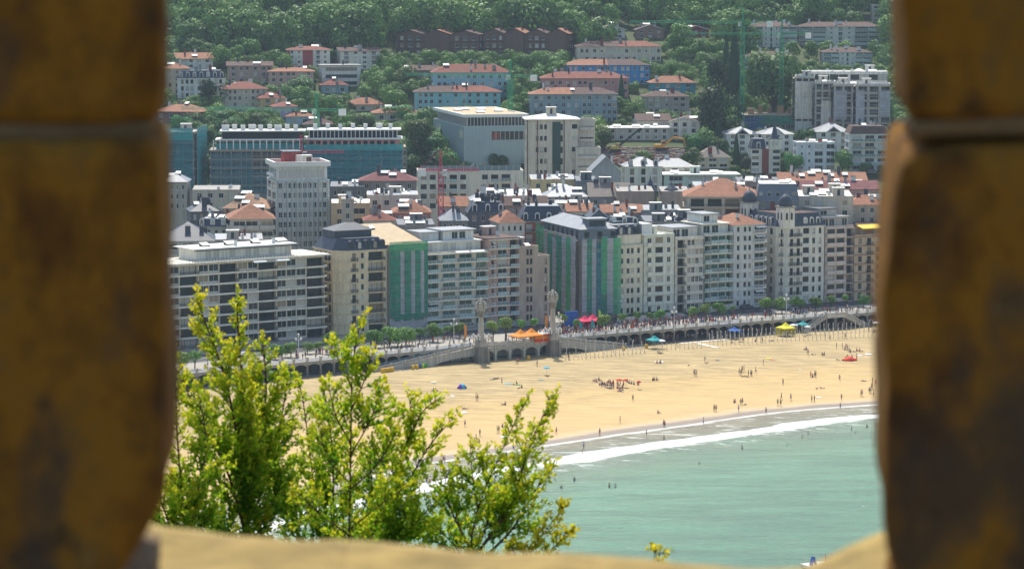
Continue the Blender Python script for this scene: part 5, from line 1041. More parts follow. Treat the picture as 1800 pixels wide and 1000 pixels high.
# columns
def column(lab, X, h):
    p, a = frame_at(X, 4.0); r = thing('monumental_column', lab, 'column', (p.x, p.y, 0), a)
    b = MB(PALED)
    for k in range(9): q = 1.55-(k % 2)*.12-(k > 5)*.15; b.box(-q, q, -q, q, 3.4+k*.56, 3.4+(k+1)*.56-.003*(k % 2))
    for sx in (-1, 1): b.lathe([(.5, 0), (.45, 4.2), (.6, 4.5)], (sx*1.35, -1.5, 3.4), 8)
    b.build('pedestal', r)
    b = MB(PALE); b.box(-1.3, 1.3, -1.3, 1.3, 8.45, 9.4); b.box(-1.5, 1.5, -1.5, 1.5, 9.403, 9.7); b.box(-1.05, 1.05, -1.05, 1.05, 9.7, 10.8); b.build('plinth', r)
    b = MB(PALE); z0, z1 = 10.8, h-5.2; o = [(cos(pi/4*k+pi/8)*.95, sin(pi/4*k+pi/8)*.95) for k in range(8)]; t = [(x*.72, y*.72) for x, y in o]; b.loft(o, z0, t, z1); b.build('shaft', r)
    b = MB(PALED); b.lathe([(.72, 0), (.95, .3), (.75, .5), (.8, 1.0), (1.25, 1.35), (1.3, 1.6)], (0, 0, z1), 8)
    for k in range(4): b.box(-.2+cos(k*pi/2)*.95, .2+cos(k*pi/2)*.95, -.2+sin(k*pi/2)*.95, .2+sin(k*pi/2)*.95, z1+.3, z1+1.3)
    b.build('capital', r)
    zz = z1+1.6; b = MB(PALE); b.lathe([(.9, 0), (1.0, .3), (.7, .7), (.85, 1.3), (.55, 2.2), (.35, 2.9), (.5, 3.1), (.42, 3.5), (.15, 3.7)], (0, 0, zz), 8)
    for k in range(4):
        c, s_ = cos(k*pi/2+pi/4), sin(k*pi/2+pi/4)
        pr = [(.55, .0, .3), (1.1, .9, .42), (1.15, 1.7, .5), (.95, 2.5, .42), (.55, 3.0, .2)]
        for (r0, h0, t0), (r1_, h1, t1) in zip(pr, pr[1:]): b.bar((c*r0, s_*r0, zz+h0), (c*r1_, s_*r1_, zz+h1), t0, 0, 6, t1)
    b.build('sculpture', r, True)
    for sx, sy in ((-1, -1), (1, -1), (-1, 1), (1, 1)):
        b = MB(mat('bronze', (.12, .08, .04), .5, .2), mat('lamp_globe', (.75, .73, .65), .3, .05)); cx, cy_ = sx*1.7, sy*1.2
        b.bar((sx*.9, sy*.7, 9.6), (cx, cy_, 10.2), .09); b.bar((cx, cy_, 9.2), (cx, cy_, 11.4), .08)
        for k, (dx, dz) in enumerate(((0, 11.5), (-.45, 11), (.45, 11), (-.4, 10.4), (.4, 10.4))): b.lathe([(.05, 0), (.22, .08), (.28, .26), (.22, .44), (.05, .52)], (cx+dx, cy_+(k % 2)*.2, dz), 8, 1)
        b.build('lamp_cluster', r)
column('sculpted stone column at the left end of the terrace with orange tents', -10.9, 21.8)
column('sculpted stone column at the right end of the terrace, beside the red banner', 9.2, 22.6)
# double stair on the right
p, a = frame_at(97, 1.9); st_ = thing('double_stair', 'double stair of pale stone descending both ways to the beach at the right', 'stairs', (p.x, p.y, 0), a)
for sg in (-1, 1):
    b = MB(PALE); L = 8.5; x0 = 3.5*sg
    for k in range(16): xa, xb = x0+sg*L*k/16, x0+sg*L*(k+1)/16; zt__ = 8-4.1*(k+1)/16; b.box(min(xa, xb), max(xa, xb), 0, 1.5, zt__-.5, zt__)
    b.build('stair_flight', st_)
    b = MB(PALE)
    for y in (-.15, 1.6):
        b.bar((x0, y, 9), (x0+sg*L, y, 4.9), .14); b.bar((x0, y, 8.1), (x0+sg*L, y, 4.0), .22)
        for k in range(14): x = x0+sg*L*(k+.5)/14; zz = 8.1-4.1*(k+.5)/14; b.box(x-.1, x+.1, y-.08, y+.08, zz, zz+.9)
    b.build('balustrade', st_)
b = MB(PALE); b.box(-3.5, 3.5, -.2, 1.7, 7.5, 8.02); [b.box(x-.1, x+.1, -.2, -.04, 8.02, 8.9) for x in [(-3.3+i*.44) for i in range(16)]]; b.box(-3.5, 3.5, -.25, 0, 8.9, 9.05); b.build('landing', st_)
for x in (-3.3, 0, 3.3): b = MB(PALED); b.box(x-.25, x+.25, .1, .6, 3.5, 7.49); b.build('pillar', st_)
# ------------------------------------------------------------------ lamps, banners, tents, kiosks, cars, posts
GLOBE = mat('lamp_globe', (.75, .73, .65), .3, .05)
def lamp_proto():
    t_ = thing('street_lamp', '', 'street lamp'); b = MB(WHITE); b.lathe([(.22, 0), (.2, .8), (.1, 1.0), (.08, 6.2)], n=8); b.bar((-.8, 0, 5), (.8, 0, 5), .06); b.build('lamp_post', t_)
    for x, z in ((0, 6.2), (-.8, 5), (.8, 5)): b = MB(GLOBE); b.lathe([(.08, 0), (.26, .12), (.32, .32), (.24, .52), (.05, .62)], n=8); o = b.build('lamp_globe', t_, True); o.location = (x, 0, z)
    return t_
lp = lamp_proto(); first = True
for px, py, ll in ((798, 602, 'white triple-globe street lamp beside the left ramp'), (1185, 580, 'white triple-globe street lamp below the house with arched doors'), (1382, 556, 'white triple-globe street lamp above the yellow tent'), (525, 630, 'white triple-globe street lamp before the long white apartment block'), (982, 590, 'white triple-globe street lamp just right of the right column'), (1095, 560, 'tall pale street lamp before the cream stone house')):
    q = at_z(px, py, 8.0)
    if first: lp.location = q; lp['label'] = ll; lp['group'] = 'street lamps on the promenade'; first = False
    else: copy_tree(lp, q, .6, ll)
def cloth(n, c): return mat('cloth_'+n, c, .8, .12, 1.5)
ORG, RED_, MAG, TEAL_, BLUE_, YEL_, LIME = cloth('orange', (.75, .25, .02)), cloth('red', (.6, .04, .02)), cloth('magenta', (.65, .02, .09)), cloth('teal', (.02, .3, .3)), cloth('blue', (.02, .1, .35)), cloth('yellow', (.75, .65, .02)), cloth('lime', (.4, .6, .05))
CW_ = cloth('white', (.72, .72, .7)); PINK = cloth('pink', (.6, .15, .2)); VIO = cloth('violet', (.2, .05, .4)); GRN = cloth('green', (.03, .3, .06)); CYA = cloth('cyan', (.1, .45, .55)); DKC = cloth('dark', (.02, .022, .03))
def tent(lab, px, py, wd, m, z=8.0, h=2.3, walls=0, rz=.6):
    t_ = thing('tent', lab, 'tent', tuple(at_z(px, py, z)), rz)
    b = MB(m); n_ = 4; H2 = h+wd*.38
    for k in range(4):
        c = [(wd/2, wd/2), (-wd/2, wd/2), (-wd/2, -wd/2), (wd/2, -wd/2)]; a_, b_ = c[k-1], c[k]
        m1 = (a_[0]*.45, a_[1]*.45, h+wd*.13); m2 = (b_[0]*.45, b_[1]*.45, h+wd*.13)
        b.face([(*b_, h), (*a_, h), m1, m2]); b.face([m2, m1, (0, 0, H2)]); b.face([(*a_, h-.3), (*b_, h-.3), (*b_, h), (*a_, h)])
    b.build('canopy', t_)
    f = MB(WHITE)
    for x in (-1, 1):
        for y in (-1, 1): f.bar((x*(wd/2-.05), y*(wd/2-.05), 0), (x*(wd/2-.05), y*(wd/2-.05), h), .05)
    f.build('tent_frame', t_)
    if walls:
        s = MB(m); k = wd/2-.1; s.face([(-k, k, 0), (k, k, 0), (k, k, h-.01), (-k, k, h-.01)]); s.face([(k, -k, 0), (k, k, 0), (k, k, h-.01), (k, -k, h-.01)]); s.build('side_wall', t_)
    return t_
tent('orange peaked tent, left of the two on the terrace', 915, 604, 5.0, ORG); tent('orange peaked tent, right of the two on the terrace', 934, 602, 5.0, ORG)
k_ = thing('kiosk', 'orange-red kiosk counter with a white top beside the orange tents', 'kiosk', tuple(at_z(952, 600, 8.0)), .6); b = MB(ORG, WHITE, RED_); b.box(-3.2, 3.2, -1.4, 1.4, 0, 1.9, ORG); b.box(-3.5, 3.5, -1.7, 1.7, 1.9, 2.2, RED_); b.box(-3.4, 3.4, -1.6, 1.6, 2.203, 2.35, WHITE); b.build('counter', k_); b = MB(RED_); b.box(-3.2, 3.2, -1.46, -1.41, .2, .9); b.build('front_panel', k_)
tent('magenta peaked tent, left one beside the blue screen', 1028, 577, 4.2, MAG, walls=1); tent('magenta peaked tent, right one of the pair', 1042, 576, 4.6, MAG, walls=1)
tent('yellow peaked tent standing on the sand before the arcade', 1381, 589, 4.2, YEL_, 4.2, walls=1); tent('teal canopy with a white edge at the foot of the right ramp', 1150, 611, 3.6, TEAL_, 4.2)
tent('blue canopy among the poles before the arcade', 1291, 594, 3.2, BLUE_, 4.2); tent('teal canopy beside the white parasols under the arcade', 1411, 583, 2.8, TEAL_, 4.2)
k_ = thing('screen', 'large blue event screen standing before the netted corner building', 'screen', tuple(at_z(1004, 577, 8.0)), .6); b = MB(BLUE_, STEEL); b.box(-2.3, 2.3, -.2, .2, .6, 5.0); b.build('panel', k_); b = MB(STEEL); [b.box(x-.1, x+.1, .2, .4, 0, 5) for x in (-2, 2)]; b.build('support', k_)
for i, (px, py, wd, m, nm) in enumerate(((1162, 612, 2.6, CW_, 'white parasol at the foot of the right ramp'), (1282, 588, 2.4, CW_, 'white flat parasol left of the yellow tent'), (1393, 584, 3, CW_, 'white flat parasol touching the yellow tent'), (1401, 583, 2.6, CW_, 'white flat parasol, second right of the yellow tent'), (1419, 587, 2.0, CW_, 'small white parasol right of the teal canopy'), (476, 668, 3.0, CW_, 'white flat parasol before the arcade, seen above the shrub'), (1541, 580, 2.6, CW_, 'white parasol at the right stone jamb'))):
    t_ = thing('parasol', nm, 'parasol', tuple(at_z(px, py, 4.1)), 0); b = MB(m); b.lathe([(wd*.5, 2.2), (wd*.25, 2.45), (.05, 2.6)], n=8); b.lathe([(wd*.5, 2.1), (wd*.5, 2.2)], n=8); b.build('canopy', t_); b = MB(WHITE); b.bar((0, 0, 0), (0, 0, 2.5), .05); b.build('parasol_pole', t_)
for px, py, m, hh, nm in ((816, 598, ORG, 4.5, 'orange feather flag near the left column'), (958, 584, ORG, 5, 'orange feather flag near the right column'), (1018, 585, TEAL_, 3.6, 'teal feather flag below the blue screen'), (1039, 583, TEAL_, 3.8, 'teal feather flag before the magenta tents'), (1060, 577, TEAL_, 3.2, 'teal feather flag right of the magenta tents'), (1052, 574, LIME, 5, 'lime green feather flag behind the magenta tents')):
    t_ = thing('feather_flag', nm, 'flag', tuple(at_z(px, py, 8.0)), .5); b = MB(STEEL); b.bar((0, 0, 0), (0, 0, hh), .04); b.build('flagpole', t_)
    b = MB(m); pr = [(.0, .5), (.75, .7), (.9, hh*.5), (.8, hh*.85), (.35, hh), (0, hh)]; b.xz(pr, -.02, .02); b.build('flag_cloth', t_)
def car_proto():
    t_ = thing('parked_car', '', 'car'); BODY = mat('car_paint', (.35, .36, .38), .3, .05, rnd=.9)
    out = [(-2.15, .35), (2.1, .35), (2.15, .75), (1.9, .88), (1.15, .95), (.5, 1.42), (-.9, 1.46), (-1.7, 1.0), (-2.1, .92)]
    b = MB(BODY); b.xz(out, -.85, .85); b.build('body', t_)
    b = MB(GLASS); b.xz([(1.0, .97), (.48, 1.36), (-.85, 1.4), (-1.5, 1.02)], -.865, -.852); b.xz([(1.0, .97), (.48, 1.36), (-.85, 1.4), (-1.5, 1.02)], .852, .865); b.face([(1.16, -.7, .99), (1.16, .7, .99), (.56, .65, 1.41), (.56, -.65, 1.41)]); b.build('window', t_)
    for x in (-1.35, 1.35):
        for y in (-.8, .8): b = MB(DKC, STEEL); b.bar((0, -.1, 0), (0, .1, 0), .33, 0, 10); b.bar((0, -.12, 0), (0, .12, 0), .18, 1, 8); o = b.build('wheel', t_); o.location = (x, y, .33)
    return t_
cp = car_proto(); nC = 0
for i in range(26):
    X = -104+i*8.7; offs = -19.3 if i % 2 else -28.3; 
    if R_.random() < .25: continue
    p, a = frame_at(X, offs); p.z = 7.93
    if nC == 0: cp.location = p; cp.rotation_euler = (0, 0, a); cp['label'] = 'small parked car on the seafront road'; cp['group'] = 'cars parked on the seafront road'
    else: copy_tree(cp, p, a)
    nC += 1
# planters, benches, bins
pr_ = MB(mat('yellow_plastic', (.7, .42, .02), .5, .1)); pr_.lathe([(.38, 0), (.48, .3), (.48, 1.0), (.4, 1.15)], n=10); pr_ = pr_.mesh('beach_bin')
tags = [((672+i*4.4, 655-i*.6), 'yellow beach bin in the row at the foot of the left ramp', None) for i in range(5)]+[((726, 649), 'yellow beach bin, left of the pair by the blue bin', None), ((733, 648), 'yellow beach bin, right of the pair by the blue bin', None), ((738, 647), 'blue beach bin in the short row by the left ramp', (.02, .15, .5)), ((743, 646.5), 'lime beach bin between the blue and the green one', (.5, .6, .02)), ((748, 646), 'green beach bin at the right end of its row', (.03, .35, .05)), ((1096, 616), 'yellow beach bin left of the beach steps', None), ((1136, 612), 'yellow beach bin beside the teal canopy', None), ((929, 632), 'yellow beach bin before the terrace arches', None)]
for (px, py), nm, col in tags:
    q = at_z(px, py, 4.0); o = link(pr_, 'beach_bin', None, (q.x, q.y, beach_z(q.x, q.y))); tag(o, nm, 'bin', 'beach bins')
    if col: o.material_slots[0].link = 'OBJECT'; o.material_slots[0].material = mat('bin_%d' % (col[0]*100+col[1]*10000), col, .5, .1)
# steps and low barriers at the ramp feet
for (px, py, nm) in ((708, 650, 'grey metal barrier steps at the foot of the left ramp'), (1116, 613, 'grey metal barrier steps at the foot of the right ramp')):
    q = at_z(px, py, 4.0); t_ = thing('beach_steps', nm, 'steps', (q.x, q.y, 3.9), .6); b = MB(STEEL)
    for k in range(5): b.bar((-3+k*1.5, 0, 1.1), (-2.2+k*1.5, -1.8, 0), .06); b.bar((-3+k*1.5, 0, 0), (-3+k*1.5, 0, 1.1), .05)
    b.bar((-3, 0, 1.1), (3, 0, 1.1), .05); b.box(-3, 3, -.6, 0, .1, .18); b.box(-3, 3, -1.2, -.6, -.1, -.02); b.build('step_frame', t_)
# sunshade poles in rows on the sand
SPOLE = mat('pole_white', (.66, .63, .56), .7, .1)
pm_ = MB(SPOLE); pm_.bar((0, 0, -.3), (0, 0, 2.9), .09, n=6); pm_.lathe([(.1, 2.9), (.14, 3.0), (.02, 3.1)], n=6); pm_ = pm_.mesh('sunshade_pole')
ps_ = MB(SPOLE, DKC); ps_.bar((0, 0, -.3), (0, 0, 2.2), .07, n=5); ps_.bar((-.35, 0, .5), (.35, 0, .5), .05); ps_.bar((-.3, 0, 0), (.0, 0, .5), .04); ps_.bar((.3, 0, 0), (0, 0, .5), .04); ps_ = ps_.mesh('sunshade_pole')
def poles(a, b, n_, me, lab, grp, j=.5):
    for i in range(n_):
        px, py = a[0]+(b[0]-a[0])*i/(n_-1)+R_.uniform(-j, j), a[1]+(b[1]-a[1])*i/(n_-1); q = at_z(px, py, 3.9); q.z = beach_z(q.x, q.y)-.1
        o = link(me, 'sunshade_pole', None, q, R_.uniform(0, 3)); o.rotation_euler = (R_.uniform(-.02, .02), R_.uniform(-.02, .02), R_.uniform(0, 3)); o.scale = (1, 1, R_.uniform(.9, 1.08)); tag(o, lab, 'pole', grp)
poles((1247, 609), (1541, 592), 40, pm_, 'white sunshade pole in the front row on the right part of the sand', 'sunshade poles, front row')
poles((1252, 600), (1543, 581), 38, pm_, 'white sunshade pole in the back row near the arcade', 'sunshade poles, back row')
poles((994, 634), (1133, 621), 20, ps_, 'short sunshade pole with a crossbar near the right column', 'short poles near the right column', .3)
poles((996, 628), (1128, 616), 9, pm_, 'thin white pole behind the short poles near the right column', 'thin poles near the right column', .3)
poles((1157, 617), (1233, 612), 11, ps_, 'short sunshade pole with a crossbar right of the white parasol', 'short poles right of the ramp', .3)
# boards laid on the sand
def plank_mesh(): b = MB(mat('pale_plank', (.7, .62, .48), .8, .1)); b.box(-.72, .72, -.9, .9, -.1, .06); return b.mesh('plank')
for (a, b_, nm) in (((1226, 604), (1262, 612), 'pale boardwalk crossing the sand at an angle'), ((1195, 604), (1278, 597), 'pale boardwalk along the foot of the arcade')):
    p, q = at_z(*a, 4.0), at_z(*b_, 4.0); d = q-p; t_ = thing('boardwalk', nm, 'boardwalk', tuple(p), atan2(d.y, d.x)); n_ = int(d.length/1.5)
    for i in range(n_): mb = cached('plank', lambda: plank_mesh()); link(mb, 'plank', t_, ((i+.5)*d.length/n_, 0, .08), 0)
# ------------------------------------------------------------------ trees
import numpy as np
def crown_mesh(name, seed, n, size, m, lumps=14, flat=1.0, low=.0):
    """a crown about 1 unit in radius, centre at z=0: leaf clumps spread through and over a heap of lobes"""
    r = random.Random(seed); L = []
    for k in range(lumps):
        t, u = r.uniform(0, 2*pi), r.uniform(-.55+low, .85); q = sqrt(max(0, 1-u*u))*r.uniform(.35, .72); L.append((cos(t)*q, sin(t)*q, u*.62*flat, r.uniform(.34, .56)))
    V, Fs, NN = [], [], []
    for i in range(n):
        a = r.choice(L); d = Vector((r.gauss(0, 1), r.gauss(0, 1), r.gauss(.35, 1))).normalized(); rr = a[3]*r.uniform(.75, 1.12)
        p = Vector(a[:3])+d*rr; nrm = (d+Vector((r.gauss(0, .24), r.gauss(0, .24), r.gauss(.15, .24)))).normalized(); u = nrm.orthogonal().normalized(); v = nrm.cross(u); g = r.uniform(0, pi); u, v = u*cos(g)+v*sin(g), v*cos(g)-u*sin(g)
        s = size*r.uniform(.6, 1.3); b = len(V); V += [tuple(p-u*s), tuple(p-v*s*.6+nrm*s*.25), tuple(p+u*s), tuple(p+v*s*.6+nrm*s*.25)]; Fs.append((b, b+1, b+2, b+3)); NN += [tuple((d*.75+p*.35+Vector((r.gauss(0, .18), r.gauss(0, .18), r.gauss(0, .18)))).normalized())]*4
    me = bpy.data.meshes.new(name); me.from_pydata(V, [], Fs); me.materials.append(m); me.polygons.foreach_set('use_smooth', [True]*n); me.update(); me.normals_split_custom_set_from_vertices(NN); NORM[me.name] = NN; return me
NORM = {}
FOR = leafm('forest_leaves', (.06, .15, .035), .4, .25); FORL = leafm('pale_forest_leaves', (.1, .2, .05), .25, .3); DRK = leafm('dark_leaves', (.026, .07, .022), .25, .2); LIMEL = leafm('bright_leaves', (.085, .155, .035), .15, .3); TAM = leafm('tamarisk_leaves', (.12, .25, .04), .25, .35)
BARK = mat('bark', (.09, .065, .045), .95, .3, 2)
CR = [crown_mesh('crown', 10+i, 1700, .08, FOR, 9) for i in range(4)]; CRL = [crown_mesh('crown', 20+i, 1200, .09, FORL, 10) for i in range(2)]; CRD = [crown_mesh('crown', 30+i, 1700, .08, DRK, 9) for i in range(2)]
CRT = [crown_mesh('crown', 40+i, 900, .1, TAM, 9, .8) for i in range(3)]; CRX = [crown_mesh('crown', 50+i, 3000, .085, LIMEL, 22) for i in range(2)]
def cyp_mesh(seed):
    r = random.Random(seed); V, Fs = [], []
    for i in range(1200):
        z = r.random(); q = (1-z)**.7*.32*r.uniform(.6, 1.05)+.01; t = r.uniform(0, 2*pi); p = Vector((cos(t)*q, sin(t)*q, z*2-1)); nrm = Vector((cos(t), sin(t), r.uniform(-.2, .6))).normalized(); u = nrm.orthogonal().normalized(); v = nrm.cross(u); s = .075
        b = len(V); V += [tuple(p-u*s), tuple(p-v*s*.7), tuple(p+u*s), tuple(p+v*s*.7)]; Fs.append((b, b+1, b+2, b+3))
    me = bpy.data.meshes.new('crown'); me.from_pydata(V, [], Fs); me.materials.append(DRK); me.update(); return me
CYP = [cyp_mesh(1), cyp_mesh(2)]
def trunk_mesh():
    b = MB(BARK); b.bar((0, 0, -.5), (.05, 0, .45), .09, 0, 7, .06); b.bar((.05, 0, .4), (.3, .1, .95), .05, 0, 5, .02); b.bar((.05, 0, .4), (-.25, -.1, .9), .05, 0, 5, .02); b.bar((.05, 0, .4), (0, .2, 1), .05, 0, 5, .02); return b.mesh('trunk')
TRK = trunk_mesh()
NT = [0]
def tree(p, rad, h, label, crowns=None, name='tree', grp=None, cat='tree', sq=.85):
    """h: full height, rad: radius of the crown"""
    r = R_; t_ = thing(name, label, cat, tuple(p), 0, grp); ch = rad*sq
    c = link(r.choice(crowns or CR), 'crown', t_, (0, 0, h-ch), r.uniform(0, 6.28)); c.scale = (rad, rad*r.uniform(.9, 1.1), ch*1.15)
    k = link(TRK, 'trunk', t_, (0, 0, 0)); k.scale = (h*.5, h*.5, max(.5, h-ch)); NT[0] += 1
    return t_
# woods on the hill: the nearest trees are things of their own, the rest is one mass
def blocked(px, py):
    for root, w_, d_, zt_, D_ in ALLB:
        pass
    return False
def in_house(x, y, m=3.0):
    for root, w_, d_, z_, D_ in ALLB:
        if abs(y-D_) > 90: continue
        a = root.rotation_euler.z; dx, dy = x-root.location.x, y-root.location.y; u, v = dx*cos(a)+dy*sin(a), -dx*sin(a)+dy*cos(a)
        if -m < u < w_+m and -m-1 < v < d_+m: return True
    return False
def hides_house(x, y, top):
    # would a tree here stand in front of a facade it should not cover
    for root, w_, d_, z_, D_ in ALLB:
        if D_ < 1070 or not (0 < D_-y < 60): continue
        a = root.rotation_euler.z; dx, dy = x-root.location.x, y-root.location.y; u = dx*cos(a)+dy*sin(a)
        if -2 < u < w_+2:
            g = root['zg']+(root['zt']-root['zg'])*.3
            if (112-top)/y < (112-g)/root.location.y: return True
    return False
cand = []
R2 = random.Random(5)
Y = 1085.0
while Y < 1620:
    st_p = 7.2 if Y < 1300 else 11.5
    X = -(.135*Y)
    while X < .15*Y:
        x, y = X+R2.uniform(-3, 3), Y+R2.uniform(-3, 3); X += st_p
        if Y > 1500 and -.11 < x/y: continue
        rad = R2.choice([R2.uniform(4.5, 7), R2.uniform(7, 12)]) if Y > 1290 else R2.uniform(3.0, 5.4); h = rad*R2.uniform(1.6, 2.1)
        z = zt(x, y)
        if in_house(x, y, rad*.3): continue
        if Y < 1440:
            if hides_house(x, y, z+h):
                h = rad*1.1; rad *= .7
                if hides_house(x, y, z+h): continue
            if Y < 1310 and R2.random() < .04: continue
        pt = (112-z-h*.6)/y*F+YH; pxx = 900+x/y*F
        if 1040 < pxx < 1215 and 250 < pt < 300: continue           # demolition field
        if pt < -30 or pxx < 250 or pxx > 1620: continue
        cand.append((y, x, z, rad, h, pxx, pt))
    Y += st_p*.9
import re
def near_name(x, y):
    b = min(ALLB, key=lambda t: (t[0].location.x+t[1]/2-x)**2+((t[0].location.y+4-y)*.8)**2)
    s_ = re.split(r' (?:with|under|beside|behind|at|in|on|left|right|of|between|that|seen|below|above|half|next|over|whose|standing|touching|peeping|rising|is|are|before)\b|,', b[0]['label'])[0]
    return ('behind' if y > b[4]+5 else 'in front of')+' the '+s_
cand.sort(); print('forest trees', len(cand))
REST = []
for i, (y, x, z, rad, h, pxx, pt) in enumerate(cand):
    if i < 285:
        k = R2.random(); far_ = y > 1310
        if far_: tree((x, y, z), rad, h, 'broad dark green tree in the wood above the houses', CR+CRD+CRL[:1], 'forest_tree', 'woodland trees above the houses', sq=R2.uniform(.7, 1.15))
        elif k < .2: tree((x, y, z), rad, h, 'very dark green tree '+near_name(x, y), CRD, 'garden_tree', 'dark trees among the houses')
        elif k < .45: tree((x, y, z), rad, h, 'pale green bushy tree '+near_name(x, y), CRL, 'garden_tree', 'pale trees among the houses')
        else: tree((x, y, z), rad, h, 'mid green round tree '+near_name(x, y), CR, 'garden_tree', 'green trees among the houses')
    else: REST.append((y, x, z, rad, h, pxx, pt))
def mass(name, lst, protos, nf, m_, lab, cat, sc=1.0):
    VV, NQ = [], []
    rr = np.random.RandomState(3)
    base = []
    for me in protos:
        a = np.empty(len(me.vertices)*3, dtype=np.float32); me.vertices.foreach_get('co', a); base.append((a.reshape(-1, 4, 3), np.array(NORM[me.name], dtype=np.float32).reshape(-1, 4, 3)))
    for (y, x, z, rad, h, *_ ) in lst:
        a, an = base[rr.randint(len(base))]; pm = rr.permutation(len(a))[:nf]; a = a[pm]; an = an[pm]; t = rr.uniform(0, 6.28); c, s = np.cos(t), np.sin(t); ctr = a.mean(1, keepdims=True); a = ctr+(a-ctr)*sc
        q = np.empty_like(a); q[..., 0] = (a[..., 0]*c-a[..., 1]*s)*rad+x; q[..., 1] = (a[..., 0]*s+a[..., 1]*c)*rad+y; q[..., 2] = a[..., 2]*rad+z+h-rad*.85
        VV.append(q.reshape(-1, 3)); m_n = np.empty_like(an); m_n[..., 0] = an[..., 0]*c-an[..., 1]*s; m_n[..., 1] = an[..., 0]*s+an[..., 1]*c; m_n[..., 2] = an[..., 2]; NQ.append(m_n.reshape(-1, 3))
    V = np.concatenate(VV); n_ = len(V)//4; me = bpy.data.meshes.new(name); me.vertices.add(len(V)); me.vertices.foreach_set('co', V.ravel()); me.loops.add(n_*4); me.loops.foreach_set('vertex_index', np.arange(n_*4, dtype=np.int32)); me.polygons.add(n_); me.polygons.foreach_set('loop_start', np.arange(0, n_*4, 4, dtype=np.int32)); me.polygons.foreach_set('loop_total', np.full(n_, 4, dtype=np.int32)); me.materials.append(m_); me.polygons.foreach_set('use_smooth', np.ones(n_, dtype=bool)); me.update(calc_edges=True); me.normals_split_custom_set_from_vertices(np.concatenate(NQ))
    o = link(me, name, None, kind='stuff'); tag(o, lab, cat); return o
FORV = leafm('mass_leaves', (.06, .15, .035), .0, .25)
def patchy(m, sc):
    n = m.node_tree
    for q in n.nodes:
        if q.type == 'TEX_NOISE': q.inputs['Scale'].default_value = sc; q.inputs['Detail'].default_value = 3
        if q.type == 'MIX' and q.data_type == 'RGBA' and not q.inputs[6].is_linked:
            for k, f in ((6, .5), (7, 1.9)): c = q.inputs[k].default_value; q.inputs[k].default_value = (c[0]*f*(1.15 if k == 7 else 1), c[1]*f, c[2]*f, 1)
patchy(FORV, .06)
if REST: mass('forest', REST, CR+CRD+CRL, 1000, FORV, 'continuous dark green wood covering the upper hill', 'wood', 1.1)
far_l = []
for _ in range(1100):
    y = R2.uniform(1500, 3200); x = R2.uniform(-.16, .16)*y
    z = zt(x, y); rad = R2.uniform(5, 9); far_l.append((y, x, z, rad, rad*1.7, 0, 0))
FARL = leafm('far_leaves', (.08, .15, .06), .0, .25); patchy(FARL, .04)
mass('far_wood', far_l, CRL, 150, FARL, 'distant paler wood on the hills behind', 'wood', 2.4)
# single trees that can be pointed at
def tpx(px, py, wpx, hpx, label, crowns=None, name='tree', sq=None, D=None):
    p = at_g(px, py) if D is None else at_Y(px, py, D); k = p.y/F; rad = wpx*k/2; h = hpx*k; return tree(p, rad, h, label, crowns, name, sq=sq or min(1.0, h/rad*.5))
tpx(1258, 250, 88, 92, 'big round dark tree between the grey-brown house and the green crane', CRD, 'round_tree')
tpx(1355, 215, 100, 118, 'very large round green tree behind the two green cranes', CRX, 'round_tree', sq=1.05)
tpx(1290, 200, 100, 140, 'tall narrow dark tree left of the left green crane', CYP, 'round_tree', sq=1.25); tpx(1276, 180, 80, 110, 'second tall narrow dark tree left of the green crane', CYP, 'round_tree', sq=1.25)
tpx(1262, 195, 50, 90, 'dark tree above the big round tree', CRD, 'round_tree')
tpx(371, 204, 48, 62, 'dark conical tree left of the beige four-storey block', CRD, 'round_tree')
tpx(1340, 296, 48, 50, 'dark fir between the cream villa and the tower house', CYP, 'fir_tree', sq=1.0)
tpx(1294, 296, 48, 56, 'dark fir just left of the spired tower house', CYP, 'fir_tree', sq=1.0)
tpx(1263, 265, 56, 60, 'dark fir behind the cream villa', CYP, 'fir_tree')
tpx(1092, 186, 48, 48, 'dark cypress beside the red and pink block', CYP, 'cypress')
for px, py, wp, hp, nm in ((737, 292, 50, 78, 'bright green tree below the teal scaffold'), (735, 240, 60, 46, 'bushy green tree left of the glass block'), (395, 228, 60, 34, 'bushy green tree above the scaffolded left half'), (532, 176, 60, 40, 'pale tree before the pink house'), (710, 160, 50, 44, 'pale green bushy tree behind the cyan and green block'), (700, 212, 60, 26, 'low green trees behind the scaffolded block'), (592, 196, 60, 28, 'green bush left of the beige cottage'), (326, 360, 34, 44, 'green tree at the foot of the teal-netted block'), (740, 270, 40, 50, 'green tree beside the glass block'), (1420, 262, 30, 34, 'green tree among the white villas'), (1212, 262, 30, 26, 'bush beside the orange digger'), (1130, 285, 40, 20, 'green bush on the rubble'), (1290, 318, 24, 24, 'yellow-green palm beside the white van')):
    tpx(px, py, wp, hp, nm, CRL if 'pale' in nm else (CRX if 'bright' in nm or 'yellow' in nm else CR), 'garden_tree')
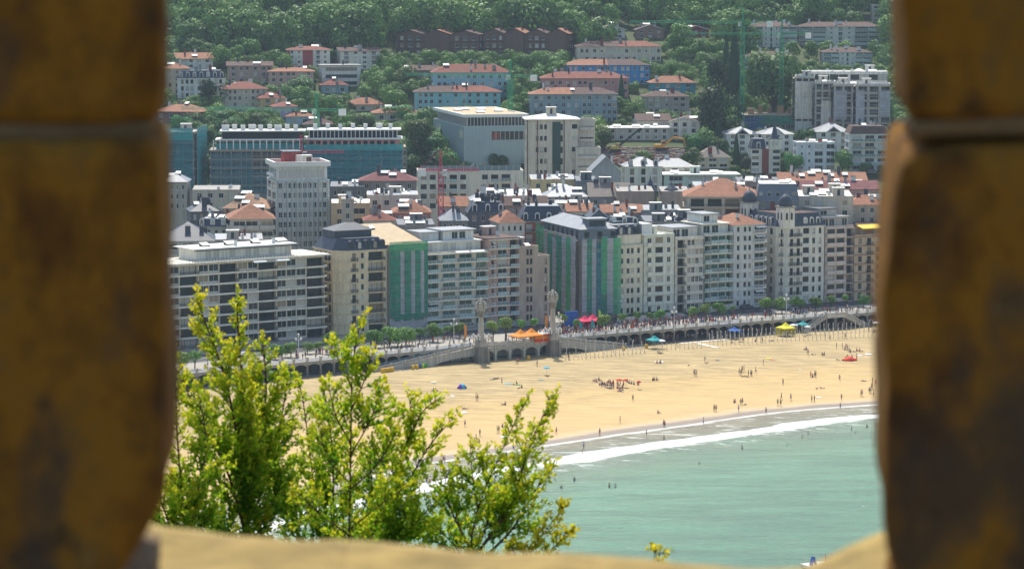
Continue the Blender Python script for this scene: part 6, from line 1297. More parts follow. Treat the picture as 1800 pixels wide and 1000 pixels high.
# tamarisks of the promenade and street
i = 0
for px, py, wp, hp, co in ((318, 648, 26, 30, 0), (342, 645, 20, 28, 0), (483, 628, 26, 24, 0), (511, 624, 26, 24, 0), (540, 619, 18, 18, 0), (560, 617, 16, 18, 1), (582, 617, 26, 34, 0), (612, 612, 18, 22, 0), (660, 609, 30, 30, 0), (685, 606, 34, 32, 0), (713, 604, 30, 28, 0), (737, 600, 16, 24, 1), (760, 597, 26, 28, 0), (787, 592, 12, 20, 1), (808, 590, 22, 24, 0), (866, 597, 20, 32, 0), (888, 596, 24, 36, 0), (914, 590, 16, 28, 1), (941, 588, 16, 28, 1), (988, 583, 15, 30, 1), (1012, 585, 12, 24, 1), (1064, 578, 24, 26, 0), (1093, 573, 14, 22, 0), (1118, 571, 14, 24, 1), (1142, 571, 14, 22, 1), (1160, 568, 18, 24, 0), (1216, 563, 16, 24, 1), (1240, 561, 18, 26, 0), (1262, 560, 22, 28, 0), (1289, 556, 10, 20, 1), (1346, 549, 20, 26, 0), (1352, 549, 14, 20, 1), (1374, 547, 22, 24, 0), (1398, 546, 18, 24, 0), (1407, 545, 14, 20, 1), (1433, 543, 20, 22, 0), (1460, 541, 16, 22, 0), (1487, 540, 12, 22, 1), (1517, 537, 20, 20, 0)):
    q = at_z(px, py+3, 8.0); k = q.y/F; tree(q, wp*k*.68, hp*k*1.2, ('rounded grey-green tamarisk ' if not co else 'small olive-brown tamarisk ')+near_name(q.x, q.y+33).replace('behind', 'before').replace('in front of', 'before'), CRT if not co else CRT[:1], 'tamarisk', 'tamarisks along the promenade' if not co else 'olive tamarisks along the promenade', sq=.8)
# hedges and terraces in front of the houses
for i, (a, b_, nm) in enumerate((((750, 578), (860, 566), 'dark hedge along the glazed block'), ((1086, 566), (1180, 556), 'clipped hedge on the terrace of the cream house'), ((1240, 547), (1290, 540), 'flowering hedge before the green-glazed building'))):
    p, q = at_z(*a, 8.5), at_z(*b_, 8.5); d = q-p; t_ = thing('garden_wall', nm.replace('dark hedge', 'low pale wall topped by a dark hedge').replace('clipped hedge', 'low pale wall with a clipped hedge').replace('flowering hedge', 'low pale wall with a flowering hedge'), 'garden wall', (p.x, p.y, 8), atan2(d.y, d.x)); L = d.length
    b = MB(W(.42, .42, .4)); b.box(0, L, 0, .4, 0, 1.7); b.build('wall', t_)
    V, Fs = [], []; r = random.Random(i)
    for _ in range(int(L*60)):
        p_ = Vector((r.uniform(0, L), r.uniform(.3, 1.5), r.uniform(1.4, 2.4))); u = Vector((r.gauss(0, 1), r.gauss(0, 1), r.gauss(0, 1))).normalized()*.2; v = u.orthogonal().normalized()*.15; k = len(V); V += [tuple(p_-u), tuple(p_-v), tuple(p_+u), tuple(p_+v)]; Fs.append((k, k+1, k+2, k+3))
    me = bpy.data.meshes.new('hedge'); me.from_pydata(V, [], Fs); me.materials.append(CR[0].materials[0]); me.update(); link(me, 'hedge', t_, kind='stuff')
# ------------------------------------------------------------------ cranes, diggers, rubble
CG = mat('green_crane_paint', (.02, .3, .13), .6, .15); CRD_ = mat('red_crane_paint', (.5, .03, .08), .6, .15)
def lattice(b, a, c, wd, m, seg=2.5, r=.09):
    a, c = Vector(a), Vector(c); d = (c-a); L = d.length; d.normalize(); up = Vector((0, 0, 1)) if abs(d.z) < .9 else Vector((0, 1, 0)); u = d.cross(up).normalized(); v = d.cross(u); n_ = max(1, int(L/seg)); cs = [(-1, -1), (1, -1), (1, 1), (-1, 1)]
    P = lambda s, k: a+d*s+(u*cs[k][0]+v*cs[k][1])*wd/2
    for k in range(4): b.bar(P(0, k), P(L, k), r*1.35, m, 4)
    for i in range(n_):
        s0, s1 = L*i/n_, L*(i+1)/n_
        for k in range(4): b.bar(P(s0, k), P(s1, (k+1) % 4), r, m, 3); b.bar(P(s0, k), P(s0, (k+1) % 4), r, m, 3)
def crane(lab, px, pyb, pyt, D, jib, cj, ang, m, name='tower_crane', hs=3.5):
    base = at_Y(px, pyb, D); top = at_Y(px, pyt, D).z; t_ = thing(name, lab, 'crane', (base.x, base.y, base.z), radians(ang)); h = top-base.z
    b = MB(m); lattice(b, (0, 0, -4), (0, 0, h), 1.5, 0); b.build('mast', t_)
    b = MB(m); lattice(b, (0, 0, h+.6), (jib, 0, h+.6), .8, 0, 2.2, .045); b.build('jib', t_)
    b = MB(m); lattice(b, (0, 0, h+.6), (-cj, 0, h+.6), .8, 0, 2.2, .045); b.build('counter_jib', t_)
    b = MB(m); lattice(b, (0, 0, h+1), (0, 0, h+hs+3), .6, 0, 1.5, .07); b.bar((0, 0, h+hs+3), (jib*.65, 0, h+1.1), .05); b.bar((0, 0, h+hs+3), (-cj*.95, 0, h+1.1), .05); b.build('tower_head', t_)
    b = MB(LIGHTROOF); b.box(-cj, -cj+2.4, -.8, .8, h-1.4, h+.9); b.build('counterweight', t_); b = MB(WHITE, GLASS); b.box(.6, 2.0, -1.9, -.7, h-1.2, h+.6); b.box(.7, 1.9, -1.93, -1.902, h-.5, h+.4, GLASS); b.build('cab', t_)
    return t_
crane('green tower crane, left of the two before the big round tree', 1304, 226, 42, 1150, 46, 12, 172, CG)
crane('green tower crane, right of the two, partly before the big round tree', 1373, 196, 62, 1172, 38, 12, 176, CG)
crane('green tower crane behind the blue and green houses', 897, 196, 136, 1120, 44, 11, 160, CG)
crane('slim green tower crane over the left scaffolding with a long left jib', 557, 292, 196, 1030, 52, 11, 166, CG)
crane('dark red tower crane standing among the old town roofs', 775, 408, 302, 880, 12, 7, 0, CRD_)
crane('dark red crane with its jib across the teal scaffolding', 530, 330, 270, 985, 15, 5, 2, CRD_)
def digger(lab, px, py, sz, ang, m, pose):
    p = at_g(px, py); t_ = thing('excavator', lab, 'excavator', (p.x, p.y, p.z+.9), radians(ang)); 
    for s in (-1, 1): b = MB(DKC); b.xz([(-2, .3), (-1.6, 0), (1.6, 0), (2, .3), (1.9, .8), (-1.9, .8)], s*1.3-.35, s*1.3+.35); b.build('track', t_)
    b = MB(m); b.box(-2.3, 1.2, -1.3, 1.3, .9, 2.1); b.build('body', t_); b = MB(m, GLASS); b.box(-.1, 1.5, -1.25, -.1, 2.1, 3.3); b.box(0, 1.45, -1.28, -1.252, 2.4, 3.1, GLASS); b.build('cab', t_)
    b = MB(DKC if len(pose) == 3 else m); j = pose; 
    for (a, c), r0, r1_ in zip(zip(j, j[1:]), (.42, .38, .3), (.38, .3, .2)): b.bar((a[0], .3, a[1]), (c[0], .3, c[1]), r0, 0, 4, r1_)
    b.build('boom', t_); b = MB(DKC); x, z = j[-1]; b.xz([(x-.7, z-1), (x+.3, z-.9), (x+.4, z+.1), (x-.2, z+.2)], -.2, .8); b.build('bucket', t_); t_.scale = (sz,)*3
DIG = mat('digger_paint', (.62, .3, .03), .5, .1)
digger('orange excavator with its arm reaching right over the rubble', 1162, 270, 1.1, 4, DIG, [(1.0, 1.8), (4.6, 4.6), (8.2, 4.0), (9.0, .8)])
digger('yellow excavator with a long raised dark arm on the rubble heap', 1082, 272, 1.0, 8, mat('digger_yellow', (.45, .33, .06), .5, .1), [(1.0, 1.8), (5, 5), (10, 9)])
# rubble of the demolished building
RUB = mat('rubble', (.3, .22, .17), .95, .5, 1.2); V = MB(RUB, CONC, REDB)
rr = random.Random(9)
for _ in range(3500):
    px, py = rr.uniform(1030, 1206), rr.uniform(262, 300)
    if py > 296-.10*abs(px-1120): continue
    g = at_g(px, py); s = rr.uniform(.15, .8)*(2 if rr.random() < .05 else 1); a = rr.uniform(0, 3); T = lambda p, g=g, a=a: (g.x+p[0]*cos(a)-p[1]*sin(a), g.y+p[0]*sin(a)+p[1]*cos(a), g.z+.3+p[2])
    V.box(-s, s, -s*.6, s*.6, -s*.3, s*.5, rr.choice([0, 0, 0, 1, 2]), T)
o = V.build('rubble', kind='stuff'); tag(o, 'heap of brown and grey rubble where a building was pulled down', 'rubble')
# ------------------------------------------------------------------ people: one continuous skinned body, hair as a child
SKIN = [mat('skin_%d' % i, c, .6, .05) for i, c in enumerate(((.42, .24, .16), (.3, .16, .1), (.5, .32, .23)))]
HAIR = mat('hair', (.03, .02, .015), .7, .1)
CL = {'dark': DKC, 'red': RED_, 'blue': BLUE_, 'white': CW_, 'pink': PINK, 'green': GRN, 'grey': cloth('grey', (.16, .16, .17)), 'yellow': YEL_}
# joints: name -> (x, y, z, radius, zone); y is forward (towards -y). zones: 0 skin, 1 trunks/lower, 2 top
def skel(pose):
    z = dict(pel=(0, 0, .92, .135, 1), wai=(0, 0, 1.06, .125, 2), che=(0, 0, 1.28, .15, 2), shl=(-.17, 0, 1.4, .06, 2), shr=(.17, 0, 1.4, .06, 2), nec=(0, 0, 1.47, .055, 0), hea=(0, -.02, 1.58, .085, 0), top=(0, -.01, 1.68, .08, 0),
             ell=(-.25, 0, 1.14, .042, 0), elr=(.25, 0, 1.14, .042, 0), hal=(-.27, -.06, .9, .03, 0), har=(.27, -.06, .9, .03, 0), fil=(-.27, -.1, .8, .035, 0), fir=(.27, -.1, .8, .035, 0),
             hil=(-.1, 0, .85, .1, 1), hir=(.1, 0, .85, .1, 1), knl=(-.12, -.02, .48, .062, 0), knr=(.12, -.02, .48, .062, 0), anl=(-.12, 0, .09, .04, 0), anr=(.12, 0, .09, .04, 0), tol=(-.13, -.17, .04, .035, 0), tor=(.13, -.17, .04, .035, 0))
    def s(k, x, y, zz): a = z[k]; z[k] = (x, y, zz, a[3], a[4])
    if pose == 'walk':
        s('knl', -.11, -.2, .52); s('anl', -.11, -.3, .12); s('tol', -.11, -.46, .06); s('knr', .11, .06, .48); s('anr', .11, .3, .12); s('tor', .11, .16, .04); s('ell', -.25, .12, 1.16); s('hal', -.26, .14, .92); s('fil', -.26, .14, .84); s('elr', .25, -.08, 1.16); s('har', .25, -.24, .98); s('fir', .25, -.3, .92)
    if pose == 'hips':
        s('ell', -.36, .04, 1.18); s('hal', -.2, -.04, 1.02); s('fil', -.13, -.08, 1.0); s('elr', .36, .04, 1.18); s('har', .2, -.04, 1.02); s('fir', .13, -.08, 1.0); s('knl', -.17, -.02, .48); s('anl', -.2, 0, .09); s('tol', -.24, -.16, .04)
    if pose == 'sit':
        for k in z: a = z[k]; z[k] = (a[0], a[1], a[2]-.78, a[3], a[4])
        s('knl', -.16, -.4, .46); s('knr', .16, -.42, .42); s('anl', -.13, -.62, .08); s('anr', .13, -.66, .08); s('tol', -.14, -.8, .05); s('tor', .14, -.83, .05); s('elr', .26, -.14, .38); s('har', .18, -.36, .46); s('fir', .15, -.42, .47); s('ell', -.26, .12, .36); s('hal', -.27, .22, .12); s('fil', -.28, .27, .06)
    if pose == 'lie':
        for k in z: a = z[k]; z[k] = (a[0], a[2]-.85, .14+(a[1]*-1), a[3], a[4])
        s('knl', -.12, -.32, .34); s('anl', -.12, -.62, .1); s('tol', -.12, -.74, .16)
    return z
BONES = [('pel', 'wai'), ('wai', 'che'), ('che', 'nec'), ('nec', 'hea'), ('hea', 'top'), ('che', 'shl'), ('che', 'shr'), ('shl', 'ell'), ('ell', 'hal'), ('hal', 'fil'), ('shr', 'elr'), ('elr', 'har'), ('har', 'fir'), ('pel', 'hil'), ('pel', 'hir'), ('hil', 'knl'), ('knl', 'anl'), ('anl', 'tol'), ('hir', 'knr'), ('knr', 'anr'), ('anr', 'tor')]
def body(pose):
    sk = skel(pose); ks = list(sk); me = bpy.data.meshes.new('person'); me.from_pydata([sk[k][:3] for k in ks], [(ks.index(a), ks.index(b)) for a, b in BONES], [])
    o = bpy.data.objects.new('tmp', me); COL.objects.link(o); m = o.modifiers.new('s', 'SKIN'); o.modifiers.new('u', 'SUBSURF').levels = 1
    for i, k in enumerate(ks): v = me.skin_vertices[0].data[i]; v.radius = (sk[k][3], sk[k][3]*(.75 if k in ('wai', 'che', 'pel') else 1)); v.use_root = (k == 'pel')
    dg = bpy.context.evaluated_depsgraph_get(); out = bpy.data.meshes.new_from_object(o.evaluated_get(dg)); out.name = 'person'; bpy.data.objects.remove(o)
    out.materials.clear(); [out.materials.append(x) for x in (SKIN[0], DKC, CW_)]
    P = [(Vector(sk[k][:3]), sk[k][4]) for k in ks]
    for k, (a, b) in enumerate(BONES):
        if a[:2] in ('hi',): P.append(((Vector(sk[a][:3])*.6+Vector(sk[b][:3])*.4), 1))
    for p in out.polygons:
        p.use_smooth = True; c = p.center; p.material_index = min(P, key=lambda q: (q[0]-c).length)[1]
    hb = MB(HAIR); t = Vector(sk['top'][:3]); h = Vector(sk['hea'][:3]); hb.lathe([(.1, -.1), (.112, -.04), (.108, .03), (.07, .09), (.02, .11)], n=8); hm = hb.mesh('hair', True)
    off = t+((t-h).normalized())*-.01
    if pose == 'lie': rx = -pi/2
    else: rx = 0
    return out, hm, off, rx
BD = {k: body(k) for k in ('stand', 'walk', 'hips', 'sit', 'lie')}
NP = [0]
SHORT = {'s': 'stand', 'w': 'walk', 'k': 'hips', 't': 'sit', 'l': 'lie'}
def person(p, pose, low, top, label, rz=None, grp=None, sc=1.0):
    me, hm, off, rx = BD[SHORT.get(pose, 'stand')]; r = R_
    o = link(me, 'person', None, tuple(p), r.uniform(0, 6.28) if rz is None else rz); o.scale = (sc, sc, sc)
    sk = r.choice(SKIN)
    for i, m in enumerate((sk, CL[low], sk if top == 'bare' else CL[top])): o.material_slots[i].link = 'OBJECT'; o.material_slots[i].material = m
    tag(o, label, 'person', grp); h = link(hm, 'hair', o, off); h.rotation_euler = (rx, 0, 0); NP[0] += 1
    return o
POSEW = {'s': 'standing', 'w': 'walking', 'k': 'standing hands on hips', 't': 'sitting', 'l': 'lying'}
def bp(px, py, pose, low=None, top=None, zone='on the open sand', lab=None):
    q = at_z(px, py, 1.5)
    for _ in range(3): q = at_z(px, py, max(0, beach_z(q.x, q.y)))
    low = low or R_.choice(['dark', 'dark', 'blue', 'red', 'grey', 'dark']); top = top or R_.choice(['bare', 'bare', 'dark', 'white', 'grey', 'pink'])
    dd = shore_d(q.x, q.y)
    if dd < -1: z = max(beach_z(q.x, q.y), -.25 if dd > -22 else (-.75 if pose != 'x' else -1.3)); zn = 'in the shallow water' if dd > -24 else 'in the sea beyond the breaking wave'
    elif dd < 9: z = beach_z(q.x, q.y); zn = "at the water's edge"
    else: z = beach_z(q.x, q.y)+.02; zn = zone
    if pose == 'x': pose = 's'; z = -1.25
    tw = {'bare': 'bare-chested'}.get(top, top+'-topped')
    lb = lab or 'person in %s swimwear, %s, %s %s' % (low, tw, POSEW[pose], zn)
    return person((q.x, q.y, z), pose, low, top, lb, grp=None if lab else 'people '+zn, sc=R_.uniform(.94, 1.06))
Z5 = lambda u, v: (640+u/3.846, 620+v/3.846)
Z6 = lambda u, v: (1100+u/3.846, 600+v/3.846)
for u, v, ps in ((120, 330, 't'), (112, 328, 't'), (172, 310, 't'), (757, 318, 'k'), (768, 322, 's'), (440, 302, 'l'), (672, 378, 'l'), (690, 380, 'l'), (682, 499, 'w'), (783, 562, 's'), (747, 622, 's'), (757, 600, 's'), (766, 626, 's'), (778, 628, 's'), (868, 182, 'l'), (885, 180, 'l'), (932, 210, 's'), (1010, 215, 'l'), (1030, 212, 't'), (1048, 240, 'l'), (1066, 236, 't'), (1083, 322, 't'), (1102, 318, 'k'), (1112, 318, 't'), (945, 350, 'l'), (955, 352, 't'), (936, 503, 't'), (960, 503, 't'), (900, 542, 's'), (911, 542, 's'), (1025, 505, 's'), (536, 738, 's'), (546, 738, 's'), (575, 818, 's'), (630, 790, 's'), (376, 700, 's'), (470, 262, 't'), (484, 262, 't'), (1170, 92, 's'), (1382, 48, 's'), (1028, 75, 's'), (1040, 76, 's'), (1300, 552, 'w'), (1201, 614, 's'), (1181, 647, 'w'), (1593, 559, 's'), (1731, 475, 's'), (1484, 640, 's'), (424, 876, 's'), (446, 874, 's'), (1301, 760, 's'), (1145, 768, 's'), (1478, 692, 's'), (1422, 868, 's'), (1330, 912, 'x'), (1338, 912, 'x'), (1658, 908, 's'), (1699, 908, 's'), (1290, 858, 'x'), (1218, 843, 'x'), (1238, 160, 'l'), (1250, 318, 't'), (1010, 660, 's'), (900, 175, 'l')):
    bp(*Z5(u, v), ps)
for u, v, ps in ((212, 148, 't'), (235, 148, 't'), (218, 80, 't'), (230, 84, 't'), (240, 82, 'l'), (535, 142, 'w'), (550, 145, 'l'), (425, 162, 'l'), (462, 228, 's'), (470, 234, 's'), (480, 232, 's'), (767, 222, 's'), (779, 230, 's'), (787, 208, 's'), (799, 205, 's'), (800, 238, 'l'), (820, 240, 'l'), (829, 236, 's'), (845, 232, 's'), (852, 235, 's'), (878, 217, 'w'), (1063, 294, 's'), (1250, 242, 's'), (1262, 242, 't'), (1276, 240, 's'), (1284, 242, 's'), (1445, 268, 'k'), (1605, 270, 'l'), (1290, 320, 'l'), (1322, 318, 'l'), (1212, 56, 'l'), (1220, 56, 't'), (1232, 92, 's'), (1265, 90, 'l'), (1328, 92, 't'), (1342, 92, 't'), (1425, 50, 's'), (1463, 50, 's'), (1478, 56, 't'), (1488, 56, 's'), (1500, 60, 's'), (1512, 60, 't'), (1432, 126, 'l'), (1498, 108, 't'), (1528, 108, 't'), (1560, 126, 's'), (1520, 74, 't'), (1545, 70, 'l'), (1560, 66, 't'), (1580, 66, 't'), (1594, 70, 'l'), (1646, 352, 's'), (1655, 350, 's'), (1664, 322, 's'), (1668, 290, 's'), (1676, 372, 's'), (1690, 300, 's'), (1590, 372, 'w'), (1597, 370, 's'), (48, 402, 's'), (217, 487, 't'), (256, 578, 'w'), (264, 580, 's'), (140, 634, 's'), (258, 670, 's'), (525, 558, 'k'), (597, 474, 's'), (610, 474, 's'), (730, 416, 't'), (738, 412, 't'), (762, 472, 's'), (776, 431, 's'), (788, 428, 's'), (808, 430, 'l'), (948, 487, 'k'), (1027, 434, 's'), (1047, 437, 's'), (1052, 396, 'w'), (1116, 400, 's'), (1257, 410, 's'), (1275, 410, 's'), (1458, 400, 'w'), (1450, 454, 's'), (787, 724, 's'), (1090, 712, 'x'), (1193, 652, 's'), (1232, 628, 's'), (1432, 612, 'x'), (1527, 602, 's'), (1552, 618, 'x'), (1630, 582, 's'), (1690, 575, 's'), (497, 826, 'x'), (10, 275, 't'), (25, 283, 't'), (40, 288, 't'), (55, 292, 't'), (185, 264, 't'), (196, 262, 't'), (208, 264, 't'), (84, 296, 't')):
    bp(*Z6(u, v), ps)
bp(*Z6(930, 162), 'k', 'green', 'green', lab='person in a green shirt walking near the yellow towels')
for _ in range(36):                            # the seated group in the middle of the beach
    u = R_.uniform(1555, 1760); v = 195+(u-1555)*.22+R_.uniform(-14, 30); bp(*Z5(u, v), R_.choice('tttsl'), top=R_.choice(['pink', 'dark', 'white', 'bare', 'red']), zone='in the crowded seated group by the red parasol')
for _ in range(20): px = R_.uniform(1255, 1540); bp(px, 604-(px-1255)*.055+R_.uniform(-8, 4), R_.choice('tssl'), zone='among the sunshade poles')
# things lying on the sand
def towel(px, py, m, nm, w_=1.0, l=1.9, rz=0):
    q = at_z(px, py, 3); q.z = beach_z(q.x, q.y)+.07
    b = MB(m); n_ = 5; pts = [[(-l/2+l*i/n_, -w_/2+w_*j/2, .03*sin(i*2.3+j*1.7)) for i in range(n_+1)] for j in range(3)]
    for j in range(2):
        for i in range(n_): b.face([pts[j][i], pts[j][i+1], pts[j+1][i+1], pts[j+1][i]])
    b.box(-l/2, l/2, -w_/2, w_/2, -.06, -.035); o = b.build('beach_towel'); o.location = q; o.rotation_euler = (0, 0, rz); tag(o, nm, 'towel')
for i, (f, u, v, m, nm, s) in enumerate(((Z6, 224, 150, CW_, 'white towel under two seated people, upper left of the beach', 1.6), (Z6, 965, 122, YEL_, 'yellow towel near the person in green', 1.2), (Z6, 990, 128, PINK, 'pink towel near the person in green', 1.0), (Z6, 620, 136, BLUE_, 'small blue towel alone on the trampled sand', .7), (Z6, 1305, 322, CW_, 'white towel under two lying people near the right jamb', 1.1), (Z6, 1640, 90, CW_, 'large white towel beside the right-hand group', 1.8), (Z6, 1585, 98, CW_, 'white cloth next to the red shelter', 1.2), (Z5, 600, 290, CW_, 'white towel lying alone left of the middle', 1.0), (Z5, 415, 320, CW_, 'white towel above the young leaves, left part of the beach', .9), (Z5, 970, 215, CYA, 'pale cyan towel in the middle group', 1.3), (Z5, 1035, 218, GRN, 'green towel in the middle group', 1.2), (Z5, 948, 505, CW_, 'white towel under the two seated people on the smooth sand', 1.4), (Z5, 1195, 188, CYA, 'small cyan towel near the pale blue parasol', .7), (Z5, 1250, 320, BLUE_, 'blue towel under a seated person on the right of the leaves', 1.2), (Z5, 1250, 280, YEL_, 'yellow towel behind the blue one', .7), (Z5, 100, 440, CYA, 'cyan towel showing between the leaves', 1.3), (Z5, 675, 380, CW_, 'white towel under two lying people, left half', 1.4), (Z6, 1180, 180, CW_, 'pale towel right of the football players', .5))):
    towel(*f(u, v), m, nm, s, 1.9*max(.7, s*.8), .3*i)
def para(px, py, m, nm, wd=2.0):
    q = at_z(px, py, 3); q.z = beach_z(q.x, q.y); t_ = thing('beach_parasol', nm, 'parasol', tuple(q)); b = MB(m)
    b.lathe([(wd*.5, 1.75), (wd*.42, 1.95), (wd*.25, 2.15), (.04, 2.25)], n=10); b.build('canopy', t_); b = MB(WHITE); b.bar((0, 0, 0), (0, 0, 2.3), .03); b.build('parasol_pole', t_)
para(*Z5(472, 258), mat('cloth_cream', (.7, .6, .4), .8, .1), 'cream beach parasol in the left part of the beach'); para(*Z5(1233, 158), CYA, 'pale blue beach parasol standing alone below the terrace'); para(*Z5(1725, 215), RED_, 'red and white beach parasol in the seated group'); para(*Z5(1768, 215), RED_, 'small red parasol at the right end of the seated group', 1.6); para(*Z6(88, 300), RED_, 'low red parasol right of the seated group', 1.4)
def shelter(px, py, ms, nm, wd=2.4, h=1.3):
    q = at_z(px, py, 3); q.z = beach_z(q.x, q.y); t_ = thing('beach_shelter', nm, 'beach tent', tuple(q), .4); n_ = 8
    for s, m in enumerate(ms):
        b = MB(m)
        for i in range(n_):
            a0, a1 = pi*i/n_, pi*(i+1)/n_; k0, k1 = (s/len(ms))*2-1, ((s+1)/len(ms))*2-1
            f_ = lambda k, a: (wd/2*k, -cos(a)*wd*.45*sqrt(max(0, 1-.8*k*k)), sin(a)*h*sqrt(max(0, 1-k*k*.9)))
            b.face([f_(k0, a0), f_(k1, a0), f_(k1, a1), f_(k0, a1)])
        b.build('tent_panel', t_, True)
shelter(*Z5(662, 246), (VIO, CYA, BLUE_), 'small violet and blue dome shelter on the sand'); shelter(*Z6(1512, 124), (RED_, RED_), 'low bright red shelter in the right-hand group', 4.2, 1.2)
shelter(*Z6(1495, 110), (LIME,), 'tiny lime green shelter beside the red one', 1.2, 1.2)
# crowd on the promenade, terrace and in front of the arcade
def crowdpt(X, off): p, a = frame_at(X, off); return p, a
k = 0
dens = [(-86, -56, 4), (-56, -24, 6), (-24, -9, 4), (-9, 13, 10), (13, 60, 8), (60, 115, 6)]
ZN = [('promenade before the white apartment block', -86, -56), ('promenade above the left ramp', -56, -24), ('promenade by the left column', -24, -9), ('terrace with the orange tents', -9, 13), ('crowded promenade by the magenta tents', 13, 60), ('promenade above the sunshade poles', 60, 115)]
for (nm, x0, x1), (_, _, n_) in zip(ZN, dens):
    for j in range(n_):
        X = R_.uniform(x0, x1); off = -R_.uniform(1.2, 9 if j % 2 else 15)
        if x0 == -9: off = R_.uniform(-4, 2.6)
        p, a = crowdpt(X, off); top = R_.choice(['dark', 'white', 'pink', 'grey', 'blue', 'red', 'dark', 'dark', 'grey', 'white', 'dark', 'grey']); lo = R_.choice(['dark', 'grey', 'blue', 'white'])
        person((p.x, p.y, 8.0), R_.choice('ssww'), lo, top, 'person with a %s top and %s shorts on the %s' % (top, lo, nm), grp='people on the '+nm, sc=R_.uniform(.92, 1.06))
# the rest of the crowd reads as one mass
vv = MB(*[CL[q] for q in ('dark', 'white', 'pink', 'grey', 'blue', 'red')], SKIN[0], HAIR)
for j in range(760):
    if j < 520: X = R_.choice([R_.uniform(12, 66), R_.uniform(-66, 112)]); p, a = crowdpt(X, -R_.uniform(1.2, 15)); z = 8.0
    else: X = R_.uniform(14, 112); p, a = crowdpt(X, R_.uniform(-4.5, .8)); z = 4.36
    q = R_.uniform(0, 3); h = R_.uniform(.93, 1.07); b0, b1 = R_.choice((0, 0, 3, 4)), R_.choice((0, 0, 0, 1, 1, 3, 3, 2, 4, 5))
    for sx in (-.09, .09): vv.bar((p.x+sx*cos(q), p.y+sx*sin(q), z), (p.x+sx*.9*cos(q), p.y+sx*.9*sin(q), z+.86*h), .05, b0 if R_.random() < .5 else 6, 4, .09)
    vv.bar((p.x, p.y, z+.85*h), (p.x, p.y, z+1.45*h), .15, b1, 6, .19); vv.bar((p.x, p.y, z+1.46*h), (p.x, p.y, z+1.6*h), .1, 6, 6, .1); vv.bar((p.x, p.y, z+1.58*h), (p.x, p.y, z+1.72*h), .11, 7, 6, .06)
    for sx in (-1, 1): vv.bar((p.x+sx*.2*cos(q), p.y+sx*.2*sin(q), z+1.4*h), (p.x+sx*.27*cos(q), p.y+sx*.27*sin(q), z+.85*h), .045, 6, 4, .03)
o = vv.build('crowd', kind='stuff'); tag(o, 'dense crowd on the promenade and under the arcade', 'crowd')
# bathing platform low in the sea
q = at_z(1446, 996, 0); t_ = thing('bathing_platform', 'white bathing platform with a blue slide floating at the bottom edge', 'platform', (q.x, q.y, 0), .5)
b = MB(WHITE); b.box(-3.6, 3.6, -2.2, 2.2, .1, .6); b.build('platform_deck', t_); b = MB(CONC); [b.bar((x, y, .15), (x, y, -.5), .6, n=8) for x in (-3, 3) for y in (-1.6, 1.6)]; b.build('float', t_)
b = MB(BLUE_); b.xz([(-2.9, .6), (-2.4, .6), (-2.1, 2.2), (-2.4, 2.2)], -.3, .3); b.xz([(-1.7, .6), (-1.4, .6), (-2.05, 2.2), (-2.3, 2.2)], -.3, .3); b.bar((-2.2, 0, 2.2), (-3.5, -1.2, .6), .18); b.build('slide', t_); b = MB(STEEL); [b.bar((x, 2.1, .6), (x, 2.1, 1.5), .04) for x in (-3, -1, 1, 3)]; b.bar((-3, 2.1, 1.5), (3, 2.1, 1.5), .04); b.build('handrail', t_)
for dx, lo, tp in ((.6, 'red', 'red'), (1.6, 'dark', 'pink'), (2.4, 'blue', 'bare')): person((q.x+dx, q.y+dx*.5, .6), 's', lo, tp, 'person in %s swimwear standing on the white bathing platform' % lo)
print('people', NP[0])
# ------------------------------------------------------------------ the stone embrasure, an arm's length away
def stone_mat():
    m, n, p = nodes('weathered_sandstone'); L = n.links.new
    tc = n.nodes.new('ShaderNodeTexCoord')
    def noi(sc, det, ro=.6, z=1.0):
        mp = n.nodes.new('ShaderNodeMapping'); mp.inputs['Scale'].default_value = (1, 1, z); L(tc.outputs['Object'], mp.inputs[0])
        q = n.nodes.new('ShaderNodeTexNoise'); q.inputs['Scale'].default_value = sc; q.inputs['Detail'].default_value = det; q.inputs['Roughness'].default_value = ro; L(mp.outputs[0], q.inputs['Vector']); return q.outputs[0]
    cr = n.nodes.new('ShaderNodeValToRGB'); e = cr.color_ramp.elements; L(noi(7, 9, .72, .7), cr.inputs[0])
    e[0].position = .36; e[0].color = (.085, .04, .012, 1); e[1].position = .66; e[1].color = (.33, .2, .075, 1)
    for pos, col in ((.43, (.16, .075, .015, 1)), (.52, (.27, .125, .014, 1)), (.6, (.18, .1, .026, 1))): x = e.new(pos); x.color = col
    def stain(src, a, b, col, amt):
        mr = n.nodes.new('ShaderNodeMapRange'); mr.interpolation_type = 'SMOOTHSTEP'; mr.inputs[1].default_value = a; mr.inputs[2].default_value = b; mr.inputs[4].default_value = amt; L(src, mr.inputs[0])
        mx = n.nodes.new('ShaderNodeMix'); mx.data_type = 'RGBA'; L(mr.outputs[0], mx.inputs[0]); mx.inputs[7].default_value = (*col, 1); return mx
    s1 = stain(noi(5.5, 6, .6, .55), .53, .64, (.05, .045, .038), .78); L(cr.outputs[0], s1.inputs[6])
    s2 = stain(noi(22, 5, .7), .6, .68, (.03, .03, .02), .6); L(s1.outputs[2], s2.inputs[6])
    L(s2.outputs[2], p.inputs['Base Color'])
    bp = n.nodes.new('ShaderNodeBump'); bp.inputs['Strength'].default_value = .8; bp.inputs['Distance'].default_value = .012; L(noi(40, 8, .7), bp.inputs['Height']); L(bp.outputs[0], p.inputs['Normal'])
    p.inputs['Roughness'].default_value = .95; p.inputs['Specular IOR Level'].default_value = .15
    return m
STN = stone_mat(); MOR = mat('lime_mortar', (.17, .11, .05), .95, .5, 12, bump=.4); LED = mat('sunlit_sandstone', (.28, .2, .06), .95, .6, 11, bump=.4)
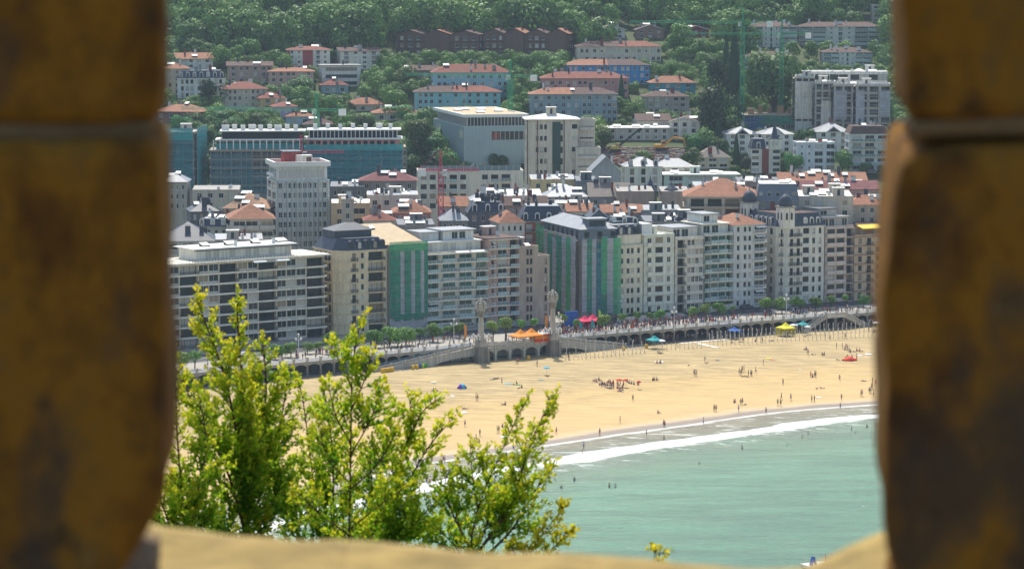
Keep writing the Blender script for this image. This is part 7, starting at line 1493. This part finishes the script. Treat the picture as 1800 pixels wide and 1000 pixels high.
def stone(x0, x1, y0, y1, z0, z1, m, parent, seed, rnd=.06, amp=.012, name='stone', n_=22, prof=None, splay=0):
    """a block with worn edges; prof(v) shifts the x of the given side"""
    bm = bmesh.new(); bmesh.ops.create_cube(bm, size=2); bmesh.ops.subdivide_edges(bm, edges=bm.edges[:], cuts=n_, use_grid_fill=True)
    hx, hy, hz = (x1-x0)/2, (y1-y0)/2, (z1-z0)/2; c = Vector(((x0+x1)/2, (y0+y1)/2, (z0+z1)/2))
    for v in bm.verts:
        q = Vector((v.co.x*hx, v.co.y*hy, v.co.z*hz)); r = rnd
        inn = Vector((max(-hx+r, min(hx-r, q.x)), max(-hy+r, min(hy-r, q.y)), max(-hz+r, min(hz-r, q.z)))); d = q-inn
        if d.length > 1e-6: q = inn+d.normalized()*min(d.length, r)
        w_ = c+q; nn = noise.noise_vector(w_*6+Vector((seed*7, 0, 0)))*amp*1.6+noise.noise_vector(w_*17+Vector((0, seed*5, 0)))*amp*.6
        if prof: w_.x += prof((w_.z-z0)/(z1-z0))
        v.co = w_+nn
        if splay: v.co.x += splay*(v.co.y-Yb)
    me = bpy.data.meshes.new(name); bm.to_mesh(me); bm.free(); me.materials.append(m); me.polygons.foreach_set('use_smooth', [True]*len(me.polygons)); return link(me, name, parent)
def xa(px, Y): return (px-900)/F*Y
def za(py, Y): return at_Y(900, py, Y).z
Yf, Yb = 2.60, 3.08                            # inner and outer face of the wall
def jamb(lab, side, edges):
    t_ = thing('wall_merlon', lab, 'stone wall', (0, 0, 0)); zs = [za(y, 3.0) for y in (1300, 968, 196, -330, -900)]
    for i, (e, pf) in enumerate(edges):
        z0, z1 = zs[i]+.006, zs[i+1]-.006; x = xa(e, Yb)
        if side < 0: stone(x-1.15, x, Yf-.02*(i % 2), Yb, z0, z1, STN, t_, i+1, .018, .0055, prof=pf, splay=(e-900)/F*.9)
        else: stone(x, x+1.15, Yf-.02*(i % 2), Yb, z0, z1, STN, t_, i+11, .018, .0055, prof=pf, splay=(e-900)/F*.9)
    for i in range(1, 4):
        x = xa((284 if side < 0 else 1580), Yb); z = zs[i]
        if side < 0: stone(x-1.1, x-.006, Yf+.006, Yb-.006, z-.012, z+.012, MOR, t_, 30+i, .01, .005, 'mortar', 12, splay=(284-900)/F*.9)
        else: stone(x+.006, x+1.1, Yf+.006, Yb-.006, z-.012, z+.012, MOR, t_, 40+i, .01, .005, 'mortar', 12, splay=(1580-900)/F*.9)
    return t_
bulge = lambda a, b, c: (lambda v: a*(1-v)**2+b*sin(pi*v)+c*v*v)
jamb('left stone jamb of the embrasure, ochre blocks stained black, out of focus', -1, [(268, None), (297, lambda v: .004*sin(pi*v*.9+.5)-.09*max(0, 1-v*3.1)**1.5), (298, None), (296, None)])
jamb('right stone jamb of the embrasure, brown-ochre blocks with a mortar joint near the top', 1, [(1572, None), (1547, lambda v: -.004*sin(pi*v)+.03*max(0, 1-v*3.1)**1.5+.012*max(0, (v-.72)*3.6)**1.3), (1563, lambda v: .007*max(0, 1-v*2.2)-.006*v), (1556, None)])
# the sill between them
t_ = thing('wall_sill', 'sunlit yellow sandstone sill of the embrasure along the bottom, out of focus', 'stone sill', (0, 0, 0))
def sill_top(x):
    px = 900+x*F/3.5; return za(lerp_tab([(200, 915), (300, 936), (520, 949), (850, 970), (1150, 986), (1300, 1000), (1425, 998), (1490, 966), (1560, 940), (1700, 925)], px), 3.5)
for i, (pa, pb, sd) in enumerate(((200, 610, 3), (610, 1040, 4), (1040, 1410, 5), (1410, 1720, 7))):
    x0, x1 = xa(pa, 3.5), xa(pb, 3.5); o = stone(x0-.006, x1+.006, 2.3, 3.5, -.35, 0, LED, t_, 3, .006, .0065, 'stone', 26)
    for v in o.data.vertices: v.co.z += sill_top(v.co.x)+.004
fl = MB(STN); fl.box(-4, 4, -3, 2.29, 109.9, 110.4); fl.build('wall_walk', kind='structure')
for s in (-1, 1):
    pass
b = MB(STN); b.box(-4, 4, 2.31, 3.45, 105.5, 111.06); o = b.build('rampart'); tag(o, 'castle wall below the sunlit sill', 'stone wall')
# ------------------------------------------------------------------ the young trees outside the wall
TW = leafm('shoot_leaves', (.09, .2, .02), .04, .6, attr='tone'); TWB = mat('shoot_bark', (.1, .05, .03), .9, .3, 8)
class Shrub:
    def __init__(s, seed): s.b = MB(TWB); s.V = []; s.Fc = []; s.T = []; s.r = random.Random(seed); s.br = []
    def leaf(s, p, d, tone, sz):
        r = s.r; a = (d+Vector((r.gauss(0, .55), r.gauss(0, .55), r.gauss(.1, .45)))).normalized(); n_ = Vector((r.gauss(0, .6), r.gauss(-.3, .6), r.gauss(.5, .5))); u = a.cross(n_)
        if u.length < .01: return
        u.normalize(); n2 = u.cross(a); L = sz*r.uniform(.7, 1.25); w_ = L*.36; k = len(s.V); st_ = p+a*L*.12
        s.V += [tuple(st_), tuple(st_+a*L*.5+u*w_+n2*w_*.35), tuple(st_+a*L), tuple(st_+a*L*.5-u*w_+n2*w_*.35), tuple(st_+a*L*.5-n2*L*.05)]
        s.Fc += [(k, k+1, k+4), (k+1, k+2, k+4), (k+2, k+3, k+4), (k+3, k, k+4)]; t = min(1, max(0, tone+r.gauss(0, .13))); s.T += [t]*4
    def shoot(s, p, d, L, tone, r0=.003, dens=1.0, depth=0):
        r = s.r; n_ = max(3, int(L/.03)); q = p.copy(); dd = d.copy(); pts = [q.copy()]
        for i in range(n_):
            dd = (dd+Vector((r.gauss(0, .09), r.gauss(0, .09), r.gauss(.05, .08)))).normalized(); q = q+dd*L/n_; pts.append(q.copy())
            t = (i+1)/n_; m = int(3.9*dens+r.random())
            for _ in range(m): s.leaf(q+Vector((r.gauss(0, .008), r.gauss(0, .01), r.gauss(0, .008))), dd, tone+.02+.42*t*(1 if depth == 0 else .8), .033 if t < .8 else .027)
            if depth < 1 and r.random() < .34 and L > .14:
                ax = Vector((r.gauss(0, 1), r.gauss(0, 1), r.gauss(0, 1))).normalized(); e = (dd*1.0+ax*.75+Vector((0, 0, .15))).normalized(); s.shoot(q, e, L*r.uniform(.25, .5)*(1-t*.5)+.03, tone+.15*t, .0015, dens, depth+1)
        for a, c in zip(pts[::2], pts[2::2]): s.b.bar(a, c, max(.0014, r0*(1-.6*(a-p).length/max(L, .01))), 0, 3)
    def limb(s, px, Y, r0, r1_, t0=.12, side=.42, tone=.3, gap=.045, dens=1.0, tipL=.16):
        """px: points of the photo; Y: distance at each end"""
        r = s.r; n0 = len(px); P = [at_Y(x, y, Y[0]+(Y[1]-Y[0])*i/(n0-1)) for i, (x, y) in enumerate(px)]
        pts = []
        for i in range(n0-1):
            a, b, c, d = P[max(0, i-1)], P[i], P[i+1], P[min(n0-1, i+2)]; m = max(3, int((c-b).length/.05))
            for k in range(m): t = k/m; pts.append(((b*2)+(c-a)*t+(a*2-b*5+c*4-d)*t*t+(b*3-a-c*3+d)*t*t*t)*.5)
        pts.append(P[-1]); tot = sum((b-a).length for a, b in zip(pts, pts[1:])); acc = 0; nxt = t0*tot; brn = MB(TWB)
        for a, b in zip(pts, pts[1:]):
            f0, f1 = acc/tot, (acc+(b-a).length)/tot; brn.bar(a, b, r0+(r1_-r0)*f0, 0, 6, r0+(r1_-r0)*f1); acc += (b-a).length
            while acc > nxt:
                f = nxt/tot; d = (b-a).normalized(); ax = Vector((r.gauss(0, 1), r.gauss(0, .8), r.gauss(0, .6))); ax = (ax-d*ax.dot(d)); 
                if ax.length > .05:
                    ax.normalize(); e = (d*r.uniform(.5, 1.0)+ax+Vector((0, 0, .25))).normalized(); L = side*(1-f)**.8*r.uniform(.45, 1.1)+.05; s.shoot(b, e, L, tone+.3*f, .0035, dens)
                nxt += gap*r.uniform(.5, 1.25)
        s.shoot(pts[-1], (pts[-1]-pts[-3]).normalized(), tipL*.7, tone+.35, .003, dens*1.3)
        s.br.append(brn)
    def finish(s, lab, base):
        t_ = thing('young_tree', lab, 'young tree', tuple(base)); inv = Vector(base)
        for brn in s.br: brn.v = [tuple(Vector(v)-inv) for v in brn.v]; brn.build('branch', t_, True)
        s.b.v = [tuple(Vector(v)-inv) for v in s.b.v]; s.b.build('twigs', t_, kind='stuff')
        me = bpy.data.meshes.new('leaves'); me.from_pydata([tuple(Vector(v)-inv) for v in s.V], [], s.Fc); me.materials.append(TW); a = me.attributes.new('tone', 'FLOAT', 'FACE'); a.data.foreach_set('value', s.T); me.update(); link(me, 'leaves', t_, kind='stuff'); return len(s.V)//5
def foot(px, Y): return Vector((xa(px, Y), Y, 106))
nl = 0
def trunkdown(px, Y): return (px, 1000+700)
s = Shrub(1)   # the big one on the left
s.limb([(437, 1900), (437, 1100), (437, 900), (432, 780), (425, 660), (418, 570), (417, 535)], (20, 19.8), .022, .006, .62, .5, .22, .022, 1.0)
s.limb([(434, 900), (412, 740), (388, 640), (362, 570), (347, 528)], (19.9, 19.4), .012, .004, .1, .34, .3, .024)
s.limb([(437, 960), (400, 830), (352, 740), (322, 668)], (19.9, 19.2), .012, .004, .1, .4, .15, .026)
s.limb([(436, 920), (452, 800), (468, 690), (462, 610)], (19.9, 20.3), .012, .004, .1, .4, .2, .026)
s.limb([(437, 990), (480, 880), (492, 760), (505, 670)], (19.9, 20.6), .012, .004, .1, .4, .15, .026)
s.limb([(437, 1010), (385, 930), (335, 890), (300, 850)], (19.9, 19.4), .012, .004, .1, .45, .05, .026)
nl += s.finish('tall bushy young tree with two yellow-green tips, left of the group before the beach', foot(437, 20))
s = Shrub(2)
s.limb([(333, 1900), (331, 1050), (322, 900), (313, 780), (308, 640)], (18.6, 18.6), .016, .004, .6, .36, .2, .028)
s.limb([(330, 1000), (345, 880), (362, 780), (350, 700)], (18.6, 18.9), .01, .004, .1, .36, .15, .026); s.limb([(330, 1020), (300, 930), (284, 880)], (18.6, 18.4), .01, .004, .1, .36, .1, .024)
nl += s.finish('young tree rising beside the left stone jamb', foot(333, 18.6))
s = Shrub(3)
s.limb([(575, 1900), (570, 1060), (560, 930), (545, 800), (532, 700), (524, 672)], (20.8, 20.8), .016, .004, .62, .42, .15, .026)
s.limb([(568, 1000), (585, 880), (582, 770), (570, 690)], (20.8, 20.4), .01, .004, .1, .4, .12, .026); s.limb([(566, 1020), (520, 930), (490, 830), (470, 760)], (20.8, 20.6), .01, .004, .1, .4, .1, .026); s.limb([(568, 1040), (640, 950), (655, 880), (648, 800)], (20.8, 20.5), .01, .004, .1, .4, .05, .026)
nl += s.finish('low dark leafy young tree in the middle of the thicket', foot(575, 20.8))
s = Shrub(4)
s.limb([(612, 1900), (613, 1050), (615, 880), (617, 760), (619, 660), (628, 590), (634, 572)], (19.0, 19.0), .018, .004, .64, .3, .18, .03)
for pts in ([(616, 800), (650, 740), (668, 690)], [(615, 860), (660, 820), (690, 770)], [(618, 720), (640, 670), (652, 630)], [(617, 780), (590, 730), (578, 680)], [(616, 850), (580, 810), (562, 760)], [(619, 680), (598, 640), (590, 610)], [(614, 930), (665, 890), (705, 860)], [(614, 940), (560, 900), (530, 870)]): s.limb(pts, (19.0, 18.8), .006, .003, .25, .24, .2, .028)
nl += s.finish('slender straight-stemmed young tree with open side branches', foot(612, 19))
s = Shrub(5)
s.limb([(640, 1900), (650, 1040), (668, 900), (706, 800), (738, 730), (764, 705)], (19.6, 19.3), .015, .004, .6, .32, .2, .026); s.limb([(664, 960), (712, 860), (750, 790), (790, 742)], (19.6, 19.4), .01, .004, .1, .26, .25, .024)
s.limb([(690, 830), (688, 770), (686, 745)], (19.5, 19.4), .006, .003, .1, .24, .25, .026); s.limb([(655, 1010), (720, 930), (768, 880)], (19.6, 19.2), .01, .004, .1, .4, .1, .022); s.limb([(722, 780), (722, 730), (720, 705)], (19.5, 19.4), .006, .003, .1, .2, .3, .026); s.limb([(655, 1020), (700, 950), (740, 930)], (19.6, 19.7), .01, .004, .1, .4, .05, .022)
nl += s.finish('young tree leaning right with two arched yellow-green tips', foot(640, 19.6))
s = Shrub(6)
s.limb([(838, 1900), (836, 1060), (828, 960), (845, 880), (878, 800), (906, 740), (921, 712)], (19.2, 19.0), .015, .004, .6, .28, .22, .024); s.limb([(832, 980), (890, 900), (920, 820), (945, 750), (968, 706)], (19.2, 19.1), .012, .004, .1, .28, .25, .022)
s.limb([(830, 970), (795, 900), (782, 850), (790, 830)], (19.2, 18.9), .008, .003, .2, .3, .15, .03); s.limb([(840, 890), (830, 830), (827, 790)], (19.1, 19.0), .006, .003, .1, .24, .25, .026); s.limb([(850, 980), (900, 930), (935, 870), (966, 830)], (19.2, 19.3), .01, .004, .1, .24, .25, .024); s.limb([(836, 1010), (800, 960), (770, 930)], (19.2, 19.4), .008, .003, .1, .3, .1, .03); s.limb([(845, 950), (868, 880), (870, 830)], (19.2, 19.5), .008, .003, .1, .3, .1, .024)
nl += s.finish('young tree with long bright tips reaching over the breaking wave', foot(838, 19.2))
s = Shrub(7)
s.limb([(900, 1900), (915, 1060), (932, 975), (960, 930), (988, 895)], (18.8, 18.8), .01, .003, .82, .16, .4, .02, tipL=.08); s.limb([(935, 1040), (965, 975), (985, 950), (997, 935)], (18.8, 18.8), .006, .003, .2, .12, .45, .02, tipL=.06); s.limb([(920, 1030), (905, 975), (900, 965)], (18.8, 18.8), .006, .003, .2, .12, .4, .02, tipL=.06)
nl += s.finish('small yellow-green sprig poking over the sill right of the young trees', foot(900, 18.8))
s = Shrub(8)
s.limb([(1140, 1900), (1148, 1060), (1156, 985), (1163, 972)], (18.4, 18.4), .006, .002, .93, .07, .45, .03, .6, tipL=.04)
nl += s.finish('tiny lone sprig at the bottom edge before the open water', foot(1140, 18.4))
print('leaves', nl)
# ------------------------------------------------------------------ summer haze
hz = MB(); hz.box(-1500, 1500, -60, 3700, -8, 420); m = bpy.data.materials.new('haze_air'); m.use_nodes = True; n = m.node_tree; n.nodes.clear()
pv = n.nodes.new('ShaderNodeVolumePrincipled'); pv.inputs['Color'].default_value = (.62, .78, .92, 1); pv.inputs['Density'].default_value = .000062; pv.inputs['Anisotropy'].default_value = .2
ou = n.nodes.new('ShaderNodeOutputMaterial'); n.links.new(pv.outputs[0], ou.inputs['Volume'])
hz.mats.append(m); o = hz.build('haze', kind='stuff')
